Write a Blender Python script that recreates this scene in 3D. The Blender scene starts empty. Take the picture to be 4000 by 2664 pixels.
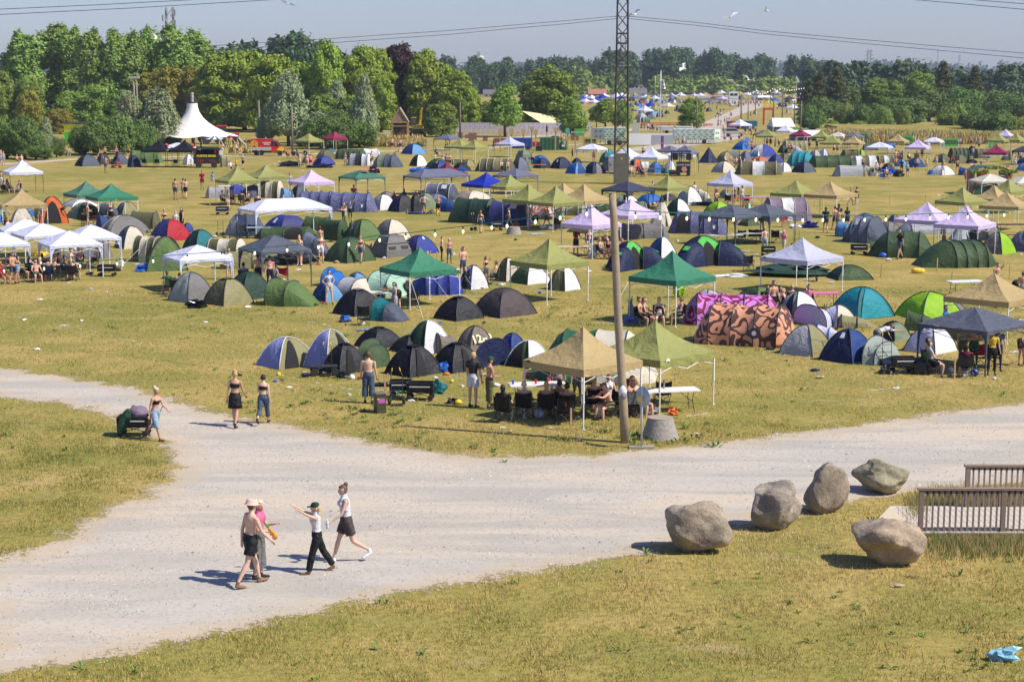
import bpy,bmesh,math,random
import numpy as np
from mathutils import Vector,Matrix,noise
R=math.radians;PI=math.pi
rng=random.Random(7)
sc=bpy.context.scene
COL=sc.collection
FPX=6900.0;CX,CY=2000.0,1332.0;HOR=280.0;CH=11.2
TH=math.atan((CY-HOR)/FPX);ST,CT=math.sin(TH),math.cos(TH)
TL={'Z1':(0,0,2.354),'Z2':(1000,0,2.354),'Z3':(2000,0,2.354),'Z4':(3000,0,2.354),
 'G':(1000,1250,2.6133),'H':(1900,1250,2.6133),'P':(850,1850,3.2667),'R':(2500,1750,1.57),
 'S':(3400,1250,3.92),'W':(400,1400,3.3643),'F':(0,0,.5885)}
for i in range(5):
 TL['A%d'%i]=(800*i,500,2.9037);TL['B%d'%i]=(800*i,900,2.9037)
def T(t,x,y):
 a=TL[t];return a[0]+x/a[2],a[1]+y/a[2]
def gp(X,Y,z=0.0):
 u=(X-CX)/FPX;v=(Y-CY)/FPX
 t=(CH-z)/(ST+v*CT)
 return Vector((u*t,(CT-v*ST)*t,z))
def scl(Y):
 return FPX/((CH)/(ST+(Y-CY)/FPX*CT))
def zat(Y,wy):
 v=(Y-CY)/FPX
 return CH-wy*(ST+v*CT)/(CT-v*ST)
def at(X,Y,wy):
 u=(X-CX)/FPX;v=(Y-CY)/FPX
 t=wy/(CT-v*ST)
 return Vector((u*t,wy,CH-(ST+v*CT)*t))
def proj(p):
 x,y,z=p[0],p[1],p[2]-CH
 f=y*CT-z*ST;up=y*ST+z*CT
 return CX+FPX*x/f,CY-FPX*up/f
class MB:
 def __init__(s): s.v=[];s.f=[];s.m=[]
 def add(s,vs,fs,m=0):
  n=len(s.v);s.v.extend([tuple(p) for p in vs]);s.f.extend([tuple(i+n for i in f) for f in fs]);s.m.extend([m]*len(fs));return s
 def box(s,c,d,m=0,rz=0.0,tilt=None):
  x,y,z=d[0]/2,d[1]/2,d[2]/2
  q=[Vector((a*x,b*y,g*z)) for a in(-1,1) for b in(-1,1) for g in(-1,1)]
  M=Matrix.Rotation(rz,3,'Z')
  if tilt: M=M@Matrix.Rotation(tilt[0],3,'X')@Matrix.Rotation(tilt[1],3,'Y')
  c=Vector(c);q=[M@p+c for p in q]
  return s.add(q,[(0,1,3,2),(4,6,7,5),(0,4,5,1),(2,3,7,6),(0,2,6,4),(1,5,7,3)],m)
 def tube(s,pts,r,n=6,m=0,cap=True):
  pts=[Vector(p) for p in pts];k=len(pts)
  rs=r if isinstance(r,(list,tuple)) else [r]*k
  vs=[];fs=[];ref=None
  for i,p in enumerate(pts):
   d=(pts[min(i+1,k-1)]-pts[max(i-1,0)])
   if d.length<1e-9: d=Vector((0,0,1))
   d.normalize()
   if ref is None: ref=Vector((1,0,0)) if abs(d.x)<.8 else Vector((0,1,0))
   a=(ref-d*ref.dot(d))
   if a.length<1e-5: a=d.orthogonal()
   a.normalize();b=d.cross(a);ref=a
   for j in range(n):
    t=2*PI*j/n;vs.append(p+(a*math.cos(t)+b*math.sin(t))*rs[i])
  for i in range(k-1):
   for j in range(n):
    fs.append((i*n+j,i*n+(j+1)%n,(i+1)*n+(j+1)%n,(i+1)*n+j))
  if cap: fs.append(tuple(range(n-1,-1,-1)));fs.append(tuple((k-1)*n+j for j in range(n)))
  return s.add(vs,fs,m)
 def bar(s,a,b,r,n=4,m=0): return s.tube([a,b],r,n,m)
 def lathe(s,prof,c=(0,0,0),n=16,m=0,sx=1,sy=1,axis='z'):
  vs=[];fs=[];k=len(prof)
  for r,z in prof:
   for j in range(n):
    t=2*PI*j/n
    p=(r*math.cos(t)*sx,r*math.sin(t)*sy,z)
    if axis=='x': p=(z,p[0],p[1])
    elif axis=='y': p=(p[0],z,p[1])
    vs.append((p[0]+c[0],p[1]+c[1],p[2]+c[2]))
  for i in range(k-1):
   for j in range(n): fs.append((i*n+j,i*n+(j+1)%n,(i+1)*n+(j+1)%n,(i+1)*n+j))
  fs.append(tuple(range(n-1,-1,-1)));fs.append(tuple((k-1)*n+j for j in range(n)))
  return s.add(vs,fs,m)
 def blob(s,c,r,m=0,n=8,nz=5,amp=.12,seed=0):
  vs=[];fs=[];r=r if isinstance(r,(list,tuple)) else (r,r,r)
  for i in range(nz+1):
   a=-PI/2+PI*i/nz
   for j in range(n):
    t=2*PI*j/n;d=Vector((math.cos(a)*math.cos(t),math.cos(a)*math.sin(t),math.sin(a)))
    k=1+amp*noise.noise(d*2.3+Vector((seed,seed*.7,0)))*2
    vs.append((c[0]+d.x*r[0]*k,c[1]+d.y*r[1]*k,c[2]+d.z*r[2]*k))
  for i in range(nz):
   for j in range(n): fs.append((i*n+j,i*n+(j+1)%n,(i+1)*n+(j+1)%n,(i+1)*n+j))
  return s.add(vs,fs,m)
 def mesh(s,name,mats,smooth=False,auto=None):
  me=bpy.data.meshes.new(name);me.from_pydata(s.v,[],s.f)
  for m in mats: me.materials.append(m)
  if len(mats)>1: me.polygons.foreach_set('material_index',s.m)
  if smooth: me.polygons.foreach_set('use_smooth',[True]*len(s.f))
  me.update()
  if auto: me.set_sharp_from_angle(angle=R(auto))
  return me
 def build(s,name,mats,parent=None,smooth=False,auto=None,loc=None):
  if not isinstance(mats,(list,tuple)): mats=[mats]
  o=bpy.data.objects.new(name,s.mesh(name,mats,smooth,auto));COL.objects.link(o)
  if parent: o.parent=parent
  if loc: o.location=loc
  return o
def link(name,me,parent=None,loc=None):
 o=bpy.data.objects.new(name,me);COL.objects.link(o)
 if parent: o.parent=parent
 if loc: o.location=loc
 return o
THINGS=[]
def thing(name,label,cat,loc=(0,0,0),rz=0,group=None,fixed=False):
 o=bpy.data.objects.new(name,None);COL.objects.link(o);o.empty_display_size=.2
 o.location=loc;o.rotation_euler=(0,0,rz);tag(o,label,cat,group,fixed);return o
def tag(o,label,cat,group=None,fixed=False):
 o['category']=cat;o['label']=label
 if group: o['group']=group
 THINGS.append([o,label,fixed]);return o
def struct(o,kind='structure',label=None):
 o['kind']=kind
 if label: o['label']=label
 return o
def copytree(o,parent=None):
 c=o.copy();COL.objects.link(c);c.parent=parent
 for ch in list(o.children): copytree(ch,c)
 return c
def newmat(name):
 m=bpy.data.materials.new(name);m.use_nodes=True;nt=m.node_tree
 return m,nt,nt.nodes,nt.links,nt.nodes['Principled BSDF']
def srgb(c):
 return tuple(((x/255)/12.92 if x/255<=.04045 else ((x/255+.055)/1.055)**2.4) for x in c)+(1,)
MC={}
def plain(name,c,rough=.6,metal=0,var=.12,scale=6,bump=0,emit=None,alpha=None,spec=None):
 if name in MC: return MC[name]
 m,nt,N,Lk,P=newmat(name)
 P.inputs['Roughness'].default_value=rough;P.inputs['Metallic'].default_value=metal
 if spec is not None: P.inputs['Specular IOR Level'].default_value=spec
 tc=N.new('ShaderNodeTexCoord');nz=N.new('ShaderNodeTexNoise');nz.inputs['Scale'].default_value=scale;nz.inputs['Detail'].default_value=5
 Lk.new(tc.outputs['Object'],nz.inputs['Vector'])
 mx=N.new('ShaderNodeMix');mx.data_type='RGBA'
 mx.inputs[6].default_value=tuple(x*(1-var) for x in c[:3])+(1,);mx.inputs[7].default_value=tuple(min(1,x*(1+var)) for x in c[:3])+(1,)
 Lk.new(nz.outputs['Fac'],mx.inputs[0]);Lk.new(mx.outputs[2],P.inputs['Base Color'])
 if bump:
  b=N.new('ShaderNodeBump');b.inputs['Strength'].default_value=bump;b.inputs['Distance'].default_value=.05
  Lk.new(nz.outputs['Fac'],b.inputs['Height']);Lk.new(b.outputs[0],P.inputs['Normal'])
 if emit: P.inputs['Emission Color'].default_value=emit;P.inputs['Emission Strength'].default_value=1.5
 if alpha: P.inputs['Alpha'].default_value=alpha
 MC[name]=m;return m
CC={'navy':(26,38,78),'blue':(30,66,132),'royal':(44,62,150),'bright':(20,104,190),'lblue':(96,148,196),'teal':(18,110,118),'turq':(20,140,155),
 'green':(62,86,52),'dkgreen':(34,66,52),'leaf':(92,118,66),'olive':(96,96,66),'khaki':(142,138,98),'sage':(118,134,112),'mint':(164,204,184),
 'grey':(118,118,118),'lgrey':(166,170,176),'slate':(76,86,104),'bluegrey':(104,112,134),'charcoal':(48,50,56),'black':(24,25,30),'white':(222,224,230),
 'cream':(206,200,184),'sand':(176,158,140),'taupe':(122,114,104),'brown':(76,66,68),'purple':(84,74,104),'mauve':(128,112,134),'lilac':(140,148,204),
 'orange':(206,98,36),'red':(170,28,44),'coral':(180,106,84),'lime':(140,190,30),'vgreen':(80,190,80),'silver':(150,162,156),'lavender':(196,198,226),
 'tgreen':(40,96,66),'indigo':(58,62,122),'denim':(74,92,118),'ltdenim':(150,176,200),'pink':(204,110,150),'maroon':(104,28,48),'yellow':(206,180,40),
 'c_green':(148,152,88),'c_tan':(178,158,112),'c_white':(216,221,246),'c_pink':(206,190,230),'c_navy':(62,66,90),'c_grey':(106,110,134),
 'c_burg':(110,30,58),'c_blue':(20,46,168),'c_sea':(58,128,100),'c_dull':(76,122,104),'c_black':(26,27,34),'c_lgrey':(186,190,216),'c_crim':(140,34,76),
 'c_slate':(88,94,110),'c_cream':(212,208,196)}
def cloth(name,trans=.16,wr=.6):
 key='cloth_'+name
 if key in MC: return MC[key]
 c=srgb(CC[name]);m,nt,N,Lk,P=newmat(key)
 P.inputs['Roughness'].default_value=.62;P.inputs['Specular IOR Level'].default_value=.35
 tc=N.new('ShaderNodeTexCoord')
 oi=N.new('ShaderNodeObjectInfo')
 va=N.new('ShaderNodeVectorMath');va.operation='ADD';Lk.new(tc.outputs['Object'],va.inputs[0]);Lk.new(oi.outputs['Random'],va.inputs[1])
 n1=N.new('ShaderNodeTexNoise');n1.inputs['Scale'].default_value=1.6;n1.inputs['Detail'].default_value=3;n1.inputs['Distortion'].default_value=1.2;Lk.new(va.outputs[0],n1.inputs['Vector'])
 n2=N.new('ShaderNodeTexNoise');n2.inputs['Scale'].default_value=7;n2.inputs['Detail'].default_value=3;n2.inputs['Distortion'].default_value=1.5;Lk.new(va.outputs[0],n2.inputs['Vector'])
 hs=N.new('ShaderNodeHueSaturation');hs.inputs['Color'].default_value=c
 mr=N.new('ShaderNodeMapRange');mr.inputs[3].default_value=.86;mr.inputs[4].default_value=1.12;Lk.new(n1.outputs['Fac'],mr.inputs[0]);Lk.new(mr.outputs[0],hs.inputs['Value'])
 Lk.new(hs.outputs[0],P.inputs['Base Color'])
 ad=N.new('ShaderNodeMath');ad.operation='MULTIPLY_ADD';ad.inputs[1].default_value=.35;Lk.new(n2.outputs['Fac'],ad.inputs[0]);Lk.new(n1.outputs['Fac'],ad.inputs[2])
 b=N.new('ShaderNodeBump');b.inputs['Strength'].default_value=wr;b.inputs['Distance'].default_value=.16
 Lk.new(ad.outputs[0],b.inputs['Height']);Lk.new(b.outputs[0],P.inputs['Normal'])
 tr=N.new('ShaderNodeBsdfTranslucent');Lk.new(hs.outputs[0],tr.inputs['Color']);Lk.new(b.outputs[0],tr.inputs['Normal'])
 ms=N.new('ShaderNodeMixShader');ms.inputs[0].default_value=trans
 Lk.new(P.outputs[0],ms.inputs[1]);Lk.new(tr.outputs[0],ms.inputs[2]);Lk.new(ms.outputs[0],N['Material Output'].inputs[0])
 MC[key]=m;return m
def pattern(name,ca,cb,scale,lo,hi,dist=1.5,kind='noise'):
 key='pat_'+name
 if key in MC: return MC[key]
 m,nt,N,Lk,P=newmat(key);P.inputs['Roughness'].default_value=.6
 tc=N.new('ShaderNodeTexCoord');
 if kind=='wave':
  n=N.new('ShaderNodeTexNoise');n.inputs['Scale'].default_value=scale;n.inputs['Detail'].default_value=0;n.inputs['Distortion'].default_value=dist
  Lk.new(tc.outputs['Object'],n.inputs['Vector'])
  q=N.new('ShaderNodeMath');q.operation='MULTIPLY';q.inputs[1].default_value=20;Lk.new(n.outputs['Fac'],q.inputs[0])
  w=N.new('ShaderNodeMath');w.operation='SINE';Lk.new(q.outputs[0],w.inputs[0]);out=w.outputs[0]
 else:
  n=N.new('ShaderNodeTexNoise');n.inputs['Scale'].default_value=scale;n.inputs['Detail'].default_value=2;n.inputs['Distortion'].default_value=dist
  Lk.new(tc.outputs['Object'],n.inputs['Vector']);out=n.outputs['Fac']
 r=N.new('ShaderNodeMapRange');r.inputs[1].default_value=lo;r.inputs[2].default_value=hi;Lk.new(out,r.inputs[0])
 mx=N.new('ShaderNodeMix');mx.data_type='RGBA';mx.inputs[6].default_value=srgb(ca);mx.inputs[7].default_value=srgb(cb)
 Lk.new(r.outputs[0],mx.inputs[0]);Lk.new(mx.outputs[2],P.inputs['Base Color'])
 b=N.new('ShaderNodeTexNoise');b.inputs['Scale'].default_value=2;b.inputs['Distortion'].default_value=1;Lk.new(tc.outputs['Object'],b.inputs['Vector'])
 bb=N.new('ShaderNodeBump');bb.inputs['Strength'].default_value=.3;bb.inputs['Distance'].default_value=.1;Lk.new(b.outputs['Fac'],bb.inputs['Height']);Lk.new(bb.outputs[0],P.inputs['Normal'])
 MC[key]=m;return m
def M(c):
 if c=='pflake': return pattern('flake',(38,38,84),(150,156,196),14,.5,.62,3)
 if c=='porange': return pattern('swirl_orange',(78,44,42),(206,146,112),1.9,-.05,.05,.6,'wave')
 if c=='pmag': return pattern('swirl_magenta',(120,20,60),(196,120,206),1.9,-.05,.05,.6,'wave')
 if c=='pcoral': return pattern('swirl_coral',(206,196,196),(190,96,70),1.6,-.1,.1,1.0,'wave')
 return cloth(c)
steel=plain('white_steel',(.72,.73,.75),.4,0,.06);dsteel=plain('dark_steel',(.035,.035,.04),.5,0,.1)
blackm=plain('black_plastic',(.02,.02,.022),.55);rubber=plain('rubber',(.025,.025,.025),.8)
whitep=plain('white_plastic',(.78,.79,.8),.4,0,.05);wood=plain('pale_wood',(.45,.3,.14),.8,0,.25,20)
woodd=plain('grey_wood',(.2,.17,.13),.85,0,.3,9,.3);yellowp=plain('yellow_paint',(.75,.5,.03),.5)
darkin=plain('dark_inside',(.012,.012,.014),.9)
sc.render.engine='CYCLES'
w=bpy.data.worlds.new("World");sc.world=w;w.use_nodes=True
nt=w.node_tree;sky=nt.nodes.new('ShaderNodeTexSky');sky.sky_type='NISHITA';sky.sun_disc=False
SUN_EL=48;SUN_AZ=109
sky.sun_elevation=R(SUN_EL);sky.sun_rotation=R(SUN_AZ);sky.air_density=1.0;sky.dust_density=.5;sky.ozone_density=1.0
hsv=nt.nodes.new('ShaderNodeMix');hsv.data_type='RGBA';hsv.blend_type='MULTIPLY';hsv.inputs[0].default_value=1;hsv.inputs[7].default_value=(.70,.765,1.13,1)
nt.links.new(sky.outputs[0],hsv.inputs[6]);nt.links.new(hsv.outputs[2],nt.nodes['Background'].inputs[0]);nt.nodes['Background'].inputs[1].default_value=.095
sl=bpy.data.lights.new('sun','SUN');sl.energy=4.9;sl.angle=R(.7);sl.color=(1,.91,.77)
so=bpy.data.objects.new('sun',sl);COL.objects.link(so)
d=Vector((math.sin(R(SUN_AZ))*math.cos(R(SUN_EL)),math.cos(R(SUN_AZ))*math.cos(R(SUN_EL)),math.sin(R(SUN_EL))))
so.rotation_euler=d.to_track_quat('Z','Y').to_euler()
cam=bpy.data.cameras.new('camera');co=bpy.data.objects.new('camera',cam);COL.objects.link(co);sc.camera=co
cam.sensor_width=36;cam.lens=36*FPX/4000;cam.clip_end=20000;cam.clip_start=.5
co.location=(0,0,CH);co.rotation_euler=(PI/2-TH,0,0)
sc.view_settings.view_transform='Standard';sc.view_settings.look='None';sc.view_settings.exposure=.32;sc.view_settings.gamma=1
cy=sc.cycles;cy.max_bounces=6;cy.diffuse_bounces=3;cy.glossy_bounces=2;cy.transmission_bounces=3;cy.volume_bounces=0;cy.transparent_max_bounces=6;sc.render.resolution_x=1024;sc.render.resolution_y=681
def F2(x,y): return gp(x/.5885,y/.5885)
path_px=[(-60,838),(0,845),(150,865),(300,890),(420,925),(520,955),(640,975),(720,990),(900,1022),(1080,1050),(1250,1048),(1400,1042),(1600,1022),(1800,1000),(2000,972),(2200,945),(2354,926),(2480,908),
 (2480,1112),(2354,1110),(2230,1122),(2110,1128),(2000,1145),(1900,1165),(1700,1205),(1540,1252),(1400,1290),(1200,1318),(1000,1352),(800,1388),(500,1455),(200,1520),(0,1545),(-80,1552),
 (-80,1300),(0,1282),(110,1255),(160,1225),(230,1175),(330,1140),(390,1100),(402,1060),(370,1020),(280,960),(150,930),(0,915),(-60,905)]
PW=np.array([[p.x,p.y] for p in (F2(*q) for q in path_px)])
def sdist(P,poly):
 P=np.asarray(P);n=len(poly);ins=np.zeros(len(P),bool);dm=np.full(len(P),1e9)
 for i in range(n):
  a=poly[i];b=poly[(i+1)%n]
  c=((a[1]>P[:,1])!=(b[1]>P[:,1]))
  xi=(b[0]-a[0])*(P[:,1]-a[1])/(b[1]-a[1]+1e-12)+a[0]
  ins^=c&(P[:,0]<xi)
  ab=b-a;t=np.clip(((P-a)@ab)/(ab@ab),0,1);dd=np.hypot(*(P-a-np.outer(t,ab)).T);dm=np.minimum(dm,dd)
 return np.where(ins,dm,-dm)
def grass_material():
 m,nt,N,Lk,P=newmat('grass_ground');P.inputs['Roughness'].default_value=.95;P.inputs['Specular IOR Level'].default_value=.1
 tc=N.new('ShaderNodeTexCoord')
 def nz(s,d=4,dist=0,sx=1,sy=1):
  mp=N.new('ShaderNodeMapping');mp.inputs['Scale'].default_value=(sx,sy,1);Lk.new(tc.outputs['Object'],mp.inputs[0])
  n=N.new('ShaderNodeTexNoise');n.inputs['Scale'].default_value=s;n.inputs['Detail'].default_value=d;n.inputs['Distortion'].default_value=dist;Lk.new(mp.outputs[0],n.inputs['Vector']);return n.outputs['Fac']
 def ramp(f,lo,hi,a,b):
  r=N.new('ShaderNodeMapRange');r.inputs[1].default_value=lo;r.inputs[2].default_value=hi;r.inputs[3].default_value=a;r.inputs[4].default_value=b;Lk.new(f,r.inputs[0]);return r.outputs[0]
 def mix(f,a,b):
  x=N.new('ShaderNodeMix');x.data_type='RGBA'
  if isinstance(f,float): x.inputs[0].default_value=f
  else: Lk.new(f,x.inputs[0])
  for i,c in((6,a),(7,b)):
   if isinstance(c,tuple): x.inputs[i].default_value=c
   else: Lk.new(c,x.inputs[i])
  return x.outputs[2]
 big=nz(.05,5,.4,.7,1.0);mid=nz(.35,5,.5);fine=nz(5,6,.3);vf=nz(26,4,0)
 base=mix(ramp(big,.40,.62,0,1),(.43,.315,.10,1),(.255,.235,.05,1))
 base=mix(ramp(mid,.44,.66,0,.75),base,(.17,.19,.035,1))
 base=mix(ramp(mid,.47,.32,0,.55),base,(.48,.36,.14,1))
 base=mix(ramp(fine,.40,.66,0,.6),base,(.085,.085,.016,1))
 base=mix(ramp(vf,.42,.7,0,.55),base,(.46,.38,.14,1))
 bare=nz(.22,4,1.2,1,1.6);base=mix(ramp(bare,.62,.75,0,.5),base,(.47,.37,.22,1))
 at_=N.new('ShaderNodeAttribute');at_.attribute_name='edge'
 Lk.new(base,P.inputs['Base Color'])
 b=N.new('ShaderNodeBump');b.inputs['Strength'].default_value=.55;b.inputs['Distance'].default_value=.06
 ad=N.new('ShaderNodeMath');ad.operation='ADD';Lk.new(fine,ad.inputs[0]);Lk.new(vf,ad.inputs[1]);Lk.new(ad.outputs[0],b.inputs['Height']);Lk.new(b.outputs[0],P.inputs['Normal'])
 return m
gmat=grass_material()
g=MB().add([(-6000,-200,0),(6000,-200,0),(6000,9000,0),(-6000,9000,0)],[(0,1,2,3)]).build('ground',gmat);struct(g)
def path_material():
 m,nt,N,Lk,P=newmat('gravel');P.inputs['Roughness'].default_value=.92;P.inputs['Specular IOR Level'].default_value=.15
 tc=N.new('ShaderNodeTexCoord')
 def nz(s,d=4,sx=1,sy=1,dist=0):
  mp=N.new('ShaderNodeMapping');mp.inputs['Scale'].default_value=(sx,sy,1);mp.inputs['Rotation'].default_value=(0,0,-.25);Lk.new(tc.outputs['Object'],mp.inputs[0])
  n=N.new('ShaderNodeTexNoise');n.inputs['Scale'].default_value=s;n.inputs['Detail'].default_value=d;n.inputs['Distortion'].default_value=dist;Lk.new(mp.outputs[0],n.inputs['Vector']);return n.outputs['Fac']
 def ramp(f,lo,hi,a,b):
  r=N.new('ShaderNodeMapRange');r.inputs[1].default_value=lo;r.inputs[2].default_value=hi;r.inputs[3].default_value=a;r.inputs[4].default_value=b;Lk.new(f,r.inputs[0]);return r.outputs[0]
 def mix(f,a,b):
  x=N.new('ShaderNodeMix');x.data_type='RGBA';Lk.new(f,x.inputs[0])
  for i,c in((6,a),(7,b)):
   if isinstance(c,tuple): x.inputs[i].default_value=c
   else: Lk.new(c,x.inputs[i])
  return x.outputs[2]
 big=nz(.16,5,.5,1.3,.8);track=nz(.5,5,.35,1.5,.8);fine=nz(8,8,1,1,.4);peb=nz(30,5)
 c=mix(ramp(big,.36,.62,0,1),(.46,.43,.38,1),(.53,.455,.355,1))
 c=mix(ramp(track,.42,.62,0,.9),c,(.37,.35,.31,1))
 c=mix(ramp(fine,.50,.68,0,.5),c,(.30,.27,.245,1))
 c=mix(ramp(peb,.55,.74,0,.6),c,(.70,.68,.65,1))
 at_=N.new('ShaderNodeAttribute');at_.attribute_name='edge'
 en=nz(1.1,6);
 s=N.new('ShaderNodeMath');s.operation='MULTIPLY_ADD';s.inputs[1].default_value=2.4;s.inputs[2].default_value=-1.2;Lk.new(en,s.inputs[0])
 a=N.new('ShaderNodeMath');a.operation='ADD';Lk.new(s.outputs[0],a.inputs[0]);Lk.new(at_.outputs['Fac'],a.inputs[1])
 f2=N.new('ShaderNodeMath');f2.operation='MULTIPLY_ADD';f2.inputs[1].default_value=1.6;f2.inputs[2].default_value=-.8;Lk.new(fine,f2.inputs[0])
 a2=N.new('ShaderNodeMath');a2.operation='ADD';Lk.new(a.outputs[0],a2.inputs[0]);Lk.new(f2.outputs[0],a2.inputs[1])
 c=mix(ramp(a.outputs[0],1.1,.1,0,.8),c,(.47,.38,.25,1))
 Lk.new(c,P.inputs['Base Color'])
 al=ramp(a2.outputs[0],-.12,.22,0,1)
 Lk.new(al,P.inputs['Alpha'])
 b=N.new('ShaderNodeBump');b.inputs['Strength'].default_value=.3;b.inputs['Distance'].default_value=.02;Lk.new(peb,b.inputs['Height']);Lk.new(b.outputs[0],P.inputs['Normal'])
 return m
pmat=path_material()
def path_mesh(name,poly,x0,x1,y0,y1,st,z):
 nx=int((x1-x0)/st)+1;ny=int((y1-y0)/st)+1
 X,Y=np.meshgrid(np.linspace(x0,x1,nx),np.linspace(y0,y1,ny));Pn=np.stack([X.ravel(),Y.ravel()],1)
 sd=sdist(Pn,poly);keep=sd>-1.3
 idx=-np.ones(len(Pn),int);fs=[]
 for j in range(ny-1):
  for i in range(nx-1):
   q=(j*nx+i,j*nx+i+1,(j+1)*nx+i+1,(j+1)*nx+i)
   if keep[q[0]] or keep[q[1]] or keep[q[2]] or keep[q[3]]: fs.append(q)
 used=sorted({v for f in fs for v in f});mp={v:i for i,v in enumerate(used)}
 me=bpy.data.meshes.new(name);me.from_pydata([(Pn[v,0],Pn[v,1],z) for v in used],[],[tuple(mp[v] for v in f) for f in fs])
 me.materials.append(pmat);A=me.attributes.new('edge','FLOAT','POINT');A.data.foreach_set('value',[float(np.clip(sd[v],-3,3)) for v in used])
 return link(name,me)
struct(path_mesh('path',PW,PW[:,0].min()-1,PW[:,0].max()+1,PW[:,1].min()-1,PW[:,1].max()+1,.3,.004))
_r=np.random.RandomState(3);_n=75000;_y=np.sqrt(_r.uniform(31**2,62**2,_n));_x=_r.uniform(-.31,.31,_n)*_y;_s=sdist(np.stack([_x,_y],1),PW)
_k=(_s>-.5*_r.rand(_n))&(np.array([noise.noise(Vector((a*.5,b*1.1,2))) for a,b in zip(_x,_y)])+_r.uniform(-.35,.35,_n)>.0);_x,_y=_x[_k],_y[_k];_n=len(_x);_q=_r.uniform(.008,.026,_n)*(1+(_r.rand(_n)>.985)*1.2);_a=_r.uniform(0,6.28,_n)
_V=np.zeros((_n,4,3))
for j in range(3): _V[:,j]=np.stack([_x+np.cos(_a+j*2.1)*_q,_y+np.sin(_a+j*2.1)*_q,0*_q+.004],1)
_V[:,3]=np.stack([_x,_y,.004+_q*.9],1);_i=(np.arange(_n)[:,None,None]*4+np.array([[0,1,3],[1,2,3],[2,0,3]])).ravel().astype(np.int32)
_me=bpy.data.meshes.new('gravel_stones');_me.vertices.add(_n*4);_me.vertices.foreach_set('co',_V.ravel());_me.loops.add(len(_i));_me.loops.foreach_set('vertex_index',_i);_me.polygons.add(_n*3);_me.polygons.foreach_set('loop_start',np.arange(0,_n*9,3,dtype=np.int32));_me.update()
for c_ in((.42,.40,.37,1),(.22,.21,.19,1),(.52,.50,.47,1)): _me.materials.append(plain('stone%s'%c_[0],c_,.9))
_me.polygons.foreach_set('material_index',np.repeat(_r.randint(0,3,_n),3).astype(np.int32));struct(link('gravel_stones',_me),'stuff','loose gravel stones lying on the road')
def strip_poly(pts,wd):
 P=[gp(*p) for p in pts];a=[];b=[]
 for i,p in enumerate(P):
  d=(P[min(i+1,len(P)-1)]-P[max(i-1,0)]);d.z=0;d.normalize();n=Vector((-d.y,d.x,0));w_=wd if not isinstance(wd,list) else wd[i]
  a.append(p+n*w_/2);b.append(p-n*w_/2)
 return np.array([[p.x,p.y] for p in a+b[::-1]])
fr=strip_poly([(-150,655),(0,643),(150,633),(300,622),(560,616),(900,610),(1100,606),(1500,592),(1900,578),(2150,568),(2420,560)],3.2)
struct(path_mesh('path',fr,fr[:,0].min()-1,fr[:,0].max()+1,fr[:,1].min()-1,fr[:,1].max()+1,.8,.004))
fr2=strip_poly([(2450,590),(2700,560),(2820,540),(2790,500),(2790,478),(2840,455),(2890,436),(2930,420),(2970,405),(3010,396)],[5,7,8,6,5,5,6,8,10,12])
struct(path_mesh('path',fr2,fr2[:,0].min()-1,fr2[:,0].max()+1,fr2[:,1].min()-1,fr2[:,1].max()+1,1.8,.005))
fr3=strip_poly([(1800,545),(2000,540),(2300,520),(2500,505),(2800,515)],[3,4,6,7,7])
struct(path_mesh('path',fr3,fr3[:,0].min()-1,fr3[:,0].max()+1,fr3[:,1].min()-1,fr3[:,1].max()+1,1.5,.008))
chalk=plain('chalk',(.62,.62,.58),.95,0,.3,30)
def chalk_line(pts,wd=.09):
 m=MB();P=[gp(*p) for p in pts]
 r_=random.Random(len(pts)+int(pts[0][0]))
 for a,b in zip(P,P[1:]):
  L=(b-a).length;k=int(L/.35);d=(b-a).normalized();n=Vector((-d.y,d.x,0))
  for i in range(k):
   if r_.random()<.45: continue
   p=a+d*(L*i/k)+n*r_.uniform(-.04,.04);w_=wd*r_.uniform(.3,1);l=.3*r_.uniform(.3,1)
   z=.012
   m.add([p+n*w_/2+Vector((0,0,z)),p-n*w_/2+Vector((0,0,z)),p-n*w_/2+d*l+Vector((0,0,z)),p+n*w_/2+d*l+Vector((0,0,z))],[(0,1,2,3)])
 struct(m.build('chalk_line',chalk))
for t,pts in [('B0',[(0,935),(100,970),(300,1010)]),('B0',[(760,1085),(1080,1150),(1450,1245),(1900,1345)]),('B0',[(960,850),(1410,935)]),('B0',[(1900,1010),(2260,1085)]),
  ('B1',[(110,1130),(350,1180)]),('B1',[(780,970),(1450,1085)]),('G',[(210,550),(420,610)]),('G',[(610,640),(1000,720)]),('G',[(500,10),(780,70)]),
  ('S',[(0,1085),(400,1030),(800,960),(1180,915)]),('H',[(1020,1120),(1300,1075),(1500,1050)]),('H',[(2352,945),(2000,990)]),('B3',[(1210,1430),(1900,1370)])]:
 chalk_line([T(t,*p) for p in pts])
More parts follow.
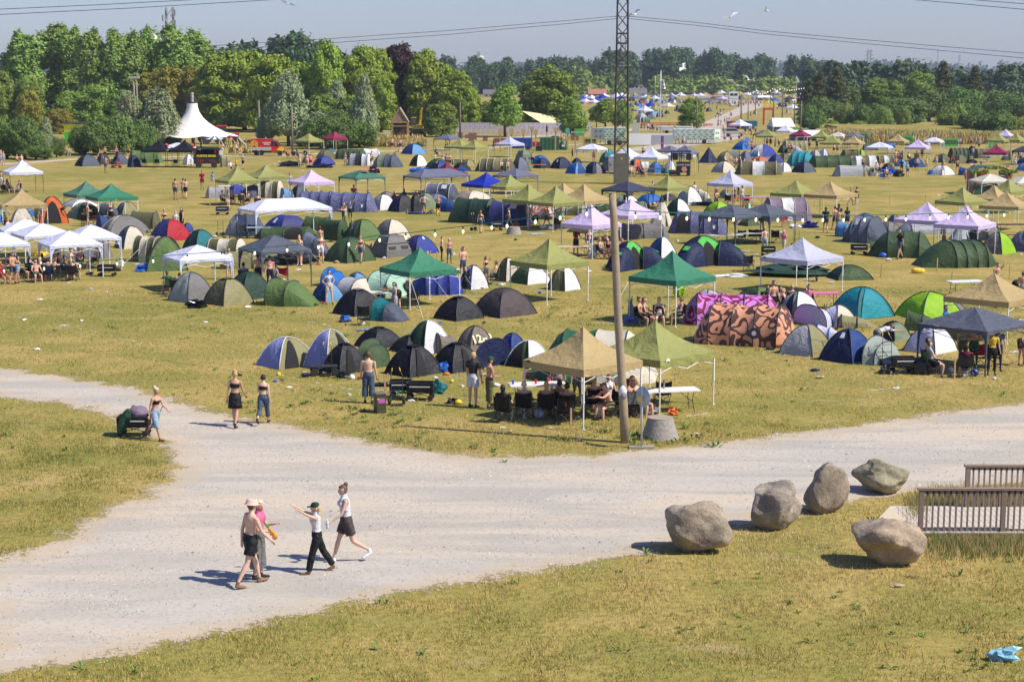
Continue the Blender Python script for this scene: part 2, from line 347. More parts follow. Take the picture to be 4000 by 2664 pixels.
def blades(name,n,d0,d1,hmin,hmax,wd,mats,seed,dens=None):
 r=np.random.RandomState(seed)
 yy=np.sqrt(r.uniform(d0**2,d1**2,n));xx=r.uniform(-.305,.305,n)*yy
 P=np.stack([xx,yy],1);sd=sdist(P,PW);keep=(sd<-.35+.5*r.rand(n))&~((xx>BWX)&(yy>BWY0)&(yy<BWY1))
 cl=np.array([noise.noise(Vector((a*.9,b*.9,seed))) for a,b in P]);keep&=(cl+r.uniform(-.5,.5,n))>-.12
 P=P[keep];n=len(P);cl=cl[keep]
 h=r.uniform(hmin,hmax,n)*(1+.6*np.clip(cl,-.5,1));a=r.uniform(0,2*PI,n);b=r.uniform(0,2*PI,n);ln=r.uniform(.1,.9,n)*h
 V=np.zeros((n,3,3));ca,sa=np.cos(a)*wd,np.sin(a)*wd
 V[:,0]=np.stack([P[:,0]-ca,P[:,1]-sa,0*h],1);V[:,1]=np.stack([P[:,0]+ca,P[:,1]+sa,0*h],1);V[:,2]=np.stack([P[:,0]+np.cos(b)*ln,P[:,1]+np.sin(b)*ln,h],1)
 me=bpy.data.meshes.new(name);me.vertices.add(n*3);me.vertices.foreach_set('co',V.ravel());me.loops.add(n*3);me.loops.foreach_set('vertex_index',np.arange(n*3,dtype=np.int32))
 me.polygons.add(n);me.polygons.foreach_set('loop_start',np.arange(0,n*3,3,dtype=np.int32));me.update()
 for m in mats: me.materials.append(m)
 big=np.array([noise.noise(Vector((p[0]*.08,p[1]*.08,3.3))) for p in P]);g=(big*1.6+r.uniform(-.5,.5,n))
 idx=np.where(g>.25,1,np.where(g>-.35,0,2));me.polygons.foreach_set('material_index',idx.astype(np.int32))
 o=link(name,me);struct(o,'stuff');o['label']='short dry grass growing over the field';return o
def gm(name,c):
 m,nt,N,Lk,P=newmat(name);P.inputs['Base Color'].default_value=c;P.inputs['Roughness'].default_value=.8;P.inputs['Specular IOR Level'].default_value=.15;return m
_p=gp(3590,1995);BWX=_p.x-.6;BWY0=gp(3700,2118).y-.2;BWY1=gp(3700,1985).y+.2
gmats=[gm('dry_blade',(.49,.36,.13,1)),gm('green_blade',(.14,.175,.035,1)),gm('straw_blade',(.54,.43,.22,1))]
blades('grass',260000,31,56,.03,.10,.007,gmats,1)
blades('grass',110000,56,92,.03,.09,.011,gmats,2)
wm=plain('weed_leaf',(.13,.215,.035),.7,0,.4,12)
wd=MB();r_=random.Random(5)
def weed(p,s,n=14,wk=.22):
 for i in range(n):
  a=r_.uniform(0,2*PI);l=s*r_.uniform(.5,1);z=s*r_.uniform(.3,.9);q=p+Vector((r_.gauss(0,s*.35),r_.gauss(0,s*.3),0));w_=l*wk
  dr=Vector((math.cos(a),math.sin(a),0));nn=Vector((-dr.y,dr.x,0))*w_
  wd.add([q,q+dr*l*.5+nn+Vector((0,0,z*.8)),q+dr*l+Vector((0,0,z)),q+dr*l*.5-nn+Vector((0,0,z*.8))],[(0,1,2,3)])
for t,x,y,s in [('G',470,860,.5),('G',780,800,.4),('G',880,930,.45),('G',1000,960,.35),('G',1090,920,.4),('G',1480,960,.4),('G',820,1020,.4),('G',1100,1060,.35),('G',1330,1090,.3),('G',1240,1180,.35),('G',1640,1300,.3),('G',2240,1290,.4),('G',2190,1020,.3),('G',1720,1190,.4),('G',1500,1030,.45),
  ('H',140,1350,.3),('H',640,1210,.35),('H',850,1240,.5),('H',1080,1080,.35),('H',1170,1180,.3),('H',1330,1200,.55),('H',1480,1240,.6),('H',1540,1280,.4),('H',1500,1130,.4),('H',2040,1180,.6),('H',2160,1230,.6),('H',2030,1030,.25),('H',1000,1160,.3),('H',1860,1300,.35),('H',1700,1260,.35),('H',2300,1130,.3),
  ('W',1080,460,.25),('W',1200,455,.22),('W',1990,620,.45),('W',1900,680,.35),('R',1740,530,.5),('R',2330,650,.35),('R',2020,690,.3),('R',1150,615,.2),('R',580,835,.22),('R',180,1100,.25),('R',430,1095,.2),('R',590,1095,.2),('R',1900,1250,.3),('R',1880,1310,.25),('R',850,1130,.2),('R',1190,920,.25),('R',960,955,.3),('R',1280,1220,.2),('R',2100,1330,.3),('R',2300,1170,.25),('R',1520,1120,.25),('R',250,1010,.2),('R',2090,1040,.2),('R',1680,785,.25),('R',1310,1010,.2)]:
 for k in range(3):
  q=gp(*T(t,x,y));weed(q+Vector((r_.gauss(0,.28),r_.gauss(0,.5),0)),s*.36,9)
for k in range(420):
 yy=math.sqrt(r_.uniform(31**2,85**2));xx=r_.uniform(-.3,.3)*yy
 if sdist([[xx,yy]],PW)[0]<-.2 and noise.noise(Vector((xx*.12,yy*.12,9)))>-.05: weed(Vector((xx,yy,0)),r_.uniform(.08,.2),6)
vg=MB()
for k in range(2600):
 X=r_.uniform(3560,4040);Y=r_.choice([r_.gauss(2135,22),r_.gauss(1965,22)]) if X>3640 else r_.gauss(2010,30)
 if 1985<Y<2112 and X>3590: continue
 q=gp(X,Y)
 for z_ in range(4): v_=Vector((r_.gauss(0,.15),r_.gauss(0,.1),0));vg.add([q+v_,q+v_+Vector((.02,0,0)),q+v_+Vector((r_.gauss(0,.07),r_.gauss(0,.05),r_.uniform(.12,.32)))],[(0,1,2)],r_.choice([0,1,1,2]))
struct(vg.build('tall_grass',gmats),'stuff','longer grass growing beside the boardwalk');o=wd.build('weeds',wm);struct(o,'stuff','green weeds scattered through the grass')
def leafmat(name,c,tr=.12):
 m,nt,N,Lk,P=newmat(name);P.inputs['Roughness'].default_value=.65;P.inputs['Specular IOR Level'].default_value=.25
 oi=N.new('ShaderNodeObjectInfo');hs=N.new('ShaderNodeHueSaturation');
 tc=N.new('ShaderNodeTexCoord');n=N.new('ShaderNodeTexNoise');n.inputs['Scale'].default_value=.7;n.inputs['Detail'].default_value=4;Lk.new(tc.outputs['Object'],n.inputs['Vector'])
 mx=N.new('ShaderNodeMix');mx.data_type='RGBA';mx.inputs[6].default_value=tuple(x*.72 for x in c[:3])+(1,);mx.inputs[7].default_value=tuple(min(1,x*1.35) for x in c[:3])+(1,);Lk.new(n.outputs['Fac'],mx.inputs[0])
 Lk.new(mx.outputs[2],hs.inputs['Color']);r=N.new('ShaderNodeMapRange');r.inputs[3].default_value=.485;r.inputs[4].default_value=.515;Lk.new(oi.outputs['Random'],r.inputs[0]);Lk.new(r.outputs[0],hs.inputs['Hue'])
 r2=N.new('ShaderNodeMapRange');r2.inputs[3].default_value=.85;r2.inputs[4].default_value=1.15;Lk.new(oi.outputs['Random'],r2.inputs[0]);Lk.new(r2.outputs[0],hs.inputs['Value'])
 Lk.new(hs.outputs[0],P.inputs['Base Color']);t=N.new('ShaderNodeBsdfTranslucent');Lk.new(hs.outputs[0],t.inputs['Color'])
 ms=N.new('ShaderNodeMixShader');ms.inputs[0].default_value=tr;Lk.new(P.outputs[0],ms.inputs[1]);Lk.new(t.outputs[0],ms.inputs[2]);Lk.new(ms.outputs[0],N['Material Output'].inputs[0]);return m
LM={'poplar':leafmat('leaf_poplar',(.23,.35,.075)),'broad':leafmat('leaf_broad',(.25,.35,.042)),'mid':leafmat('leaf_mid',(.20,.30,.05)),'willow':leafmat('leaf_willow',(.30,.36,.19)),
 'dark':leafmat('leaf_dark',(.115,.19,.045)),'beech':leafmat('leaf_beech',(.05,.022,.026),.1),'conifer':leafmat('leaf_conifer',(.11,.13,.045),.08),'brownish':leafmat('leaf_brownish',(.26,.24,.035)),
 'far':leafmat('leaf_far',(.06,.115,.045)),'far2':leafmat('leaf_far2',(.04,.07,.045)),'bush':leafmat('leaf_bush',(.20,.28,.06))}
barkm=plain('bark',(.12,.1,.075),.9,0,.3,5,.3)
def leaves(blobs,n,leaf,seed,up=.35,spread=.28,droop=0):
 r=np.random.RandomState(seed);B=np.array(blobs,float);wgt=(B[:,3]*B[:,5]+B[:,3]*B[:,4]);wgt/=wgt.sum()
 k=r.choice(len(B),n,p=wgt);d=r.normal(size=(n,3));d/=np.linalg.norm(d,axis=1)[:,None];d[:,2]=np.where(d[:,2]<-.35,-d[:,2],d[:,2])
 rad=1+spread*r.normal(size=n)*.5+.14*np.sin(d[:,0]*9+k)+.14*np.sin(d[:,2]*8+d[:,1]*7+k*2)
 c=B[k,:3]+d*B[k,3:6]*rad[:,None]
 nn=d+np.array([0,0,up])+r.normal(size=(n,3))*.55;nn/=np.linalg.norm(nn,axis=1)[:,None]
 t=np.cross(nn,r.normal(size=(n,3)));t/=np.linalg.norm(t,axis=1)[:,None];b=np.cross(nn,t)
 s=(leaf*r.uniform(.5,1.2,n))[:,None];
 V=np.stack([c-t*s,c+b*s*.55,c+t*s,c-b*s*.55],1);V[:,2,2]-=droop*leaf
 return V.reshape(-1,3)
def quads(name,V,mat,core=None):
 n=len(V)//4;nv=len(V);cv=np.zeros((0,3));cf=[]
 if core:
  mb=MB()
  for b in core: mb.blob(b[:3],[b[3]*.66,b[4]*.66,b[5]*.66],0,10,7,.14,b[0])
  cv=np.array(mb.v);cf=mb.f
 me=bpy.data.meshes.new(name);me.vertices.add(nv+len(cv));me.vertices.foreach_set('co',np.concatenate([V,cv]).ravel())
 idx=list(np.arange(nv));st=list(range(0,nv,4))
 for f in cf: st.append(len(idx));idx.extend([i+nv for i in f])
 me.loops.add(len(idx));me.loops.foreach_set('vertex_index',np.array(idx,dtype=np.int32));me.polygons.add(len(st));me.polygons.foreach_set('loop_start',np.array(st,dtype=np.int32))
 me.update(calc_edges=True);me.materials.append(mat);me.validate();return me
def crownspec(kind,r):
 b=[]
 if kind=='poplar':
  for k in range(15):
   z=r.uniform(2,14);w_=2.9*(1-((z-7)/14)**2)**.5;a=r.uniform(0,2*PI);b.append((math.cos(a)*w_*.7,math.sin(a)*w_*.7,z,w_*.42,w_*.42,1.8))
  for k in range(14):
   a=r.uniform(0,2*PI);q=r.uniform(.2,2.7);z=17.9-q*1.7-r.uniform(0,1.8);b.append((math.cos(a)*q,math.sin(a)*q,z,.7,.7,1.9))
  for k in range(5): b.append((r.uniform(-1,1),r.uniform(-1,1),3+k*3,2.1,2.1,2.5))
  return b,7.,20.,.30
 if kind in('broad','mid','beech','brownish'):
  for k in range(44):
   a=r.uniform(0,2*PI);u=r.uniform(-.85,1);q=(1-u*u)**.5*4.3 if u>0 else 4.2
   b.append((math.cos(a)*q*r.uniform(.75,1),math.sin(a)*q*r.uniform(.75,1),7.2+u*5.2,r.uniform(.9,1.5),r.uniform(.9,1.5),r.uniform(.8,1.2)))
  b+= [(0,0,7,3.4,3.4,4.2),(0,0,3.6,3,3,2.4)]+[(math.cos(q)*2.9,math.sin(q)*2.9,1.7,1.9,1.9,1.8) for q in (0,1.2,2.5,3.7,5)]
  return b,12.,14.,.34
 if kind=='willow':
  for k in range(22):
   z=r.uniform(1,11);w_=2.9*(1-(max(z-4,0)/9)**1.4);a=r.uniform(0,2*PI);b.append((math.cos(a)*w_*.8,math.sin(a)*w_*.8,z,1.0,1.0,r.uniform(1.3,2.2)))
  for k in range(4): b.append((r.uniform(-.9,.9),r.uniform(-.9,.9),r.uniform(10,12.2),.55,.55,1.5))
  b+=[(0,0,4,2.6,2.6,3.8),(0,0,8,1.7,1.7,3.2)]
  return b,8.,14.,.24
 if kind in('dark','bush'):
  for k in range(18):
   a=r.uniform(0,2*PI);q=r.uniform(1.2,2.6);b.append((math.cos(a)*q,math.sin(a)*q,r.uniform(.6,3.2),r.uniform(.8,1.3),r.uniform(.8,1.3),r.uniform(.7,1.2)))
  b+=[(0,0,2,2.4,2.4,2.2),(.5,.2,3.6,1.3,1.3,1.1)]
  return b,7.,5.,.2
 if kind=='oval':
  for k in range(22):
   z=r.uniform(1.2,6.6);w_=1.9*math.sin(min(1,(7.4-z)/4.5)*PI/2);a=r.uniform(0,2*PI);b.append((math.cos(a)*w_*.7,math.sin(a)*w_*.7,z,.8,.8,.8))
  b+=[(0,0,3,1.8,1.8,2),(0,0,5.4,1.1,1.1,1.5)]
  return b,5.2,7.6,.19
 if kind=='conifer':
  for k in range(46):
   z=1.2+11.5*(k/46)**1.05;w_=3.1*(1-z/13.6)**.8;a=k*2.4+r.uniform(-.4,.4);q=w_*r.uniform(.5,1.05);b.append((math.cos(a)*q,math.sin(a)*q,z-q*.12,max(.35,w_*.42),max(.35,w_*.42),.42))
  for k in range(6): b.append((0,0,1.5+k*2,2.2*(1-k/6.6),2.2*(1-k/6.6),1.2))
  return b,7.,13.6,.22
CR={}
def crown(kind,var):
 if (kind,var) in CR: return CR[kind,var]
 r=random.Random(hash(kind)%1000 if 0 else sum(map(ord,kind))*7+var);b,W_,H_,lf=crownspec(kind,r)
 n={'poplar':19000,'broad':22000,'mid':13000,'beech':14000,'brownish':12000,'willow':15000,'dark':9000,'bush':8000,'oval':9000,'conifer':11000}[kind]
 V=leaves(b,n,lf,var+5,up=.3,spread=.3,droop=.6 if kind in('willow','conifer') else 0)
 me=quads('crown_'+kind,V,LM.get(kind,LM['mid']),core=b if kind!='conifer' else b[-6:])
 t=MB();t.tube([(0,0,0),(.1,0,H_*.3),(0,.05,H_*.62),(0,0,H_*.86)],[W_*.032+.05,W_*.025,W_*.016,.03],8)
 for k in range(7):
  a=k*2.3;z=H_*(.22+.07*k);q=b[k%len(b)];t.tube([(0,0,z),((q[0])*.5,(q[1])*.5,(z+q[2])/2+.4),(q[0],q[1],max(q[2],z))],[W_*.014,W_*.009,.03],5)
 tm=t.mesh('trunk_'+kind,[barkm],True)
 CR[kind,var]=(me,tm,W_,H_);return CR[kind,var]
def tree(name,label,kind,t,x,yb,yt,wpx,var=0,group=None,dist=None,yaw=None):
 X,Y=T(t,x,yb);g0=gp(X,Y);s=scl(Y)
 if dist: g0=at(X,Y,dist);g0.z=0;s=FPX/dist
 wd_=wpx/TL[t][2]/s;h=zat(T(t,x,yt)[1],g0.y);me,tm,W_,H_=crown(kind,var)
 o=thing(name,label,'tree' if 'shrub' not in name and 'bush' not in name else 'bush',g0,yaw if yaw is not None else rng.uniform(0,6.28),group)
 for n_,m_ in(('crown',me),('trunk',tm)):
  c=link(n_,m_,o);c.scale=(wd_/W_*1.12,wd_/W_*1.12,h/H_*1.02)
 return o
TG='poplars and broadleaf trees along the left of the camp'
LMK=[]
def T_(name,label,kind,t,x,yb,yt,w,var=0,group=None,dist=None): return tree(name,label,kind,t,x,yb,yt,w,var,group,dist)
for i,(x,yt,w_) in enumerate([(220,255,330),(560,190,380),(690,215,300),(870,235,260),(1070,240,240),(1250,245,250),(1400,215,260),(1600,195,300),(1800,240,330)]):
 w_*=1.2;T_('poplar_tree',['leftmost','second','third','fourth','fifth','sixth','seventh','eighth','rightmost'][i]+' tall green poplar of the row behind the left bushes','poplar','Z1',x,1150,yt,w_,i%3,'poplars in the row at the left',dist=375+rng.uniform(-12,12))
for x,yt,w_,v,l in [(40,640,300,1,'mid green tree behind the bushes at the left edge'),(300,700,300,0,'mid green tree under the leftmost poplar'),(650,820,330,2,'mid green tree in front of the second poplar'),(900,760,340,0,'mid green tree behind the yellow wall'),(1150,820,330,1,'shaded green tree right of the yellow wall'),(750,930,260,1,'small green tree over the bright yellow wall'),
   (1000,1000,300,2,'dense dark tree right of the yellow wall'),(1250,950,300,0,'dense dark tree left of the white big top')]:
 T_('broadleaf_tree',l,'mid','Z1',x,1300,yt,w_,v,TG,dist=338)
for x,yt,w_,v,l in [(1560,560,380,0,'yellow green tree below the eighth poplar'),(1780,590,300,1,'rusty green tree below the rightmost poplar'),(1400,640,300,1,'yellowish tree above the striped dark gazebos'),(560,980,240,0,'yellowish small tree left of the yellow wall'),(280,810,240,1,'yellowish conifer shaped tree at the left')]:
 T_('broadleaf_tree',l,'brownish','Z1',x,1290,yt,w_,v,TG,dist=322 if yt>800 else 350)
for x,yt,w_,v,l in [(2050,480,520,0,'large bright green tree behind the white big top'),(2250,430,560,1,'large bright green tree right of the white big top'),(1900,700,420,2,'shaded broad tree directly behind the white big top')]:
 T_('broadleaf_tree',l,'broad','Z1',x,1230,yt,w_,v,TG,dist=345)
for x,yt,w_,k,v,l in [(150,470,560,'broad',1,'bright green tree behind the left grey willow'),(420,560,480,'broad',2,'bright green tree between the grey willows'),(650,370,400,'broad',0,'round topped green tree left of the highest lime tree'),(980,385,420,'broad',1,'highest bright green tree beside the purple beech'),(1140,440,380,'broad',2,'green tree in front of the purple beech left side'),
   (1340,385,520,'beech',0,'dark purple copper beech among green trees'),(1390,600,460,'beech',1,'lower shaded part tree of dark purple beech'),(1560,455,420,'broad',0,'bright green tree right of the purple beech'),(1680,560,420,'broad',1,'bright green tree right of the excavator'),(1850,640,380,'broad',2,'bright green tree above the graffiti wall left end'),(1950,800,260,'broad',0,'lower green tree over the graffiti wall'),
   (1150,700,300,'broad',0,'bright tree behind the timber gable hut'),(750,640,380,'mid',2,'mid green tree behind the crimson gazebo'),(2110,930,260,'mid',1,'low green tree over the graffiti wall right')]:
 T_('beech_tree' if k=='beech' else 'broadleaf_tree',l,k,'Z2',x,1190,yt,w_,v,TG,dist=340+rng.uniform(-8,8)+(12 if k=='beech' else 0))
T_('broadleaf_tree','deep green tree standing right of the excavator','mid','Z2',1700,1260,930,340,0,TG)
T_('broadleaf_tree','deep green bush tree left of the timber gable hut','dark','Z2',880,1330,900,520,1,TG)
T_('broadleaf_tree','deep green tree behind the grey willows','mid','Z2',620,1320,860,420,1,TG)
for x,yb,yt,w_,v,l in [(300,1340,610,430,0,'big silvery willow left of the crimson gazebo'),(560,1350,1000,330,1,'low silvery willow behind the green gazebo'),(740,1300,690,250,1,'middle silvery willow behind the green gazebo'),(1000,1350,680,290,2,'slender silvery willow left of the timber hut'),(130,1330,900,260,2,'short silvery willow behind the fire van')]:
 T_('willow_tree',l,'willow','Z2',x,yb,yt,w_,v,'silvery willows beside the camp')
for x,yb,yt,w_,v,l in [(1470,1380,780,430,0,'silvery willow left of the white big top'),(1180,1380,800,300,1,'silvery willow behind the dark shrubs'),(430,1450,1080,180,2,'small silvery willow at the left bushes')]:
 T_('willow_tree',l,'willow','Z1',x,yb,yt,w_,v,'silvery willows beside the camp')
for x,yb,yt,w_,v,l in [(60,1460,1130,330,0,'dark bush at the left frame edge'),(230,1465,1060,330,1,'dark bush left of the small silvery willow'),(520,1450,1260,170,2,'dark bush right of the small silvery willow'),(740,1420,1160,250,0,'dark bush below the yellow wall'),(900,1430,1090,330,1,'dark bush behind the slate dome tents'),(1080,1420,1050,360,2,'dark bush behind the green tunnel tent'),(1300,1400,1100,330,0,'dark flowering bush behind the black gazebos'),(330,1470,1330,300,2,'low dark bush behind the white gazebo'),(1550,1370,1180,260,1,'dark bush left of the big top guy ropes')]:
 T_('dark_bush',l,'dark','Z1',x,yb,yt,w_,v,'dark bushes along the left edge of the camp')
for x,yb,yt,w_,v,l in [(600,1370,1080,360,1,'dark bush behind the green and crimson gazebos'),(760,1370,1030,380,0,'dark bush right of the crimson gazebo'),(950,1360,1120,330,2,'dark bush left of the yellow hoarding')]:
 T_('dark_bush',l,'dark','Z2',x,yb,yt,w_,v,'dark bushes along the left edge of the camp')
T_('broadleaf_tree','large round light green tree behind the grey roofed hall','mid','Z3',330,1060,585,560,1,None,dist=330)
T_('broadleaf_tree','green tree left of the tan sail awning','oval','Z2',2290,1260,760,330,0,'small leafy trees around the pylon')
T_('broadleaf_tree','round green tree behind the tan sail awning','bush','Z3',130,1080,830,180,0,None,dist=330)
T_('broadleaf_tree','leafy green tree right of the tan sail awning','oval','Z3',560,1275,895,290,1,'small leafy trees around the pylon')
T_('broadleaf_tree','leafy green tree just left of the pylon','oval','Z3',860,1190,900,260,0,'small leafy trees around the pylon')
T_('broadleaf_tree','leafy green tree just right of the pylon','oval','Z3',1020,1190,920,200,1,'small leafy trees around the pylon')
T_('broadleaf_tree','round solitary tree beside the dusty track','mid','Z3',1650,1185,890,270,2,None)
T_('broadleaf_tree','pale low tree behind the leafy trees','mid','Z3',770,1120,965,160,2,None)
RG='trees and bushes behind the green banners'
for x,yb,yt,w_,k,v,l in [(470,1110,650,280,'conifer',0,'dark fir behind the festoon poles'),(630,1110,610,320,'conifer',1,'tall dark fir left of the green broadleaf'),(370,1090,720,250,'conifer',1,'leftmost dark fir beside the festoon poles'),(1600,1080,545,330,'conifer',0,'tallest dark fir at the right'),(1890,1080,590,320,'conifer',1,'light green spruce right of the tallest fir'),
  (1000,1080,710,330,'mid',1,'green tree left of the dead tree'),(1390,1090,640,330,'mid',0,'bright round tree right of the dead tree'),(1180,1080,720,260,'mid',2,'green tree directly behind the dead tree'),(750,1080,800,260,'dark',1,'dark tree right of the tall dark fir'),(2100,1090,830,400,'dark',0,'dark tree under the flag at the right'),(2300,1100,880,300,'dark',1,'dark tree at the right frame edge'),(1480,1120,800,400,'dark',1,'shaded tree between dead tree and tallest fir'),(1750,1120,800,400,'dark',2,'shaded tree behind the bright bush'),(1200,1150,900,500,'dark',0,'shaded tree below the dead tree'),(500,1130,900,400,'dark',2,'shaded tree below the dark firs')]:
 T_('fir_tree' if k=='conifer' else 'broadleaf_tree',l,k,'Z4',x,yb,yt,w_,v,RG)
for x,yb,yt,w_,k,v,l in [(390,1195,970,280,'dark',0,'rounded dark green bush right of the marquee'),(590,1200,1105,130,'bush',0,'small light bush beside the rounded dark bush'),(700,1180,950,220,'bush',1,'bright green bush left of the grey green bush'),(860,1185,960,220,'dark',1,'grey green bush in the middle of the thicket'),(840,1200,1110,190,'bush',1,'low light bush in front of the thicket'),(1040,1200,975,200,'bush',0,'pointed green bush right of the thicket'),(1240,1170,990,140,'bush',1,'white flowering elder bush'),
  (1700,1230,965,330,'bush',0,'bright green bush behind the second banner'),(1920,1260,1010,320,'dark',1,'dark bush behind the third banner'),(2130,1270,1020,330,'dark',0,'dark bush right of the third banner'),(2300,1270,1080,260,'bush',1,'light bush at the right frame edge'),(1400,1215,1150,330,'bush',1,'long low green bush below the fir trees')]:
 T_('bush',l,k,'Z4',x,yb,yt,w_,v,RG)
X,Y=T('Z4',1280,1050);p=gp(X,Y);h=zat(T('Z4',0,670)[1],p.y)
o=thing('dead_tree','bare dead conifer with grey twigs among green trees','tree',p)
m=MB();m.tube([(0,0,0),(.1,0,h*.5),(0,0,h)],[.22,.14,.03],6);m.tube([(.1,0,h*.35),(-1.1,0,h*.6),(-1.4,0,h*.95)],[.09,.07,.02],5)
m.build('trunk',plain('dead_bark',(.3,.26,.2),.9),o);m=MB();r_=random.Random(2)
for k in range(90):
 z=r_.uniform(.2,.92)*h;a=r_.uniform(0,2*PI);l=(1-z/h)*2.6+.5;m.tube([(0,0,z),(math.cos(a)*l*.6,math.sin(a)*l*.6,z+.1),(math.cos(a)*l,math.sin(a)*l,z-.3)],[.035,.02,.008],3)
m.build('branches',plain('dead_bark',(.3,.26,.2),.9),o)
def forest(name,label,prof,dist,depth,mat,leafsz,n,seed,blobr):
 r=random.Random(seed);B=[]
 xs=[p[0] for p in prof];x0,x1=xs[0],xs[-1];s=FPX/dist;cnt=int((x1-x0)/s/(blobr*.62))
 for k in range(cnt):
  X=r.uniform(x0,x1);yt=np.interp(X,xs,[p[1] for p in prof]);d=dist+r.uniform(-.5,.5)*depth;ht=max(4,zat(yt,d)+r.uniform(-.13,.02)*zat(yt,dist))
  x=(X-CX)/FPX*d;br=blobr*r.uniform(.6,1.1)
  for q in range(3):
   z=ht-br*.9-q*br*1.1
   if z<0: break
   B.append((x+r.uniform(-.5,.5)*br*(q+.3),d+r.uniform(-.3,.3)*br,z,br*(.8+.22*q),br*(.8+.2*q),br*(1.0)))
  B.append((x,d+blobr*.3,ht*.3,br*1.2,br*1.2,ht*.35))
 V=leaves(B,n,leafsz,seed,up=.3,spread=.3);me=quads(name,V,mat,core=B);o=link(name,me);o['label']=label;o['kind']='stuff';return o
Z=lambda i,l:[((i-1)*1000+x/2.354,y/2.354) for x,y in l]
forest('far_wood','hazy blue wooded ridge on the horizon',[(-100,232)]+[(0,232),(700,240),(1500,245),(2200,250)]+Z(4,[(0,560),(380,575),(520,560),(600,585),(740,565),(950,560),(1080,565),(1200,560),(1330,570),(1500,585),(1800,600),(2000,595),(2300,580),(2354,585)])+[(4100,246)],3400,300,LM['far2'],5,26000,1,15)
forest('far_wood','dark wooded hill behind the bright green trees',[(780,168)]+Z(2,[(-400,400),(-250,380),(0,380),(60,345),(350,325),(560,345),(620,370),(750,450),(1000,500)]),560,60,LM['far'],1.0,30000,2,4)
forest('far_wood','dark woodland between the purple beech and the pylon',Z(2,[(1600,520),(1735,530),(1850,540),(1960,490),(2000,520),(2100,525),(2354,545)])+Z(3,[(80,520),(150,530),(400,545),(640,545),(850,550),(880,480),(960,475)]),960,100,LM['far'],1.0,46000,3,4.6)
forest('far_wood','dark woodland of poplars right of the pylon',Z(3,[(840,500),(900,470),(1080,495),(1300,480),(1330,440),(1400,440),(1430,460),(1600,465),(1700,500),(1730,520),(1760,470),(1850,465),(1940,500),(2100,520),(2354,520)])+Z(4,[(40,520),(140,545),(160,520),(250,512),(330,520),(390,580),(600,605)]),1000,90,LM['far'],1.0,62000,4,4.6)
forest('far_wood','dark woodland behind the fir trees at the right',Z(4,[(380,610),(700,600),(800,610),(1100,600),(1150,570),(1300,570),(1400,600),(1500,650),(1800,680),(1900,640),(2100,640),(2354,635)])+[(4060,270)],640,100,LM['far'],1.0,56000,5,4.4)
forest('far_wood','middle distance trees around the bungalows',Z(3,[(480,640),(620,600),(760,700),(900,690),(1050,730),(1300,720),(1400,700),(1500,760),(1700,700),(1900,720),(2200,740),(2354,720)])+Z(4,[(100,730),(400,720),(420,800)]),880,40,LM['mid'],1.0,30000,6,3.6)
forest('far_wood','middle distance trees above the distant bungalows',Z(2,[(1880,640),(2000,600),(2100,600),(2354,590)])+Z(3,[(100,600),(300,620),(480,700)]),880,40,LM['far'],.9,16000,8,4)
bk=MB();r_=random.Random(8)
def bank(xa,xb,ya,yb,hh,n):
 for k in range(n):
  X=r_.uniform(xa,xb);Y=r_.uniform(ya,yb);p=gp(X,Y);q=hh*r_.uniform(.4,1.1);a=r_.uniform(0,PI);w_=.22
  v=Vector((math.cos(a)*w_,math.sin(a)*w_,0));l=Vector((r_.gauss(0,.2),r_.gauss(0,.2),q));bk.add([p-v,p+v,p+l],[(0,1,2)],r_.choice([0,0,0,1,2]))
bank(3225,4020,525,568,1.5,15000)
for a in range(5): bank(1440,1660,540+a*8,575,.9,900)
bank(880,1010,555,600,.8,900)
o=bk.build('tall_grass',[gmats[0],gmats[1],gmats[2]]);struct(o,'stuff','tall dry grass on the bank behind the banners')
bank_=MB();P0=[gp(x,y) for x,y in ((3215,556),(3420,563),(3700,570),(4060,578))];P1=[gp(x,y) for x,y in ((3240,522),(3420,524),(3700,528),(4060,534))]
n_=len(P0);bank_.add(P0+[p+Vector((0,-8,1.5)) for p in P1]+[p+Vector((0,8,1.5)) for p in P1],[(i,i+1,n_+i+1,n_+i) for i in range(n_-1)]+[(n_+i,n_+i+1,2*n_+i+1,2*n_+i) for i in range(n_-1)])
struct(bank_.build('bank',gmat))
def wr(p,s,a,seed):
 return a*noise.noise(Vector((p[0]*s+seed,p[1]*s,p[2]*s*.6+seed*.3)))
pole_m=plain('pole_dark',(.03,.03,.035),.5);pole_w=plain('pole_light',(.6,.6,.62),.5);screenm=plain('mesh_panel',(.05,.05,.055),.8)
def dome_pt(k,u,t,L,D,h,e=.88,bl=.05):
 rho=1-t;z=h*(1-rho**2.1)**e;q=1+bl*(1-u*u)*(1-abs(2*t-1)**2)*1.2
 c=[(u,-1*q),(1*q,u),(-u,1*q),(-1*q,-u)][k]
 return Vector((c[0]*L/2*rho,c[1]*D/2*rho,z))
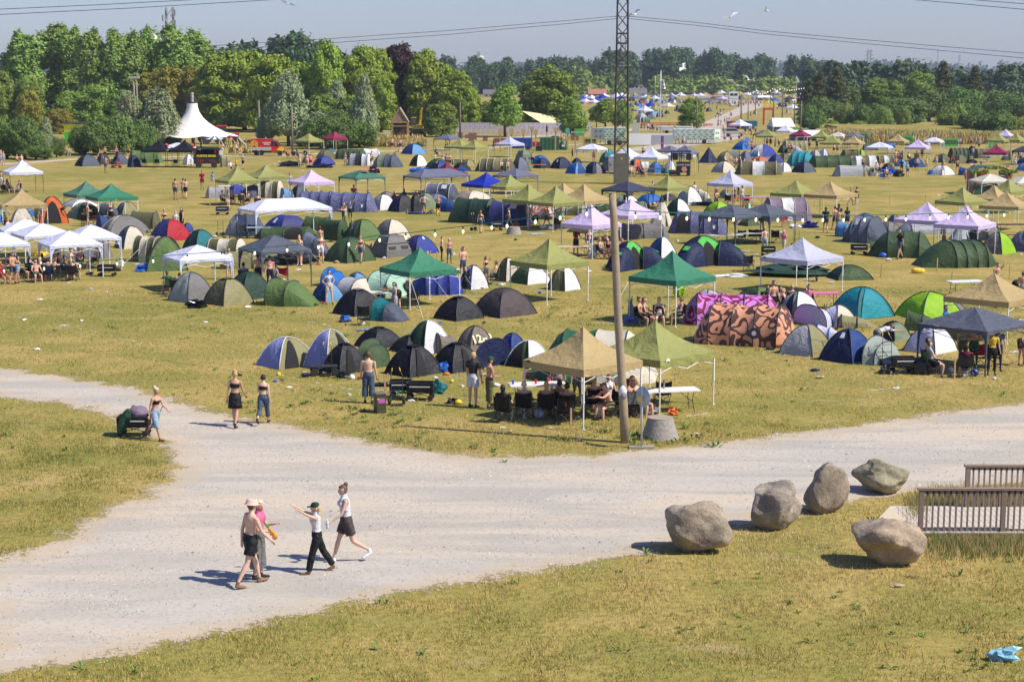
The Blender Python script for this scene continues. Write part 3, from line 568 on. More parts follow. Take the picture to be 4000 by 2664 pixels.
def dome(root,L,D,h,cols,sd,door=None,cap=None,far=False,poles='dark',skirt=True,win=None):
 nu,ntt=(4,6) if far else (8,10);mats=[];idx=[]
 for c in cols:
  if c not in mats: mats.append(c)
 m=MB()
 for k in range(4):
  vs=[];fs=[]
  for j in range(ntt+1):
   for i in range(nu+1):
    p=dome_pt(k,-1+2*i/nu,j/ntt,L,D,h)
    if 0<j<ntt and 0<i<nu: p+=Vector((p.x,p.y,.3)).normalized()*wr(p,2.2,.09,sd)
    vs.append(p)
  for j in range(ntt):
   for i in range(nu):
    a=j*(nu+1)+i;fs.append((a,a+1,a+nu+2,a+nu+1))
  m.add(vs,fs,mats.index(cols[k%len(cols)]))
 m.build('fly',[M(c) for c in mats],root,True)
 pm=pole_m if poles=='dark' else M(poles)
 for k in (0,1):
  pts=[dome_pt(k,1,j/10,L,D,h)+Vector((0,0,.012)) for j in range(10)];top=Vector((0,0,h+.02));pts2=[dome_pt(k+2,1,j/10,L,D,h)+Vector((0,0,.012)) for j in range(10)][::-1]
  mm=MB();mm.tube([p*1.005 for p in pts]+[top]+[p*1.005 for p in pts2],.022 if not far else .03,4 if far else 5);mm.build('pole',pm,root,True)
 if door:
  k,c,u0,u1,t1=door;m=MB();vs=[];fs=[];n=6
  for j in range(n+1):
   t=t1*j/n;wd_=(1-(j/n)**2.2)**.5 if j<n else .06
   for i in range(5):
    u=(u0+u1)/2+(u1-u0)/2*wd_*(-1+i/2);p=dome_pt(k,u,t,L,D,h);nrm=Vector([(0,-1,.5),(1,0,.5),(0,1,.5),(-1,0,.5)][k]).normalized();vs.append(p+nrm*.05)
  for j in range(n):
   for i in range(4): a=j*5+i;fs.append((a,a+1,a+6,a+5))
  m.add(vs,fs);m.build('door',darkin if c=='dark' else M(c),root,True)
 if win:
  k,c,u0,u1,t0,t1=win;m=MB();nrm=Vector([(0,-1,.6),(1,0,.6),(0,1,.6),(-1,0,.6)][k]).normalized()*.06
  m.add([dome_pt(k,u0,t0,L,D,h)+nrm,dome_pt(k,u1,t0,L,D,h)+nrm,dome_pt(k,u1,t1,L,D,h)+nrm,dome_pt(k,u0,t1,L,D,h)+nrm],[(0,1,2,3)]);m.build('window',M(c),root)
 if cap:
  m=MB();vs=[Vector((0,0,h+.07))]
  for k in range(4):
   for i in range(3): p=dome_pt(k,-1+i*.667,.74,L,D,h);vs.append(p*1.02+Vector((0,0,.05)))
  m.add(vs,[(0,i,i%12+1) for i in range(1,13)]);m.build('vent',M(cap),root,True)
def tunnel(root,L,W,h,cols,sd,n,e0=.5,e1=.5,door=None,arc='dark',far=False,prof=None,endc=None,win=None,flap=None):
 x0,x1=-L/2+e0,L/2-e1;xs=[x0+(x1-x0)*i/max(1,n-1) for i in range(n)] if n>1 else [(x0+x1)/2]
 hh=prof or [1]*n;na=8 if far else 12
 def sec(x,k,sc_w,sc_h):
  a=PI*k/na;c,s_=math.cos(a),math.sin(a)
  return Vector((x,-(abs(c)**.85)*(1 if c>0 else -1)*W/2*sc_w,(s_**.8)*h*sc_h))
 mats=[];
 for c in cols+[endc or cols[0]]:
  if c not in mats: mats.append(c)
 m=MB()
 def skin(rows,mi):
  vs=[p for r_ in rows for p in r_];fs=[]
  for j in range(len(rows)-1):
   for i in range(na): a=j*(na+1)+i;fs.append((a,a+1,a+na+2,a+na+1))
  m.add(vs,fs,mi)
 for b in range(n-1):
  rows=[]
  for j in range(5):
   f=j/4;x=xs[b]+(xs[b+1]-xs[b])*f;sg=1-.045*math.sin(PI*f);hs=hh[b]+(hh[b+1]-hh[b])*f
   rr=[]
   for k in range(na+1):
    p=sec(x,k,sg*hs**.5,sg*hs);
    if 0<k<na: p+=Vector((0,p.y,p.z)).normalized()*wr(p,2.4,.08,sd)
    rr.append(p)
   rows.append(rr)
  skin(rows,mats.index(cols[b%len(cols)]))
 for side,e,xa,hs in((-1,e0,xs[0],hh[0]),(1,e1,xs[-1],hh[-1])):
  rows=[]
  if n==1 and side==1: pass
  for j in range(5):
   f=j/4;q=(1-f**1.5);rr=[]
   for k in range(na+1):
    p=sec(xa,k,hs**.5,hs);p.x=xa+side*e*f;p.z*=q*.97+.03 if e>.12 else 1-f;p.y*=(1-.45*f) if e>.12 else 1-f*.98
    if e<=.12: p.z=p.z
    if 0<k<na and 0<j<4: p+=Vector((side,p.y,p.z)).normalized()*wr(p,2.4,.06,sd)
    rr.append(p)
   rows.append(rr)
  if side<0: rows=rows[::-1]
  skin(rows,mats.index(endc or cols[0 if side<0 else -1]))
 m.build('fly',[M(c) for c in mats],root,True)
 am=pole_m if arc=='dark' else M(arc)
 for i,x in enumerate(xs):
  mm=MB();mm.tube([sec(x,k,1.012*hh[i]**.5,1.012*hh[i]) for k in range(na+1)],.035 if far else .026,4);mm.build('pole',am,root,True)
 if door is not None:
  side,c=door
  if side in('L','R'):
   s_=-1 if side=='L' else 1;xa=xs[0] if s_<0 else xs[-1];e=e0 if s_<0 else e1;m=MB();vs=[];
   for j in range(9):
    a=PI*j/8;z=math.sin(a)*h*.72;y=-math.cos(a)*W*.3;f=min(1,(1-(z/h)/.97)**.667)*.55 if e>.12 else .02
    vs.append((xa+s_*(e*f*1.0+.05),y,z))
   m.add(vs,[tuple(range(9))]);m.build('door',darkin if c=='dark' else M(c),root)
  else:
   b=int(side);x_a=xs[b]+.12*(xs[b+1]-xs[b]);x_b=xs[b]+.88*(xs[b+1]-xs[b]);m=MB();vs=[];fs=[]
   for j in range(6):
    k=.15+j*.9
    for f in (0,.5,1):
     sh=.5+(f-.5)*(1 if j<4 else .7 if j<5 else .3);p=sec(x_a+(x_b-x_a)*sh,k,1,1);vs.append(p+Vector((0,p.y,p.z)).normalized()*.03)
   for j in range(5):
    for f in (0,1): a=j*3+f;fs.append((a,a+1,a+4,a+3))
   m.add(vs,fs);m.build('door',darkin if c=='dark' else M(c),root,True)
 if win:
  b,c=win;m=MB();x_a=xs[b]+.3*(xs[b+1]-xs[b]);x_b=xs[b]+.75*(xs[b+1]-xs[b]);vs=[]
  for x,k in((x_a,2.6),(x_b,2.6),(x_b,4.2),(x_a,4.2)): p=sec(x,k,1,1);vs.append(p+Vector((0,p.y,p.z)).normalized()*.035)
  m.add(vs,[(0,1,2,3)]);m.build('window',M(c),root)
def cabin(root,L,D,h,cols,sd):
 m=MB();a=.80;z1=h*.62
 def q(s,z): return [(-L/2*s,-D/2*s,z),(L/2*s,-D/2*s,z),(L/2*s,D/2*s,z),(-L/2*s,D/2*s,z)]
 ring=[q(1,0),q(.97,h*.3),q(a,z1),q(.55,h*.92),q(.1,h)];vs=[p for r_ in ring for p in r_];
 for j in range(4):
  m.add([],[],0)
 fs=[];mi=[]
 for j in range(4):
  for i in range(4): fs.append((j*4+i,j*4+(i+1)%4,j*4+4+(i+1)%4,j*4+4+i));mi.append(0 if j<2 else 1)
 fs.append((16,17,18,19));mi.append(1);m.v=list(vs);m.f=fs;m.m=mi
 m.build('fly',[M(cols[0]),M(cols[-1])],root,False)
 for i in range(4):
  mm=MB();mm.tube([Vector(r_[i])*1.008 for r_ in ring],.025,4);mm.build('pole',pole_m,root)
 for k,(x,y) in enumerate(((-.3,-1),(.3,-1))):
  mm=MB();mm.box((x*L*.8,-D/2*.93,h*.38),(L*.26,.03,h*.24));mm.build('window',screenm,root)
 mm=MB();mm.box((L/2*.95,0,h*.32),(.03,D*.34,h*.45));mm.build('window',screenm,root)
 mm=MB();mm.tube([(-L*.42,-D*.42,z1+.03),(L*.42,-D*.42,z1+.03),(L*.42,D*.42,z1+.03),(-L*.42,D*.42,z1+.03),(-L*.42,-D*.42,z1+.03)],.03,4);mm.build('eave',M(cols[-1]),root)
def tipi(root,W,h,c,cc='charcoal'):
 m=MB();n=8;vs=[(W/2*math.cos(2*PI*i/n),W/2*math.sin(2*PI*i/n),0) for i in range(n)]+[(W*.11*math.cos(2*PI*i/n),W*.11*math.sin(2*PI*i/n),h*.78) for i in range(n)]
 m.add(vs,[(i,(i+1)%n,n+(i+1)%n,n+i) for i in range(n)]);m.build('fly',M(c),root)
 m=MB();vs=[(W*.13*math.cos(2*PI*i/n),W*.13*math.sin(2*PI*i/n),h*.74) for i in range(n)]+[(0,0,h)];m.add(vs,[(i,(i+1)%n,n) for i in range(n)]);m.build('cap',M(cc),root)
 m=MB();m.add([(-.3*W*.5,-W*.47,.02),(.02,-W*.475,.02),(-.05,-W*.235,h*.5)],[(0,1,2)]);m.build('door',darkin,root)
NAME={'D':'dome_tent','T':'tunnel_tent','S':'popup_tent','C':'cabin_tent','P':'tipi_tent','X':'pod_tent'}
TENTS=[]
def tent(kind,t,xl,xr,yb,yt,cols,label,rot=None,n=3,ratio=None,**kw):
 """extents of the tent in the photograph: left, right, lowest and highest row"""
 X0,Yb=T(t,xl,yb);X1,Yt=T(t,xr,yt);s=scl(Yb);Wm=(X1-X0)/s;far=s<36
 sd=len(TENTS)*1.7;cols=cols.split('/')
 if kind in('D','C','P','X'):
  a=R(rot if rot is not None else 38);ratio=ratio or .9;L=Wm/(abs(math.cos(a))+ratio*abs(math.sin(a)));D_=L*ratio
 elif kind=='T':
  a=R(rot if rot is not None else 8);ratio=ratio or None;D_=kw.pop('w',min(2.3,Wm*.5));L=max(D_,(Wm-D_*abs(math.sin(a)))/abs(math.cos(a))) if abs(math.cos(a))>.3 else Wm
 else:
  a=R(rot if rot is not None else -25);D_=kw.pop('w',Wm*.55);L=(Wm-D_*abs(math.sin(a)))/abs(math.cos(a))
 ext=L*abs(math.sin(a))+D_*abs(math.cos(a))
 g0=gp((X0+X1)/2,Yb);wy=g0.y+ext/2;c=gp((X0+X1)/2,Yb);c=Vector((c.x*wy/g0.y,wy,0))
 kx=1+ (ext/2)/g0.y
 kx*=1.1 if kind in'TS' else 1.05;L*=kx;D_*=kx**.5
 h=max(.55,min(zat(Yt,wy),2.6));
 o=thing(NAME[kind],label,'tent',c,a);TENTS.append(o)
 if kind=='D':
  if (rot is None or rot>=28):
   for q_ in('door','win'):
    if q_ in kw: kw[q_]=({1:0,0:3,3:3,2:2}[kw[q_][0]],)+tuple(kw[q_][1:])
  dome(o,L,D_,h,[cols[-1],cols[0]] if len(cols)<=2 else cols,sd,far=far,**kw)
 elif kind=='C': cabin(o,L,D_,h,cols,sd)
 elif kind=='P': tipi(o,Wm*.97,h,cols[0],cols[-1] if len(cols)>1 else 'charcoal')
 elif kind=='T':
  e=kw.pop('e',.38);e0=kw.pop('e0',e);e1=kw.pop('e1',e);tunnel(o,L,D_,h,cols,sd,n,e0*D_*.8,e1*D_*.8,far=far,**kw)
 elif kind=='S':
  e0=kw.pop('e0',.1);tunnel(o,L,D_,h,cols,sd,kw.pop('n_',2),e0*L,L*.5,far=far,prof=kw.pop('prof',[1,.8]),**kw)
 elif kind=='X':
  q=L/2;M_=[cols[0],cols[-1]]
  dome(o,L*.62,D_*.62,h,M_,sd,far=far,door=(0,'dark',-.5,.4,.55))
  for j,(dx,dy,r_) in enumerate(((.62,-.5,-.6),(-.62,-.45,3.7),(.25,.7,1.4))):
   ch=bpy.data.objects.new('pod',None);COL.objects.link(ch);ch.parent=o
   ch.location=(dx*q,dy*q,0);ch.rotation_euler=(0,0,r_)
   tmp=MB();Lp=L*.42;Wp=D_*.42;hp=h*.82
   vs=[];fs=[]
   for a_ in range(7):
    f=a_/6;x=-Lp*.35+Lp*1.0*f;q1=(1-max(0,f-.25)**1.7*1.5);q1=max(q1,.03);
    for k in range(11):
     an=PI*k/10;p=Vector((x,-math.cos(an)*Wp/2*(1-.35*f),math.sin(an)**.8*hp*q1));p.z+=wr(p,2.5,.05,sd) if 0<k<10 else 0;vs.append(p)
   for a_ in range(6):
    for k in range(10): b=a_*11+k;fs.append((b,b+1,b+12,b+11))
   tmp.add(vs,fs);bpy.data.objects.remove(ch);ch=tmp.build('pod',M(cols[-1]),o,True);ch.location=(dx*q,dy*q,0);ch.rotation_euler=(0,0,r_)
   mm=MB();mm.box((Lp*.2,0,hp*.80),(Lp*.22,Wp*.22,.05),0,0,(0,.5));mm.build('window',M(cols[0]),ch)
   mm=MB();mm.tube([(-Lp*.35,-math.cos(PI*k/10)*Wp/2*1.02,math.sin(PI*k/10)**.8*hp*1.02) for k in range(11)],.03,4);mm.build('pole',pole_m,ch)
 return o
CANO=[]
def text_mesh(txt,size,mat,parent,loc,rot,name='lettering',align='CENTER',ext=.004,bold=0):
 cu=bpy.data.curves.new(name,'FONT');cu.body=txt;cu.size=size;cu.align_x=align;cu.align_y='CENTER';cu.extrude=ext;cu.offset=bold
 ob=bpy.data.objects.new(name+'_tmp',cu);COL.objects.link(ob);dg=bpy.context.evaluated_depsgraph_get();dg.update()
 me=bpy.data.meshes.new_from_object(ob.evaluated_get(dg));bpy.data.objects.remove(ob);me.materials.clear();me.materials.append(mat);me.name=name
 o=link(name,me,parent);o.location=loc;o.rotation_euler=rot;return o
def gazebo(t,xl,xf,xr,yf,yp,col,kind,label,rect=None,dark=None,legw=None,logo=None,ang=None,eave=None):
 X0,_=T(t,xl,0);XF,Y=T(t,xf,yf);X1,_=T(t,xr,0);Yp=T(t,0,yp)[1];s=scl(Y);F=gp(XF,Y)
 if rect: SL,SR,a=rect[0],rect[1],R(rect[2])
 else:
  A=(XF-X0)/s;B=(X1-XF)/s;S=math.hypot(A,B);
  a=math.atan2(A,B) if ang is None else R(ang)
  S=S*1.0;SL=SR=max(2.4,min(3.5,S))
 eR=Vector((math.cos(a),math.sin(a),0));eL=Vector((-math.sin(a),math.cos(a),0))
 C_=F+eR*SR/2+eL*SL/2;h=zat(Yp,C_.y);
 if kind=='k': h=max(2.75,min(3.6,h));ev=eave or h*.635
 else: h=max(2.3,min(3.1,h));ev=eave or h*.73
 far=s<30
 o=thing('gazebo',label,'gazebo',C_,a);CANO.append((o,col))
 hx,hy=SR/2,SL/2;m=MB();n=3 if far else 6;nu=4 if far else 8
 rid=max(0,(hx-hy)) ;ridy=max(0,(hy-hx));sd=len(CANO)*3.1
 def prof(r):
  if kind=='k': return ev+(h-ev)*((1-r)*.62+.38*(1-r)**3.2) if r>0 else h
  return ev+(h-ev)*(1-r**1.15)
 for k in range(4):
  vs=[];fs=[]
  for j in range(n+1):
   r=1-j/n
   for i in range(nu+1):
    u=-1+2*i/nu
    cx,cy=[(u*hx,-hy),(hx,u*hy),(-u*hx,hy),(-hx,-u*hy)][k]
    px_=max(-rid,min(rid,cx));py_=max(-ridy,min(ridy,cy))
    x=px_+(cx-px_)*r if rid else cx*r;y=py_+(cy-py_)*r if ridy else cy*r
    z=prof(r)-(.05 if kind=='k' else .07)*(1-u*u)*math.sin(PI*min(1,r*.9+.05))
    if 0<j<n and 0<i<nu: z+=.03*noise.noise(Vector((x*2+sd,y*2,sd)))
    vs.append((x,y,z))
  for j in range(n):
   for i in range(nu): b=j*(nu+1)+i;fs.append((b,b+1,b+nu+2,b+nu+1))
  m.add(vs,fs)
 m.build('roof',M(col),o,True,40)
 m=MB();vh=.24 if kind=='k' else .2
 for k in range(4):
  vs=[];fs=[];nn_=10 if not far else 4
  for i in range(nn_+1):
   u=-1+2*i/nn_;cx,cy=[(u*hx,-hy),(hx,u*hy),(-u*hx,hy),(-hx,-u*hy)][k]
   z=ev-(.05 if kind=='k' else .07)*(1-u*u)*.3;arc_=0 if kind=='k' else .09*(1-abs(u)**3)
   w_=.02*noise.noise(Vector((u*4+sd,k,0)));vs+= [(cx*1.003,cy*1.003,z+.005),(cx*(1.0+w_),cy*(1+w_),z-vh+arc_)]
  for i in range(nn_): fs.append((2*i,2*i+2,2*i+3,2*i+1))
  m.add(vs,fs)
 m.build('valance',M(dark or col),o,False)
 lm=steel if (dark is None and col not in('c_navy','c_slate','c_grey','c_black')) else dsteel
 if legw=='steel': lm=steel
 if legw=='dark': lm=dsteel
 for sx in(-1,1):
  for sy in(-1,1):
   mm=MB();x,y=sx*(hx-.03),sy*(hy-.03)
   if kind=='f' and legw!='thin':
    mm.add([(x-sx*.26,y,ev-.15),(x,y,ev-.15),(x,y,.75),(x-sx*.03,y,.75),(x-sx*.1,y,1.35)],[(0,1,2,3,4)])
    mm.add([(x,y-sy*.26,ev-.15),(x,y,ev-.15),(x,y,.75),(x,y-sy*.03,.75),(x,y-sy*.1,1.35)],[(0,1,2,3,4)])
    mm.box((x,y,ev/2),(.05,.05,ev));mm.build('leg',M(col) if col!='c_cream' else steel,o)
   else:
    mm.box((x,y,ev*.72),(.045,.045,ev*.56));mm.box((x,y,ev*.24),(.032,.032,ev*.48));mm.box((x,y,ev*.46),(.06,.06,.06));mm.box((x,y,.01),(.1,.1,.02));mm.build('leg',lm,o)
 if not far:
  mm=MB()
  for (ax,ay,bx,by) in((-hx,-hy,hx,-hy),(hx,-hy,hx,hy),(hx,hy,-hx,hy),(-hx,hy,-hx,-hy)):
   k_=.97
   A_=Vector((ax*k_,ay*k_,ev-.1));B_=Vector((bx*k_,by*k_,ev-.1));Mi=(A_+B_)/2;dn=Vector((0,0,-.32))
   mm.bar(A_,Mi+dn,.012);mm.bar(A_+dn,Mi,.012);mm.bar(Mi,B_+dn,.012);mm.bar(Mi+dn,B_,.012)
  mm.build('truss',lm,o)
 if logo:
  side,u,tx,lc=logo
  if side=='F': loc=(u*hx,-hy-.03,ev-.15);rot=(PI/2,0,0)
  else: loc=(-hx-.03,u*hy,ev-.15);rot=(PI/2,0,-PI/2)
  text_mesh(tx,.11,lc,o,loc,rot,'logo')
  lm_=MB();lm_.add([(-.11,0,0),(-.08,0,.07),(-.1,0,.12),(-.05,0,.09),(0,0,.13),(.05,0,.09),(.1,0,.12),(.08,0,.07),(.11,0,0),(.05,0,.04),(-.05,0,.04)],[tuple(range(11))])
  l_=lm_.build('emblem',lc,o);l_.location=Vector(loc)+Vector((0,0,.07));l_.rotation_euler=(0,0,rot[2])
 return o
lgd=plain('logo_dark',(.06,.06,.05),.8);lgw=plain('logo_white',(.8,.8,.8),.8);lgr=plain('logo_red',(.5,.03,.03),.8)
G=gazebo
G('A0',-60,118,452,745,358,'c_white','k','white peaked gazebo with thin black legs at the left edge',legw='dark')
G('A0',-149,35,505,1185,690,'c_tan','k','tan peaked gazebo in front of the orange tent at the left',logo=('F',-.8,'',lgd))
G('A0',645,878,1200,1020,612,'c_dull','k','dull green peaked gazebo, rear one of the green pair')
G('A0',880,1118,1525,1062,637,'c_sea','k','bright sea green gazebo, front one of the green pair')
G('B0',300,580,1115,560,4,'c_white','f','white party gazebo over the crowded table at the left')
G('B0',600,850,1335,470,-66,'c_white','f','white party gazebo behind the crowded table with a bag tied to its leg')
G('B0',0,290,800,400,-36,'c_white','f','white party gazebo in the middle of the left white cluster')
G('B0',-400,-120,275,520,25,'c_white','f','white party gazebo cut by the left frame edge')
G('B0',-150,60,560,330,-71,'c_white','f','rearmost white party gazebo of the left cluster')
G('B0',1742,2048,2608,715,178,'c_white','f','white party gazebo beside the crumpled grey green tarpaulin tent')
G('A1',72,580,1005,1245,797,'c_white','f','long white party gazebo over black camping chairs',rect=(3,5.8,32))
G('A1',68,275,605,890,430,'c_green','k','olive green gazebo, left one of the olive pair')
G('A1',400,608,930,800,412,'c_green','k','olive green gazebo, right one of the olive pair')
G('A1',912,1130,1455,860,472,'c_pink','k','single pale pink gazebo behind the purple patterned tunnel tents')
g=G('A1',1487,1715,2035,780,533,'c_dull','f','green gazebo with red painted heart and figures on its roof',legw='steel');
G('A2',-328,130,430,770,528,'c_grey','f','long grey blue gazebo left of the burgundy gazebo',rect=(2.9,5.6,38))
G('A2',165,392,655,740,433,'c_burg','k','burgundy red gazebo with small white logo',logo=('F',0,'',lgw))
G('A2',578,836,1157,890,535,'c_blue','k','vivid royal blue gazebo')
G('A2',940,1210,1465,760,490,'c_grey','f','grey blue gazebo behind the royal blue one')
G('A2',918,1090,1350,915,605,'c_green','k','small olive gazebo right behind the royal blue one',logo=('L',0,'',lgw))
G('A2',1050,1345,1650,1140,632,'c_green','k','left olive gazebo of the large row in the middle')
G('A2',1342,1625,1985,1180,655,'c_green','k','front olive gazebo of the large row in the middle')
G('A2',1640,1985,2330,1150,635,'c_tan','k','tan gazebo at the right end of the middle row')
G('A2',1480,1750,2020,1050,620,'c_tan','k','rear tan gazebo of the middle row')
G('A2',1722,2072,2420,1490,865,'c_pink','k','pale pink gazebo left of the wooden pole, above a drinks table')
G('A3',-160,155,567,1300,850,'c_pink','k','pale pink gazebo right of the wooden pole with magenta garland')
G('A2',1892,2130,2260,400,228,'c_white','f','white gazebo with pink scribbles on its roof')
G('A2',960,1150,1307,340,138,'c_lgrey','k','pale grey gazebo in front of the red and blue containers',logo=('F',-.8,'',lgd))
G('A2',385,603,745,375,183,'c_green','k','left olive gazebo of the pair before the pallet stacks')
G('A2',570,747,895,385,178,'c_green','k','right olive gazebo of the pair before the pallet stacks')
G('A2',265,455,588,262,112,'c_grey','f','grey gazebo beside the gravel lane near the graffiti wall')
G('A1',990,1183,1335,300,58,'c_green','k','olive gazebo beside the fire van')
G('A1',1310,1460,1610,262,65,'c_crim','k','crimson gazebo next to the olive gazebo by the hedge')
a_=G('A0',1583,1882,1965,455,135,'c_black','k','left black gazebo with red and white lettering');b_=G('A0',1885,2172,2250,455,138,'c_black','k','right black gazebo with red and white lettering')
for o in (a_,b_):
 for u in (-.75,.6): text_mesh('24MX',.3,lgw,o,(u*1.1,-1.6,1.98),(PI/2,0,0),'lettering',bold=.008)
 text_mesh('24MX',.3,lgw,o,(0,-1.32,2.3),(R(50),0,0),'lettering',bold=.008)
 m=MB();
 for u in(-1.45,.1): m.lathe([(.11,0),(.11,.01)],(u,-1.61,1.98),10,0,axis='y')
 m.build('emblem',lgr,o);m=MB();n=12;m.add([(math.cos(2*PI*i/n)*.28,math.sin(2*PI*i/n)*.2,0) for i in range(n)],[tuple(range(n))]);e_=m.build('emblem',lgr,o);e_.location=(0,-1.05,2.66);e_.rotation_euler=(R(50),0,0)
G('A0',1800,2085,2168,385,192,'c_white','f','low white gazebo behind the black pair')
G('A3',-135,150,467,965,608,'c_navy','f','dark navy gazebo just right of the wooden pole top',legw='dark')
G('A3',385,598,862,930,580,'c_green','k','olive gazebo right of the dark navy gazebo')
G('A3',1075,1345,1603,900,478,'c_lgrey','k','pale grey gazebo over people at a colourful table')
G('A3',1800,2115,2390,1010,632,'c_green','k','olive gazebo joined to the tan one at the right of the field')
G('A4',-150,190,495,1030,643,'c_tan','k','tan gazebo joined to the olive one at the right of the field')
G('A3',-60,175,370,530,210,'c_white','k','white peaked gazebo directly right of the pylon base')
G('A3',232,485,632,535,215,'c_white','k','second white peaked gazebo right of the pylon base')
G('A3',565,800,945,500,205,'c_white','k','white peaked gazebo behind the black speaker cart')
G('A3',495,640,790,440,200,'c_grey','f','left grey gazebo behind the black speaker cart')
G('A3',700,860,950,515,198,'c_grey','f','right grey gazebo behind the black speaker cart',legw='dark')
G('A3',1585,1700,1850,215,25,'c_grey','f','grey gazebo near the parked pale car')
G('A3',1610,1800,1897,228,50,'c_green','k','olive gazebo at the front of the upper right cluster')
G('A3',1838,1990,2080,160,25,'c_white','k','white gazebo left of the white marquee')
G('A3',2010,2150,2250,218,45,'c_crim','k','crimson gazebo in front of the white marquee')
G('A4',-80,75,165,240,55,'c_green','k','olive gazebo in front of the marquee right end')
G('A4',20,228,330,322,133,'c_green','k','olive gazebo beside the tan one, upper right cluster')
G('A4',285,452,548,322,143,'c_tan','k','tan gazebo beside the olive one, upper right cluster')
G('A4',290,430,540,232,102,'c_grey','f','grey gazebo below the first readable green banner',legw='dark')
G('A4',140,270,340,230,95,'c_cream','f','pale gazebo with orange print left of the first banner')
G('A4',545,780,885,375,218,'c_white','f','low white gazebo behind the striped tunnel tents',)
G('A4',775,960,1060,300,148,'c_tan','k','tan gazebo below the second green banner')
G('A4',990,1207,1315,382,150,'c_pink','k','pale pink gazebo between second and third banner')
G('A4',1200,1370,1455,300,155,'c_white','f','white gazebo with cloth legs left of the third banner')
G('A4',1920,2090,2200,290,132,'c_green','k','left olive gazebo at the upper right corner of the camp')
G('A4',2130,2270,2400,285,138,'c_green','k','right olive gazebo at the upper right corner of the camp')
G('A4',2070,2160,2230,230,132,'c_pink','k','small pale pink gazebo between two olive ones at the far right')
G('A4',1875,2117,2207,455,195,'c_crim','k','dark crimson gazebo at the right side above blue tables')
G('A4',2250,2400,2500,425,200,'c_navy','f','navy gazebo cut by the right frame edge',legw='dark')
G('A4',1778,1835,2200,830,560,'c_cream','f','cream white gazebo before the painted wooden cabin',legw='thin')
G('A4',2190,2240,2600,850,575,'c_cream','f','cream white gazebo at the right frame edge by the white tipi',legw='thin')
G('A4',1385,1640,1990,1120,750,'c_green','k','olive gazebo behind the pale pink pair at the right')
G('A4',1790,2030,2280,1080,728,'c_tan','k','rear tan gazebo behind the pale pink pair at the right')
G('A4',1990,2160,2400,980,690,'c_green','k','rear olive gazebo below the white tipi')
G('A4',1870,2250,2520,1180,775,'c_tan','k','front tan gazebo right of the pale pink pair')
G('A4',908,1345,1690,1400,838,'c_pink','k','left pale pink gazebo of the pair at the right')
G('A4',1360,1790,2112,1490,873,'c_pink','k','right pale pink gazebo of the pair at the right')
G('B2',-378,2,567,900,190,'c_sea','k','deep green gazebo over the royal blue tunnel tent',logo=('F',.9,'',lgw))
G('B2',1132,1557,2050,850,88,'c_green','k','olive gazebo standing alone over empty grass in the middle')
G('B3',190,693,1195,1100,225,'c_sea','k','sea green gazebo over seated people with inflatable palms')
G('B3',1715,2180,2678,740,110,'c_lgrey','k','pale grey gazebo in front of the dark green tarpaulins',logo=('L',.8,'',lgd))
G('H',377,990,1633,1125,65,'c_tan','k','large tan gazebo over the group in the foreground',logo=('L',.8,'',lgd))
G('H',1130,1768,2400,980,5,'c_green','k','large olive gazebo right of the big tan gazebo in the foreground',logo=('F',-.75,'',lgw))
G('B4',1530,2130,2700,1290,680,'c_tan','k','tan gazebo behind the slate grey gazebo at the right edge')
G('B4',1250,1885,2560,1665,870,'c_slate','f','slate grey gazebo at the right foreground with dark legs',legw='dark')
G('A3',990,1370,1745,1355,870,'c_slate','f','left slate grey gazebo of the pair over black chairs')
G('A3',1400,1757,2110,1330,860,'c_slate','f','right slate grey gazebo of the pair over black chairs',legw='dark')
G('B1',305,648,1180,680,52,'c_slate','f','slate blue gazebo over people beside the red camping chair')
def TT(txt):
 for ln in txt.strip().split('\n'):
  p=ln.split('|');f=p[0].split();kw={}
  for q in f[7:]:
   k_,v_=q.split('=');
   if k_=='door': v=v_.split(',');kw['door']=(int(v[0]),v[1],float(v[2]),float(v[3]),float(v[4])) if f[1]in'D' else (v[0],v[1])
   elif k_=='win': v=v_.split(',');kw['win']=(int(v[0]),v[1])+tuple(float(z) for z in v[2:])
   elif k_ in('arc','cap','endc','poles'): kw[k_]=v_
   elif k_=='prof': kw[k_]=[float(z) for z in v_.split(',')]
   elif k_ in('n','n_'): kw[k_]=int(v_)
   else: kw[k_]=float(v_)
  tent(f[1],f[0],*[float(z) for z in f[2:6]],f[6],p[1].strip(),**kw)
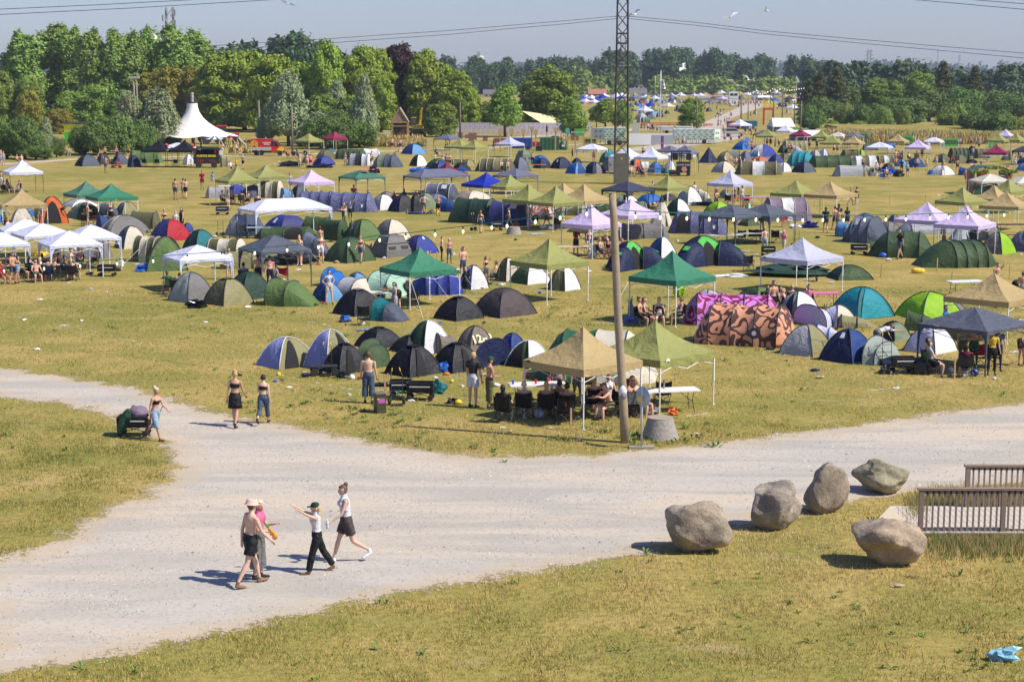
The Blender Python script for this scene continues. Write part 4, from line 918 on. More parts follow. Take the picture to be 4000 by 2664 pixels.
TT('''A0 D 850 1140 440 305 charcoal/slate door=0,dark,-.4,.4,.5|slate dome tent with lime guy lines at the left of its row
A0 D 1085 1265 420 292 charcoal|charcoal dome tent behind the shirtless walker
A0 D 1265 1460 420 292 slate door=0,dark,-.6,.6,.7|slate dome tent with wide open door behind the red scooter
A0 T 1455 1845 400 250 leaf n=3|long green tunnel tent left of the black gazebos
A0 D 1445 1600 450 315 navy|small navy tent beside a folded trolley
A0 D 1545 1700 400 300 lblue|light blue dome under the left black gazebo
A0 D 2075 2210 420 300 white|white round tent behind the right black gazebo
A0 D 410 795 1090 780 grey/orange door=0,dark,-.7,.5,.55 rot=20|big orange cabin tent with grey roof
A0 D 755 1175 1035 850 sage/green door=1,dark,-.5,.5,.6|green dome tent with dark arch under the green gazebos
A0 D 110 400 1090 900 lgrey/cream rot=20|pale grey dome left of the orange tent
A0 D 250 400 1010 905 bright|bright blue tent behind the pale dome
A0 D -60 110 1000 925 sage|sage tent at the left edge behind the tan gazebo
A0 D -60 60 1080 1000 bright|bright blue tent at the left edge
A0 D 700 1120 900 815 lgrey/white|grey and white tent behind the green pair
A0 S 1125 1390 1000 848 slate|slate tent behind the bright sea green gazebo
A0 D 1300 1590 1000 838 bluegrey/khaki|khaki tent right of the bright sea green gazebo
A0 T 1450 1840 1150 950 olive n=2 rot=-12|olive tunnel tent beside three women
A0 S 1085 1365 1140 975 blue rot=30|blue tunnel tent partly behind the grey dome
A0 D 1110 1720 1210 990 grey/cream/cream/cream rot=30 door=0,grey,-.3,.5,.7|large pale dome with grey front panel
A0 D 1300 1690 1375 1115 slate/cream rot=35|cream dome with slate left panel
A0 D 1705 2170 1290 1035 indigo/red rot=50|dome tent half indigo half bright red
A0 D 2060 2200 1190 1080 royal|blue tent peeking behind the red dome
A0 D 2075 2480 1400 1155 dkgreen/teal rot=45|dark green dome left of the long white gazebo
B0 T 1465 1915 375 70 olive/cream/olive n=4 rot=-28 arc=cream|olive tunnel tent with cream stripe and guy ropes
B0 D 1640 2150 470 75 green/leaf rot=12|pointed green ridge tent with white flap behind the white gazebo
B0 T 600 1280 335 110 khaki/grey n=3 rot=12|khaki tunnel tent behind the crowded table
B0 D 1920 2430 825 478 silver/grey rot=50 skirt=1|grey green tent wrapped in crumpled tarpaulin
A1 T 10 265 800 670 lgrey/olive n=2|small pale tunnel tent with olive mouth
A1 D 250 470 760 617 royal|blue dome under the left olive gazebo
A1 D 400 700 800 655 charcoal/slate|charcoal dome under the olive pair
A1 T 590 915 800 600 olive/cream n=4 arc=cream rot=-15|olive tunnel tent with cream hoops behind the single pink gazebo
A1 S 845 1095 810 680 lblue/slate rot=25|light blue popup tent under the single pink gazebo
A1 D 955 1195 810 650 navy/slate|navy dome under the single pink gazebo
A1 T 1045 1500 930 718 pflake n=4 rot=-8 arc=navy|left purple flecked tunnel tent
A1 T 1370 1950 958 732 pflake n=4 rot=-8 arc=navy|right purple flecked tunnel tent of the pair
A1 D 1870 2180 935 755 lgrey/white|pale grey dome right of the purple flecked pair
A1 D 2080 2410 958 762 navy/charcoal|dark navy dome right of the pale grey dome
A1 D 1965 2160 800 727 taupe|taupe dome behind the pale grey dome
A1 T 215 720 1228 975 lgrey/white n=3 rot=10 w=2.6|grey tunnel tent under the long white gazebo
A1 D 680 1190 1155 983 royal/indigo rot=42 win=0,white,-.3,.1,.2,.45|royal blue dome with pale window
A1 T 1085 1480 1165 1010 green n=3 rot=-18|long green tunnel tent behind the blue dome
A1 T 585 1268 1270 1118 green n=3 rot=-6 door=1,dark|long green tunnel tent with dark side door
A1 T 1320 1660 1280 1038 green n=2 rot=-40|green tunnel tent end facing the camera
A1 D 1565 2015 1295 1038 green/leaf rot=45|green dome beside the woman in a purple shirt
A1 D 1910 2335 1262 1040 grey/cream rot=42|cream dome with grey front panel
A1 S 1085 1480 1462 1190 bluegrey/slate rot=-30|blue grey popup tent behind the slate blue gazebo
A1 D 1360 1930 1538 1240 green/green rot=48|dark olive green dome beside the woman in denim skirt
A1 C 1895 2345 1478 1205 grey|grey popup cabin tent with mesh windows
A1 T -10 500 1460 1258 olive/cream n=4 rot=-14 arc=cream|olive tunnel tent with cream hoops left of the slate blue gazebo
B1 T 170 600 445 230 khaki n=2 rot=10|khaki tunnel tent behind the slate blue gazebo
A1 S 175 330 445 298 khaki rot=10|light olive popup tent right of the black food cart
A1 D 1265 1490 350 245 khaki/olive|khaki dome right of the olive gazebo by the van
A1 D 1360 1480 280 232 teal|teal dome behind the khaki dome
A1 D 1480 1590 320 240 taupe|taupe dome below the crimson gazebo
A1 T 1480 1850 360 240 green n=5 rot=-12|long green tunnel tent below the crimson gazebo
A1 T 1770 1995 330 238 white n=2|white tunnel tent near the gravel lane
A1 T 1613 1905 432 292 lgrey/charcoal/white n=4 rot=-10|silver tunnel tent with dark open middle
A1 D 1100 1275 405 305 coral|faded coral dome behind two standing women
A1 D 1225 1482 430 320 royal door=0,navy,-.4,.5,.5|royal blue dome right of two standing women
A1 T 1888 2255 452 300 sage/slate n=3 rot=-12 w=3|sage tunnel tent with grey front
A2 D -95 188 302 184 blue/lblue rot=45|blue dome near the gravel lane
A2 D 0 208 437 306 dkgreen/white rot=40 door=3,dark,-.4,.6,.6|white dome with dark green front
A2 D 172 475 477 352 green|green dome behind the navy one
A2 D 220 476 497 377 navy/royal win=0,white,-.3,.2,.5,.75|navy dome with white patch near the burgundy gazebo
A2 D 473 698 496 399 black|black low dome with a white plastic chair
A2 T 475 605 420 360 olive n=2 arc=cream|olive tunnel tent behind the black low dome
A2 D 590 742 430 358 khaki|khaki dome left of the striped tunnel tent
A2 T 743 1208 502 345 olive n=5 arc=cream rot=-14 door=2,khaki|olive tunnel tent with cream hoops and open side
A2 D 1143 1362 492 335 slate/bluegrey|grey blue dome right of the olive hooped tunnel
A2 C 1195 1398 422 248 sage|grey green cabin tent behind the grey blue dome
A2 D 1365 1595 422 314 bright|bright blue dome behind the orange table
A2 D 1402 1605 462 342 navy|navy patterned dome with trolley beside it
A2 D 1597 1848 467 333 navy win=0,white,0,.4,.3,.5|navy dome with small white patch
A2 D 1838 1955 405 345 black|black dome beside the scribbled gazebo
A2 D 1770 2028 524 392 bright/lblue door=1,blue,-.6,.6,.8|bright blue dome with pale arch
A2 D 1968 2225 524 389 navy door=1,grey,-.5,.5,.7|navy dome with open mesh door
A2 C 2180 2350 492 318 grey|grey cabin tent left of the pylon
A2 D 2150 2290 400 280 teal|teal tent behind the scribbled gazebo
A2 D 2205 2315 312 242 turq|turquoise round tent left of the pylon
A2 T 130 580 822 630 bluegrey/slate n=3 arc=white rot=-22 win=1,white|slate tunnel tent with white hoops and white window
A2 D 45 315 902 738 sage|sage dome behind two shirtless men
A2 D -20 155 952 758 charcoal|charcoal dome at the feet of two shirtless men
A2 D 150 440 830 765 bluegrey|flat grey tent behind the slate tunnel
A2 S 285 650 962 795 blue rot=-35|blue popup tent beside the shirtless man in black shorts
A2 D 485 945 832 712 sand/cream|sand coloured tent under the royal blue gazebo
A2 T 425 1065 1092 797 dkgreen n=3 rot=-24 endc=green|large dark green tunnel tent with bulging end
A2 T 845 1405 1112 828 indigo n=3 rot=-22 endc=blue win=1,white|large dark blue tunnel tent with pale windows
A2 T 1200 1620 1005 833 pcoral n=3 rot=-10|coral patterned tunnel tent under the olive row
A2 T 1590 2130 1000 858 olive n=4 arc=cream rot=-8|olive tunnel tent with cream hoops under the tan gazebo
A2 D 1790 2320 1205 1095 olive|flat olive tent behind the drinks table
A2 T 2080 2340 972 843 green n=3|green tunnel tent left of the wooden pole
B2 D -105 328 278 58 indigo/royal rot=42 win=1,white,-.2,.2,.5,.68|indigo dome with white patch above the deep green gazebo
A3 D 1338 1578 252 157 bright|bright blue dome in the upper right crowd
A3 D 1425 1553 167 111 white/bright|white and blue dome behind the bright blue one
A3 D 1517 1845 333 190 royal/white/royal/white rot=45|large blue and white striped dome
A3 D 1543 1718 332 256 lblue/white|white dome before the striped one
A3 D 1738 1928 403 304 royal/indigo|blue purple dome right of the coral dome
A3 D 1543 1755 377 323 coral|low coral dome behind the olive striped tunnel
A3 T 1883 2195 262 143 khaki n=5 arc=cream|khaki tunnel tent below the crimson gazebo
A3 D 1853 1973 288 194 dkgreen|dark green dome beside two standing people
A3 S 1975 2155 292 188 lgrey|pale grey popup in the upper right crowd
A3 D 1843 2005 362 287 olive|olive dome left of the big turquoise tent
A3 T 1937 2285 442 266 turq n=3 rot=-20 w=3.2|big turquoise tunnel tent
A3 D 2013 2285 512 383 navy/slate rot=40|dark navy dome before the turquoise tunnel
A3 D 1828 2015 502 392 white|white dome with black chair beside it
A3 T 1372 1895 538 377 olive/white/olive n=4 rot=-8 arc=cream|olive tunnel tent with a white middle band
A3 D 1103 1380 512 382 lgrey/cream|pale grey dome left of the white banded tunnel
A3 D 1150 1368 397 273 khaki|khaki dome behind the pale grey dome
A3 T 1245 1440 372 260 grey n=2|grey tunnel tent behind the khaki dome
A3 D 1410 1563 377 266 bluegrey|blue grey dome left of the white dome
A3 P 945 1190 402 216 navy/navy|tall dark blue wrapped tent like a cone
A3 D 2200 2350 352 250 lgrey|pale dome right of the turquoise tunnel
A3 D 375 553 512 387 lblue/bright|light blue dome under the white gazebos by the pylon
A3 S 528 632 522 438 teal|teal popup tent under the white gazebos
A3 D 570 692 472 366 white|white dome behind the teal popup
A3 T 278 412 452 387 white n=2|white tunnel tent under the white gazebos
A3 D 165 312 432 343 navy/orange|navy tent with orange side behind the first white gazebo
A3 D 0 275 872 753 lgrey/white|pale dome under the dark navy gazebo
A3 T -5 390 942 833 sage n=3|sage tunnel tent above the right pink gazebo
A3 D 245 565 862 748 bright|bright blue dome left of the tipi
A3 D 500 725 832 753 charcoal|dark grey tent under the olive gazebo
A3 D 478 808 702 606 blue/white rot=40|blue and white dome behind the olive gazebo
A3 D 698 1000 872 672 silver/white|white foil covered tent beside the bending woman
A3 S 940 1120 862 688 cream|cream popup tent with open door
A3 P 385 678 1122 752 cream/charcoal|cream tipi tent with dark tip
A3 D 568 875 1002 808 dkgreen/white rot=40|white dome with dark green front right of the tipi
A3 D 1018 1335 967 840 lime|bright lime green dome below the pale grey gazebo
A3 D 1178 1345 802 698 sage|sage tent under the pale grey gazebo
A3 D 1478 1562 932 880 mint|tiny mint tent behind the slate pair
A3 T 618 1275 1208 942 pflake n=4 rot=-10 arc=navy door=0,dark|purple flecked tunnel tent with open door left of the slate pair
A3 T 25 605 1258 1082 grey n=3 rot=4|grey green tunnel tent behind the right pink gazebo
A3 T 1650 2230 1062 788 mauve/white/mauve n=4 rot=8 arc=cream|mauve and white tunnel tent under the olive gazebo
A3 D 1400 1640 1118 1060 green|crumpled green tent under the right slate gazebo
B3 X -235 565 472 128 vgreen/navy rot=30|green and navy pod tent behind the wooden pole
B3 X 515 1485 432 66 vgreen/navy rot=20|large green and navy pod tent behind the sea green gazebo
B3 D 368 705 312 86 blue/white rot=42|blue and white dome between the two pod tents
B3 D 798 1325 978 675 lgrey rot=40|pale grey dome behind the magenta patterned tent
B3 T 775 1905 1098 720 pmag n=4 rot=-9 w=2.3|magenta tunnel tent with swirling pattern
B3 T 865 2095 1343 838 porange n=4 rot=-22 w=2.3 e0=.45 e1=.3|orange brown tunnel tent with swirling pattern
B3 D 1393 1872 792 637 green/leaf|dark green low dome with yellow tab
B3 D 1830 2335 1002 692 silver/white rot=35 door=3,navy,-.2,.6,.75|white dome with dark round door
B3 S 2048 2560 1105 838 lavender rot=30 w=2.2|pale lavender popup tent
B3 D 1863 2480 1438 1073 lgrey/khaki rot=52|grey dome with khaki right side
B4 D -30 430 1100 848 lavender/cream rot=40|cream dome with black guy lines
B4 S 212 645 1118 1013 khaki rot=-10|low khaki popup tent
B4 S -60 295 1242 1083 lavender rot=-20 arc=bright|white popup tent with blue rim
B4 D -5 645 1518 1121 navy/blue rot=47 win=3,white,-.1,.4,.45,.65|navy dome with white flap window in the right foreground
B4 S 438 1055 1548 1208 silver rot=-38 w=2.1|grey green popup tent behind the black trolley
B4 D 628 1042 1262 1033 black/sage rot=42|sage dome with black left side
B4 D 955 1565 1412 1066 lavender/white rot=45|white lavender dome behind the seated person
B4 S 950 1405 1155 913 green rot=-20|green popup tent behind the sage dome
B4 D 888 1600 1018 697 lime rot=25|lime green dome under a translucent tarpaulin
B4 D 1308 1665 952 820 grey|grey tent behind the lime dome
B4 D 128 830 1013 643 turq/teal rot=30 door=1,turq,-.8,.8,.8|turquoise dome with large porch
B4 D 118 580 572 395 dkgreen/green rot=10|dark green tent under a silver tarpaulin
B4 T 1063 1998 437 115 green n=4 rot=12 e0=.7 w=3|large green tunnel tent with three dark hoops in front
B4 T 528 1330 322 8 green n=3 rot=-14 w=3 e0=.5|large green tunnel tent beside the woman with a backpack
B4 D 2228 2480 822 688 bluegrey/lgrey|grey dome cut by the right frame edge
B4 T 1833 2220 822 613 bluegrey n=2 rot=-30 endc=slate|grey blue tunnel tent behind the tan gazebo at right
B4 D 1818 2235 275 22 grey/lime rot=45|grey dome with lime patterned front
B4 D 2128 2480 247 12 bluegrey/white rot=45|white dome at the right frame edge
A4 S 178 465 1248 1063 lblue rot=-50|light blue popup tent at the left of its row
A4 T 300 765 1318 1003 bluegrey n=3 rot=-35 endc=slate win=0,lgrey w=2.6|slate blue tunnel tent with pale window
A4 D 398 640 1062 983 blue|blue dome behind the slate blue tunnel
A4 D 628 935 1192 1062 grey|dark foil covered tent
A4 D 778 915 1072 998 bluegrey|grey tent top behind the foil tent
A4 T 905 1750 1210 1068 lgrey n=3 rot=4|long pale grey tunnel tent behind the left pale pink gazebo
A4 P 1455 1755 1283 1050 lgrey/lgrey|pale grey pointed tent under the pink pair
A4 T 1688 2065 1283 1118 charcoal/grey n=3|black and grey tunnel tent under the right pink gazebo
A4 T -120 388 452 313 green n=4 rot=4|long green tunnel tent in the right middle row
A4 T 348 665 442 313 white/olive/white n=4 arc=cream|white and olive striped tunnel tent
A4 T 628 865 402 313 olive/white n=4 arc=cream|olive and white striped tunnel tent
A4 T 163 535 555 424 lgrey/khaki n=2 rot=4|pale grey tunnel tent with khaki porch
A4 S 498 675 542 428 lgrey|pale grey popup next to the khaki porch tent
A4 D 698 853 492 403 charcoal|charcoal dome among the right middle crowd
A4 D 863 1003 442 356 lblue|light blue dome left of the blue dome
A4 D 983 1195 452 341 blue|blue dome behind the man in black shorts
A4 D 1238 1540 538 426 white|white dome with red and white towel
A4 S 1573 1740 542 438 blue|blue popup tent left of the painted cabin
A4 D 1293 1498 397 298 olive|left olive dome below the pink gazebo
A4 D 1468 1695 410 302 olive|right olive dome below the green tunnel
A4 T 1448 1715 372 230 green n=5|green tunnel tent below the third banner
A4 D 1668 1795 322 208 navy|navy dome right of the third banner
A4 T 1750 1935 347 241 olive n=3|olive tunnel tent left of the dark crimson gazebo
A4 D 2068 2255 372 258 khaki|khaki dome under the dark crimson gazebo
A4 D 2238 2420 412 338 blue|blue dome at the right frame edge
A4 D 2233 2420 492 398 lblue|light blue tarpaulin covered tent at the right frame edge
A4 T 488 665 257 163 green n=3|green tunnel tent below the first banner
A4 T 663 865 227 168 bright n=3|bright blue tunnel tent between first and second banner
A4 D 988 1105 232 176 olive|olive dome below the second banner
A4 D 1163 1268 202 148 lgrey|grey dome behind the pale pink gazebo
A4 T 243 455 322 248 olive n=3|olive tunnel tent under the tan gazebo upper right
A4 D 428 525 312 246 lime|lime dome under the tan gazebo upper right
A4 D -5 105 322 238 lavender|white dome right of the turquoise tent
A4 D 378 465 312 286 black|black low tent under the olive gazebo upper right
G D 12 622 507 178 lilac/khaki rot=42 poles=white door=1,dark,-.7,0,.72|leftmost lilac and khaki dome with open door in the foreground
G D 493 1035 522 103 lilac/khaki rot=47 poles=white door=1,dark,-.1,.7,.75|second lilac and khaki dome behind the leftmost
G D 1010 1505 302 78 black/charcoal rot=45 cap=black|black dome at the back of the foreground cluster
G S 1028 1438 502 205 green rot=-40 w=1.5 n_=2|small green popup tent among the black domes
G D 1365 1775 345 163 black/charcoal rot=45 cap=black|black dome behind the largest black dome
G D 683 1140 557 243 black/charcoal rot=40 cap=black door=1,dark,-.5,.1,.6|black dome behind the flatbed trolley
G D 1322 1895 592 263 black/charcoal rot=45 cap=black door=1,dark,-.6,0,.7|largest black dome in the middle of the cluster
G D 1518 2005 352 12 dkgreen/white rot=42 poles=white door=0,green,-.2,.7,.7|white dome with dark green front above the black domes
G S 1798 2155 345 128 taupe rot=25|taupe mesh fronted tent beside the painted dome
B2 D 525 965 1392 1085 taupe rot=35|taupe dome with painted yellow digits
G D 1783 2315 547 238 black/charcoal rot=42 cap=black door=1,dark,-.3,.3,.6|black dome with blue bag at its door
B2 S 748 1105 1565 1225 navy/blue rot=-45 w=1.9|navy popup tent with open front
B2 D 970 1360 1502 1168 royal/blue rot=45|royal blue dome behind the man in a green cap
B2 D 1085 1610 1572 1253 green/white rot=50 poles=white door=0,dark,-.8,.4,.85|white dome with open dark door left of the big tan gazebo
H T 500 1745 672 108 tgreen/cream n=3 rot=-8 w=3.4 arc=green|large green tent with cream front behind the big tan gazebo
B1 D -10 545 862 543 olive/khaki rot=47 cap=olive|olive dome with khaki right panel beside the black rubbish bags
B1 D 222 785 795 472 dkgreen rot=45|dark green tent wrapped in a shiny tarpaulin
B1 S 665 1345 880 557 leaf rot=-22 e0=.1 w=1.9 prof=1,.95|leaf green tent with silver open door
B1 D 1208 1580 815 583 blue/lblue rot=47|light blue dome behind the woman in white
B1 S 1315 1670 645 428 bright rot=-30 w=1.6|blue popup tent behind the light blue dome
B1 D 1585 1870 650 478 slate/lblue|light blue dome behind the pale popup
B1 T 1480 1915 775 538 lgrey/cream n=2 rot=-30 w=1.9|pale grey tunnel tent with black rim
B1 T 1840 2300 765 463 mint n=2 rot=-25 w=2.3|mint tunnel tent with a festival smiley
B1 D 1460 2025 980 668 black/charcoal rot=45 cap=grey|black dome with black chair in front
B1 S 1865 2365 1050 768 teal/slate rot=-30 w=1.5|petrol blue popup tent beside the black chair
B2 T 0 610 740 395 royal n=3 rot=6 w=2.5|royal blue tunnel tent under the deep green gazebo
B2 D 555 895 675 398 lilac/white rot=40 door=0,dark,-.1,.7,.65|white dome with black open door beside the kneeling woman
B2 D 280 835 1035 757 black/charcoal rot=45 cap=black|black dome standing alone left of the brown dome
B2 D 708 1435 998 655 brown rot=42|brown dome with pink guy line
B2 D 975 1255 585 313 olive/cream rot=40|cream and olive dome with bunched fabric
B2 D 1135 1605 618 388 green/white rot=40|white and green dome under the lone olive gazebo
B2 D 1560 1940 692 413 olive/white rot=50 door=0,khaki,-.5,.5,.6|small green and white dome right of the lone olive gazebo''')
SK=[plain('skin_light',(.62,.40,.29),.55,0,.06,9,0),plain('skin_tan',(.50,.28,.18),.55,0,.06,9,0),plain('skin_pink',(.66,.36,.28),.55,0,.06,9,0),plain('skin_brown',(.30,.16,.10),.55,0,.06,9,0)]
HAIR={'bl':plain('hair_blond',(.48,.34,.16),.6,0,.25,30),'br':plain('hair_brown',(.10,.055,.03),.6,0,.25,30),'dk':plain('hair_dark',(.025,.018,.015),.6,0,.2,30),'pl':plain('hair_pale',(.62,.52,.38),.6,0,.2,30),'rd':plain('hair_red',(.25,.09,.04),.6,0,.2,30)}
def ringtube(m,pts,rad,n=10):
 vs=[];fs=[];k=len(pts)
 for i,p in enumerate(pts):
  p=Vector(p);d=(Vector(pts[min(i+1,k-1)])-Vector(pts[max(i-1,0)])).normalized();a=Vector((1,0,0));a=(a-d*a.dot(d))
  if a.length<.2: a=Vector((0,0,1))-d*d.z
  a.normalize();b=d.cross(a);r_=rad[i] if isinstance(rad[i],tuple) else (rad[i],rad[i])
  for j in range(n): t=2*PI*j/n;vs.append(p+a*math.cos(t)*r_[0]+b*math.sin(t)*r_[1])
 for i in range(k-1):
  for j in range(n): fs.append((i*n+j,i*n+(j+1)%n,(i+1)*n+(j+1)%n,(i+1)*n+j))
 fs.append(tuple(range(n-1,-1,-1)));fs.append(tuple((k-1)*n+j for j in range(n)));m.add(vs,fs)
POSE={
 'stand':(.93,2,((2,2,4),(-2,2,4)),((6,8,14,0),(0,9,10,0)),0,5),
 'hips':(.93,0,((3,4,7),(-3,2,7)),((-22,38,75,-75),(-22,38,75,-75)),0,5),
 'hold':(.93,2,((2,3,4),(-3,3,4)),((18,8,85,25),(10,8,70,30)),0,14),
 'walk':(.915,4,((19,6,2),(-17,14,2)),((-18,6,14,0),(20,6,22,0)),0,4),
 'walk2':(.91,5,((-16,42,2),(20,4,2)),((22,6,35,10),(-16,8,14,0)),0,6),
 'reach':(.92,3,((18,6,5),(-22,10,5)),((118,20,8,0),(112,-5,10,0)),0,-4),
 'point':(.93,0,((2,2,4),(-2,2,4)),((95,20,5,0),(0,9,10,0)),0,0),
 'armup':(.93,0,((4,3,5),(-3,2,5)),((150,25,55,0),(0,9,10,0)),0,0),
 'bend':(.88,75,((14,10,8),(6,10,8)),((72,8,15,0),(80,8,18,0)),0,30),
 'sit':(.47,-8,((84,80,10),(80,86,10)),((30,12,50,15),(26,12,55,15)),0,12),
 'sitlean':(.47,22,((82,84,12),(86,80,12)),((58,10,40,25),(40,12,50,25)),0,15),
 'ground':(.12,-14,((88,18,12),(100,70,12)),((-25,25,10,0),(30,15,40,0)),0,5),
 'kneel':(.42,6,((8,100,8),(8,104,8)),((25,8,60,20),(25,8,55,20)),0,18),
}
def skeleton(pose,fem=False,sc_=1.0,hy=None):
 hz,ln,legs,arms,hyaw,hp=POSE[pose]
 if hy is not None: hyaw=hy
 J={};l=R(ln);P=Vector((0,0,hz));up=Vector((0,-math.sin(l),math.cos(l)));J['pel']=P;J['cro']=P-up*.06
 J['waist']=P+up*.17;J['chest']=P+up*.36;J['neckb']=P+up*.50;J['neck']=P+up*.565
 hl=R(ln*.55+hp*.4);hu=Vector((0,-math.sin(hl),math.cos(hl)));J['head']=J['neck']+hu*.115;J['crown']=J['neck']+hu*.205;J['hu']=hu;J['hyaw']=hyaw
 sw=.165 if fem else .195;J['up']=up
 for i,s in((0,1),(1,-1)):
  tf,kb,ab=legs[i];hip=P+Vector((s*.085,0,-.02));a=R(tf);b=R(ab)
  d=Vector((s*math.sin(b),-math.sin(a)*math.cos(b),-math.cos(a)*math.cos(b)));kn=hip+d*.43;a2=R(tf-kb);d2=Vector((s*math.sin(b)*.3,-math.sin(a2),-math.cos(a2))).normalized();an=kn+d2*.42
  J['hip%d'%i]=hip;J['kn%d'%i]=kn;J['an%d'%i]=an
  fl=R(max(-50,min(20,(tf-kb)*.6))) ;fd=Vector((0,-math.cos(fl),-math.sin(-fl)*1)) ;
  if pose=='kneel': fd=Vector((0,.5,-.9))
  J['toe%d'%i]=an+Vector((0,0,-.055))+fd.normalized()*.19;J['heel%d'%i]=an+Vector((0,.045,-.05))
  f,ab,el,inn=arms[i];sh=J['neckb']+Vector((s*sw,0,-.045));f=R(f+ln*.3 if pose!='bend' else f);ab=R(ab)
  u=Vector((s*math.sin(ab),-math.sin(f)*math.cos(ab),-math.cos(f)*math.cos(ab)));elb=sh+u*.29;f2=f+R(el);i2=ab-R(inn)
  v=Vector((s*math.sin(i2),-math.sin(f2)*math.cos(i2),-math.cos(f2)*math.cos(i2)));wrs=elb+v*.25
  if inn<0:
   wrs=J['pel']+Vector((s*.17,-.02,.06));elb=sh+Vector((s*.17,.08,-.22));v=(wrs-elb).normalized()
  J['sh%d'%i]=sh;J['el%d'%i]=elb;J['wr%d'%i]=wrs;J['hand%d'%i]=wrs+v*.1;J['hv%d'%i]=v
 return J
def body_mesh(name,pose,fem=False,voxel=.022,hair='short',hero=False,hy=None,fat=1.0,skirt=False):
 J=skeleton(pose,fem,hy=hy);m=MB();up=J['up'];w_=.92 if fem else 1.0;w_*=fat
 ringtube(m,[J['cro']-up*.02,J['pel'],J['pel']+up*.09,J['waist'],J['chest']-up*.04,J['chest']+up*.06,J['neckb']-up*.03,J['neckb']+up*.02,J['neck'],J['neck']+J['hu']*.06],
      [(.10,.08),((.168 if fem else .16)*fat,.115),(.15*w_,.105),((.115 if fem else .13)*fat,.09),(.145*w_,.105),(.165*w_,.108),(.15*w_,.085),(.075,.06),(.052,.052),(.05,.055)],12)
 hc=J['head'];y=R(J['hyaw']);
 def hd(v): v=Vector(v);v=Vector((v.x*math.cos(y)-v.y*math.sin(y),v.x*math.sin(y)+v.y*math.cos(y),v.z));q=J['hu'];r_=Vector((0,0,1)).rotation_difference(q);return hc+r_@v
 pts=[hd((0,.0,-.105)),hd((0,-.018,-.08)),hd((0,-.012,-.03)),hd((0,-.004,.03)),hd((0,.004,.075)),hd((0,.006,.108))]
 ringtube(m,pts,[(.035,.04),(.05,.066),(.07,.088),(.077,.096),(.062,.078),(.025,.03)],12)
 m.blob(hd((0,-.105,-.02)),(.016,.022,.028),0,6,4,0);
 for s in(-1,1): m.blob(hd((s*.078,.012,-.02)),(.014,.022,.032),0,6,4,0)
 if fem:
  for s in(-1,1): m.blob(J['chest']+Vector((s*.065,-.085,.02)),(.06,.055,.058),0,8,6,0)
 for i in(0,1):
  h,k,a=J['hip%d'%i],J['kn%d'%i],J['an%d'%i]
  ringtube(m,[h+Vector((0,0,.02)),h.lerp(k,.35),h.lerp(k,.8),k,k.lerp(a,.28),k.lerp(a,.75),a,a+Vector((0,0,-.045))],[.092*fat,.082*fat,.060*fat,.052,.056,.038,.034,.034],10)
  ringtube(m,[J['heel%d'%i]+Vector((0,0,.005)),(J['heel%d'%i]+J['toe%d'%i])/2,J['toe%d'%i]],[(.034,.032),(.042,.03),(.036,.018)],8)
  s,e,wv,hn,v=J['sh%d'%i],J['el%d'%i],J['wr%d'%i],J['hand%d'%i],J['hv%d'%i];q=.85 if fem else 1
  ringtube(m,[s+Vector(((-.05 if i==0 else .05),0,.01)),s,s.lerp(e,.3),s.lerp(e,.85),e,e.lerp(wv,.25),e.lerp(wv,.85),wv],[.055*q,.056*q,.050*q,.038*q,.036*q,.038*q,.027*q,.025*q],10)
  ringtube(m,[wv,wv+v*.035,wv+v*.085],[(.027,.02),(.042,.018),(.036,.014)],8)
 if hair in('long','bun','cap','hat'):
  if hair=='long': ringtube(m,[hd((0,.05,.06)),hd((0,.085,-.04)),hd((0,.10,-.16)),hd((0,.09,-.27))],[(.06,.05),(.075,.045),(.065,.03),(.04,.02)],8)
  if hair=='bun': m.blob(hd((0,.07,.11)),(.042,.042,.042),0,8,6,.1)
 me0=m.mesh(name,[]);ob=bpy.data.objects.new('tmp',me0);COL.objects.link(ob)
 rm=ob.modifiers.new('r','REMESH');rm.mode='VOXEL';rm.voxel_size=voxel;sm=ob.modifiers.new('s','SMOOTH');sm.factor=.5;sm.iterations=3
 dg=bpy.context.evaluated_depsgraph_get();dg.update();me=bpy.data.meshes.new_from_object(ob.evaluated_get(dg));bpy.data.objects.remove(ob);me.name=name
 nv=len(me.vertices);co_=np.empty(nv*3);me.vertices.foreach_get('co',co_);co_=co_.reshape(-1,3)
 nf=len(me.polygons);fc=np.empty(nf*3);me.polygons.foreach_get('center',fc);fc=fc.reshape(-1,3)
 segs=[('t',J['cro'],J['neckb'],.13),('n',J['neck'],J['neck']+J['hu']*.03,.05),('h',J['head']-J['hu']*.03,J['head']+J['hu']*.05,.085)]
 for i in(0,1): segs+=[('th%d'%i,J['hip%d'%i],J['kn%d'%i],.07),('sn%d'%i,J['kn%d'%i],J['an%d'%i],.045),('ft%d'%i,J['heel%d'%i],J['toe%d'%i],.035),('ua%d'%i,J['sh%d'%i],J['el%d'%i],.045),('fa%d'%i,J['el%d'%i],J['wr%d'%i],.032),('hn%d'%i,J['wr%d'%i],J['hand%d'%i],.03)]
 def classify(pp):
  D=[];Tt=[]
  for _,a,b,r_ in segs:
   a=np.array(a);b=np.array(b);ab=b-a;t=np.clip(((pp-a)@ab)/(ab@ab),0,1);D.append(np.linalg.norm(pp-a-t[:,None]*ab,axis=1)-r_);Tt.append(t)
  D=np.array(D);Tt=np.array(Tt);k=D.argmin(0);t=Tt[k,np.arange(len(pp))];out=np.zeros(len(pp),int)
  nm=np.array([s_[0][:2] for s_ in segs])[k]
  tt=nm=='t';out[tt&(t<.32)]=3;out[tt&(t>=.32)&(t<.58)]=1;out[tt&(t>=.58)&(t<.80)]=2;out[tt&(t>=.80)]=1
  th=nm=='th';out[th&(t<.62)]=3;out[th&(t>=.62)]=4
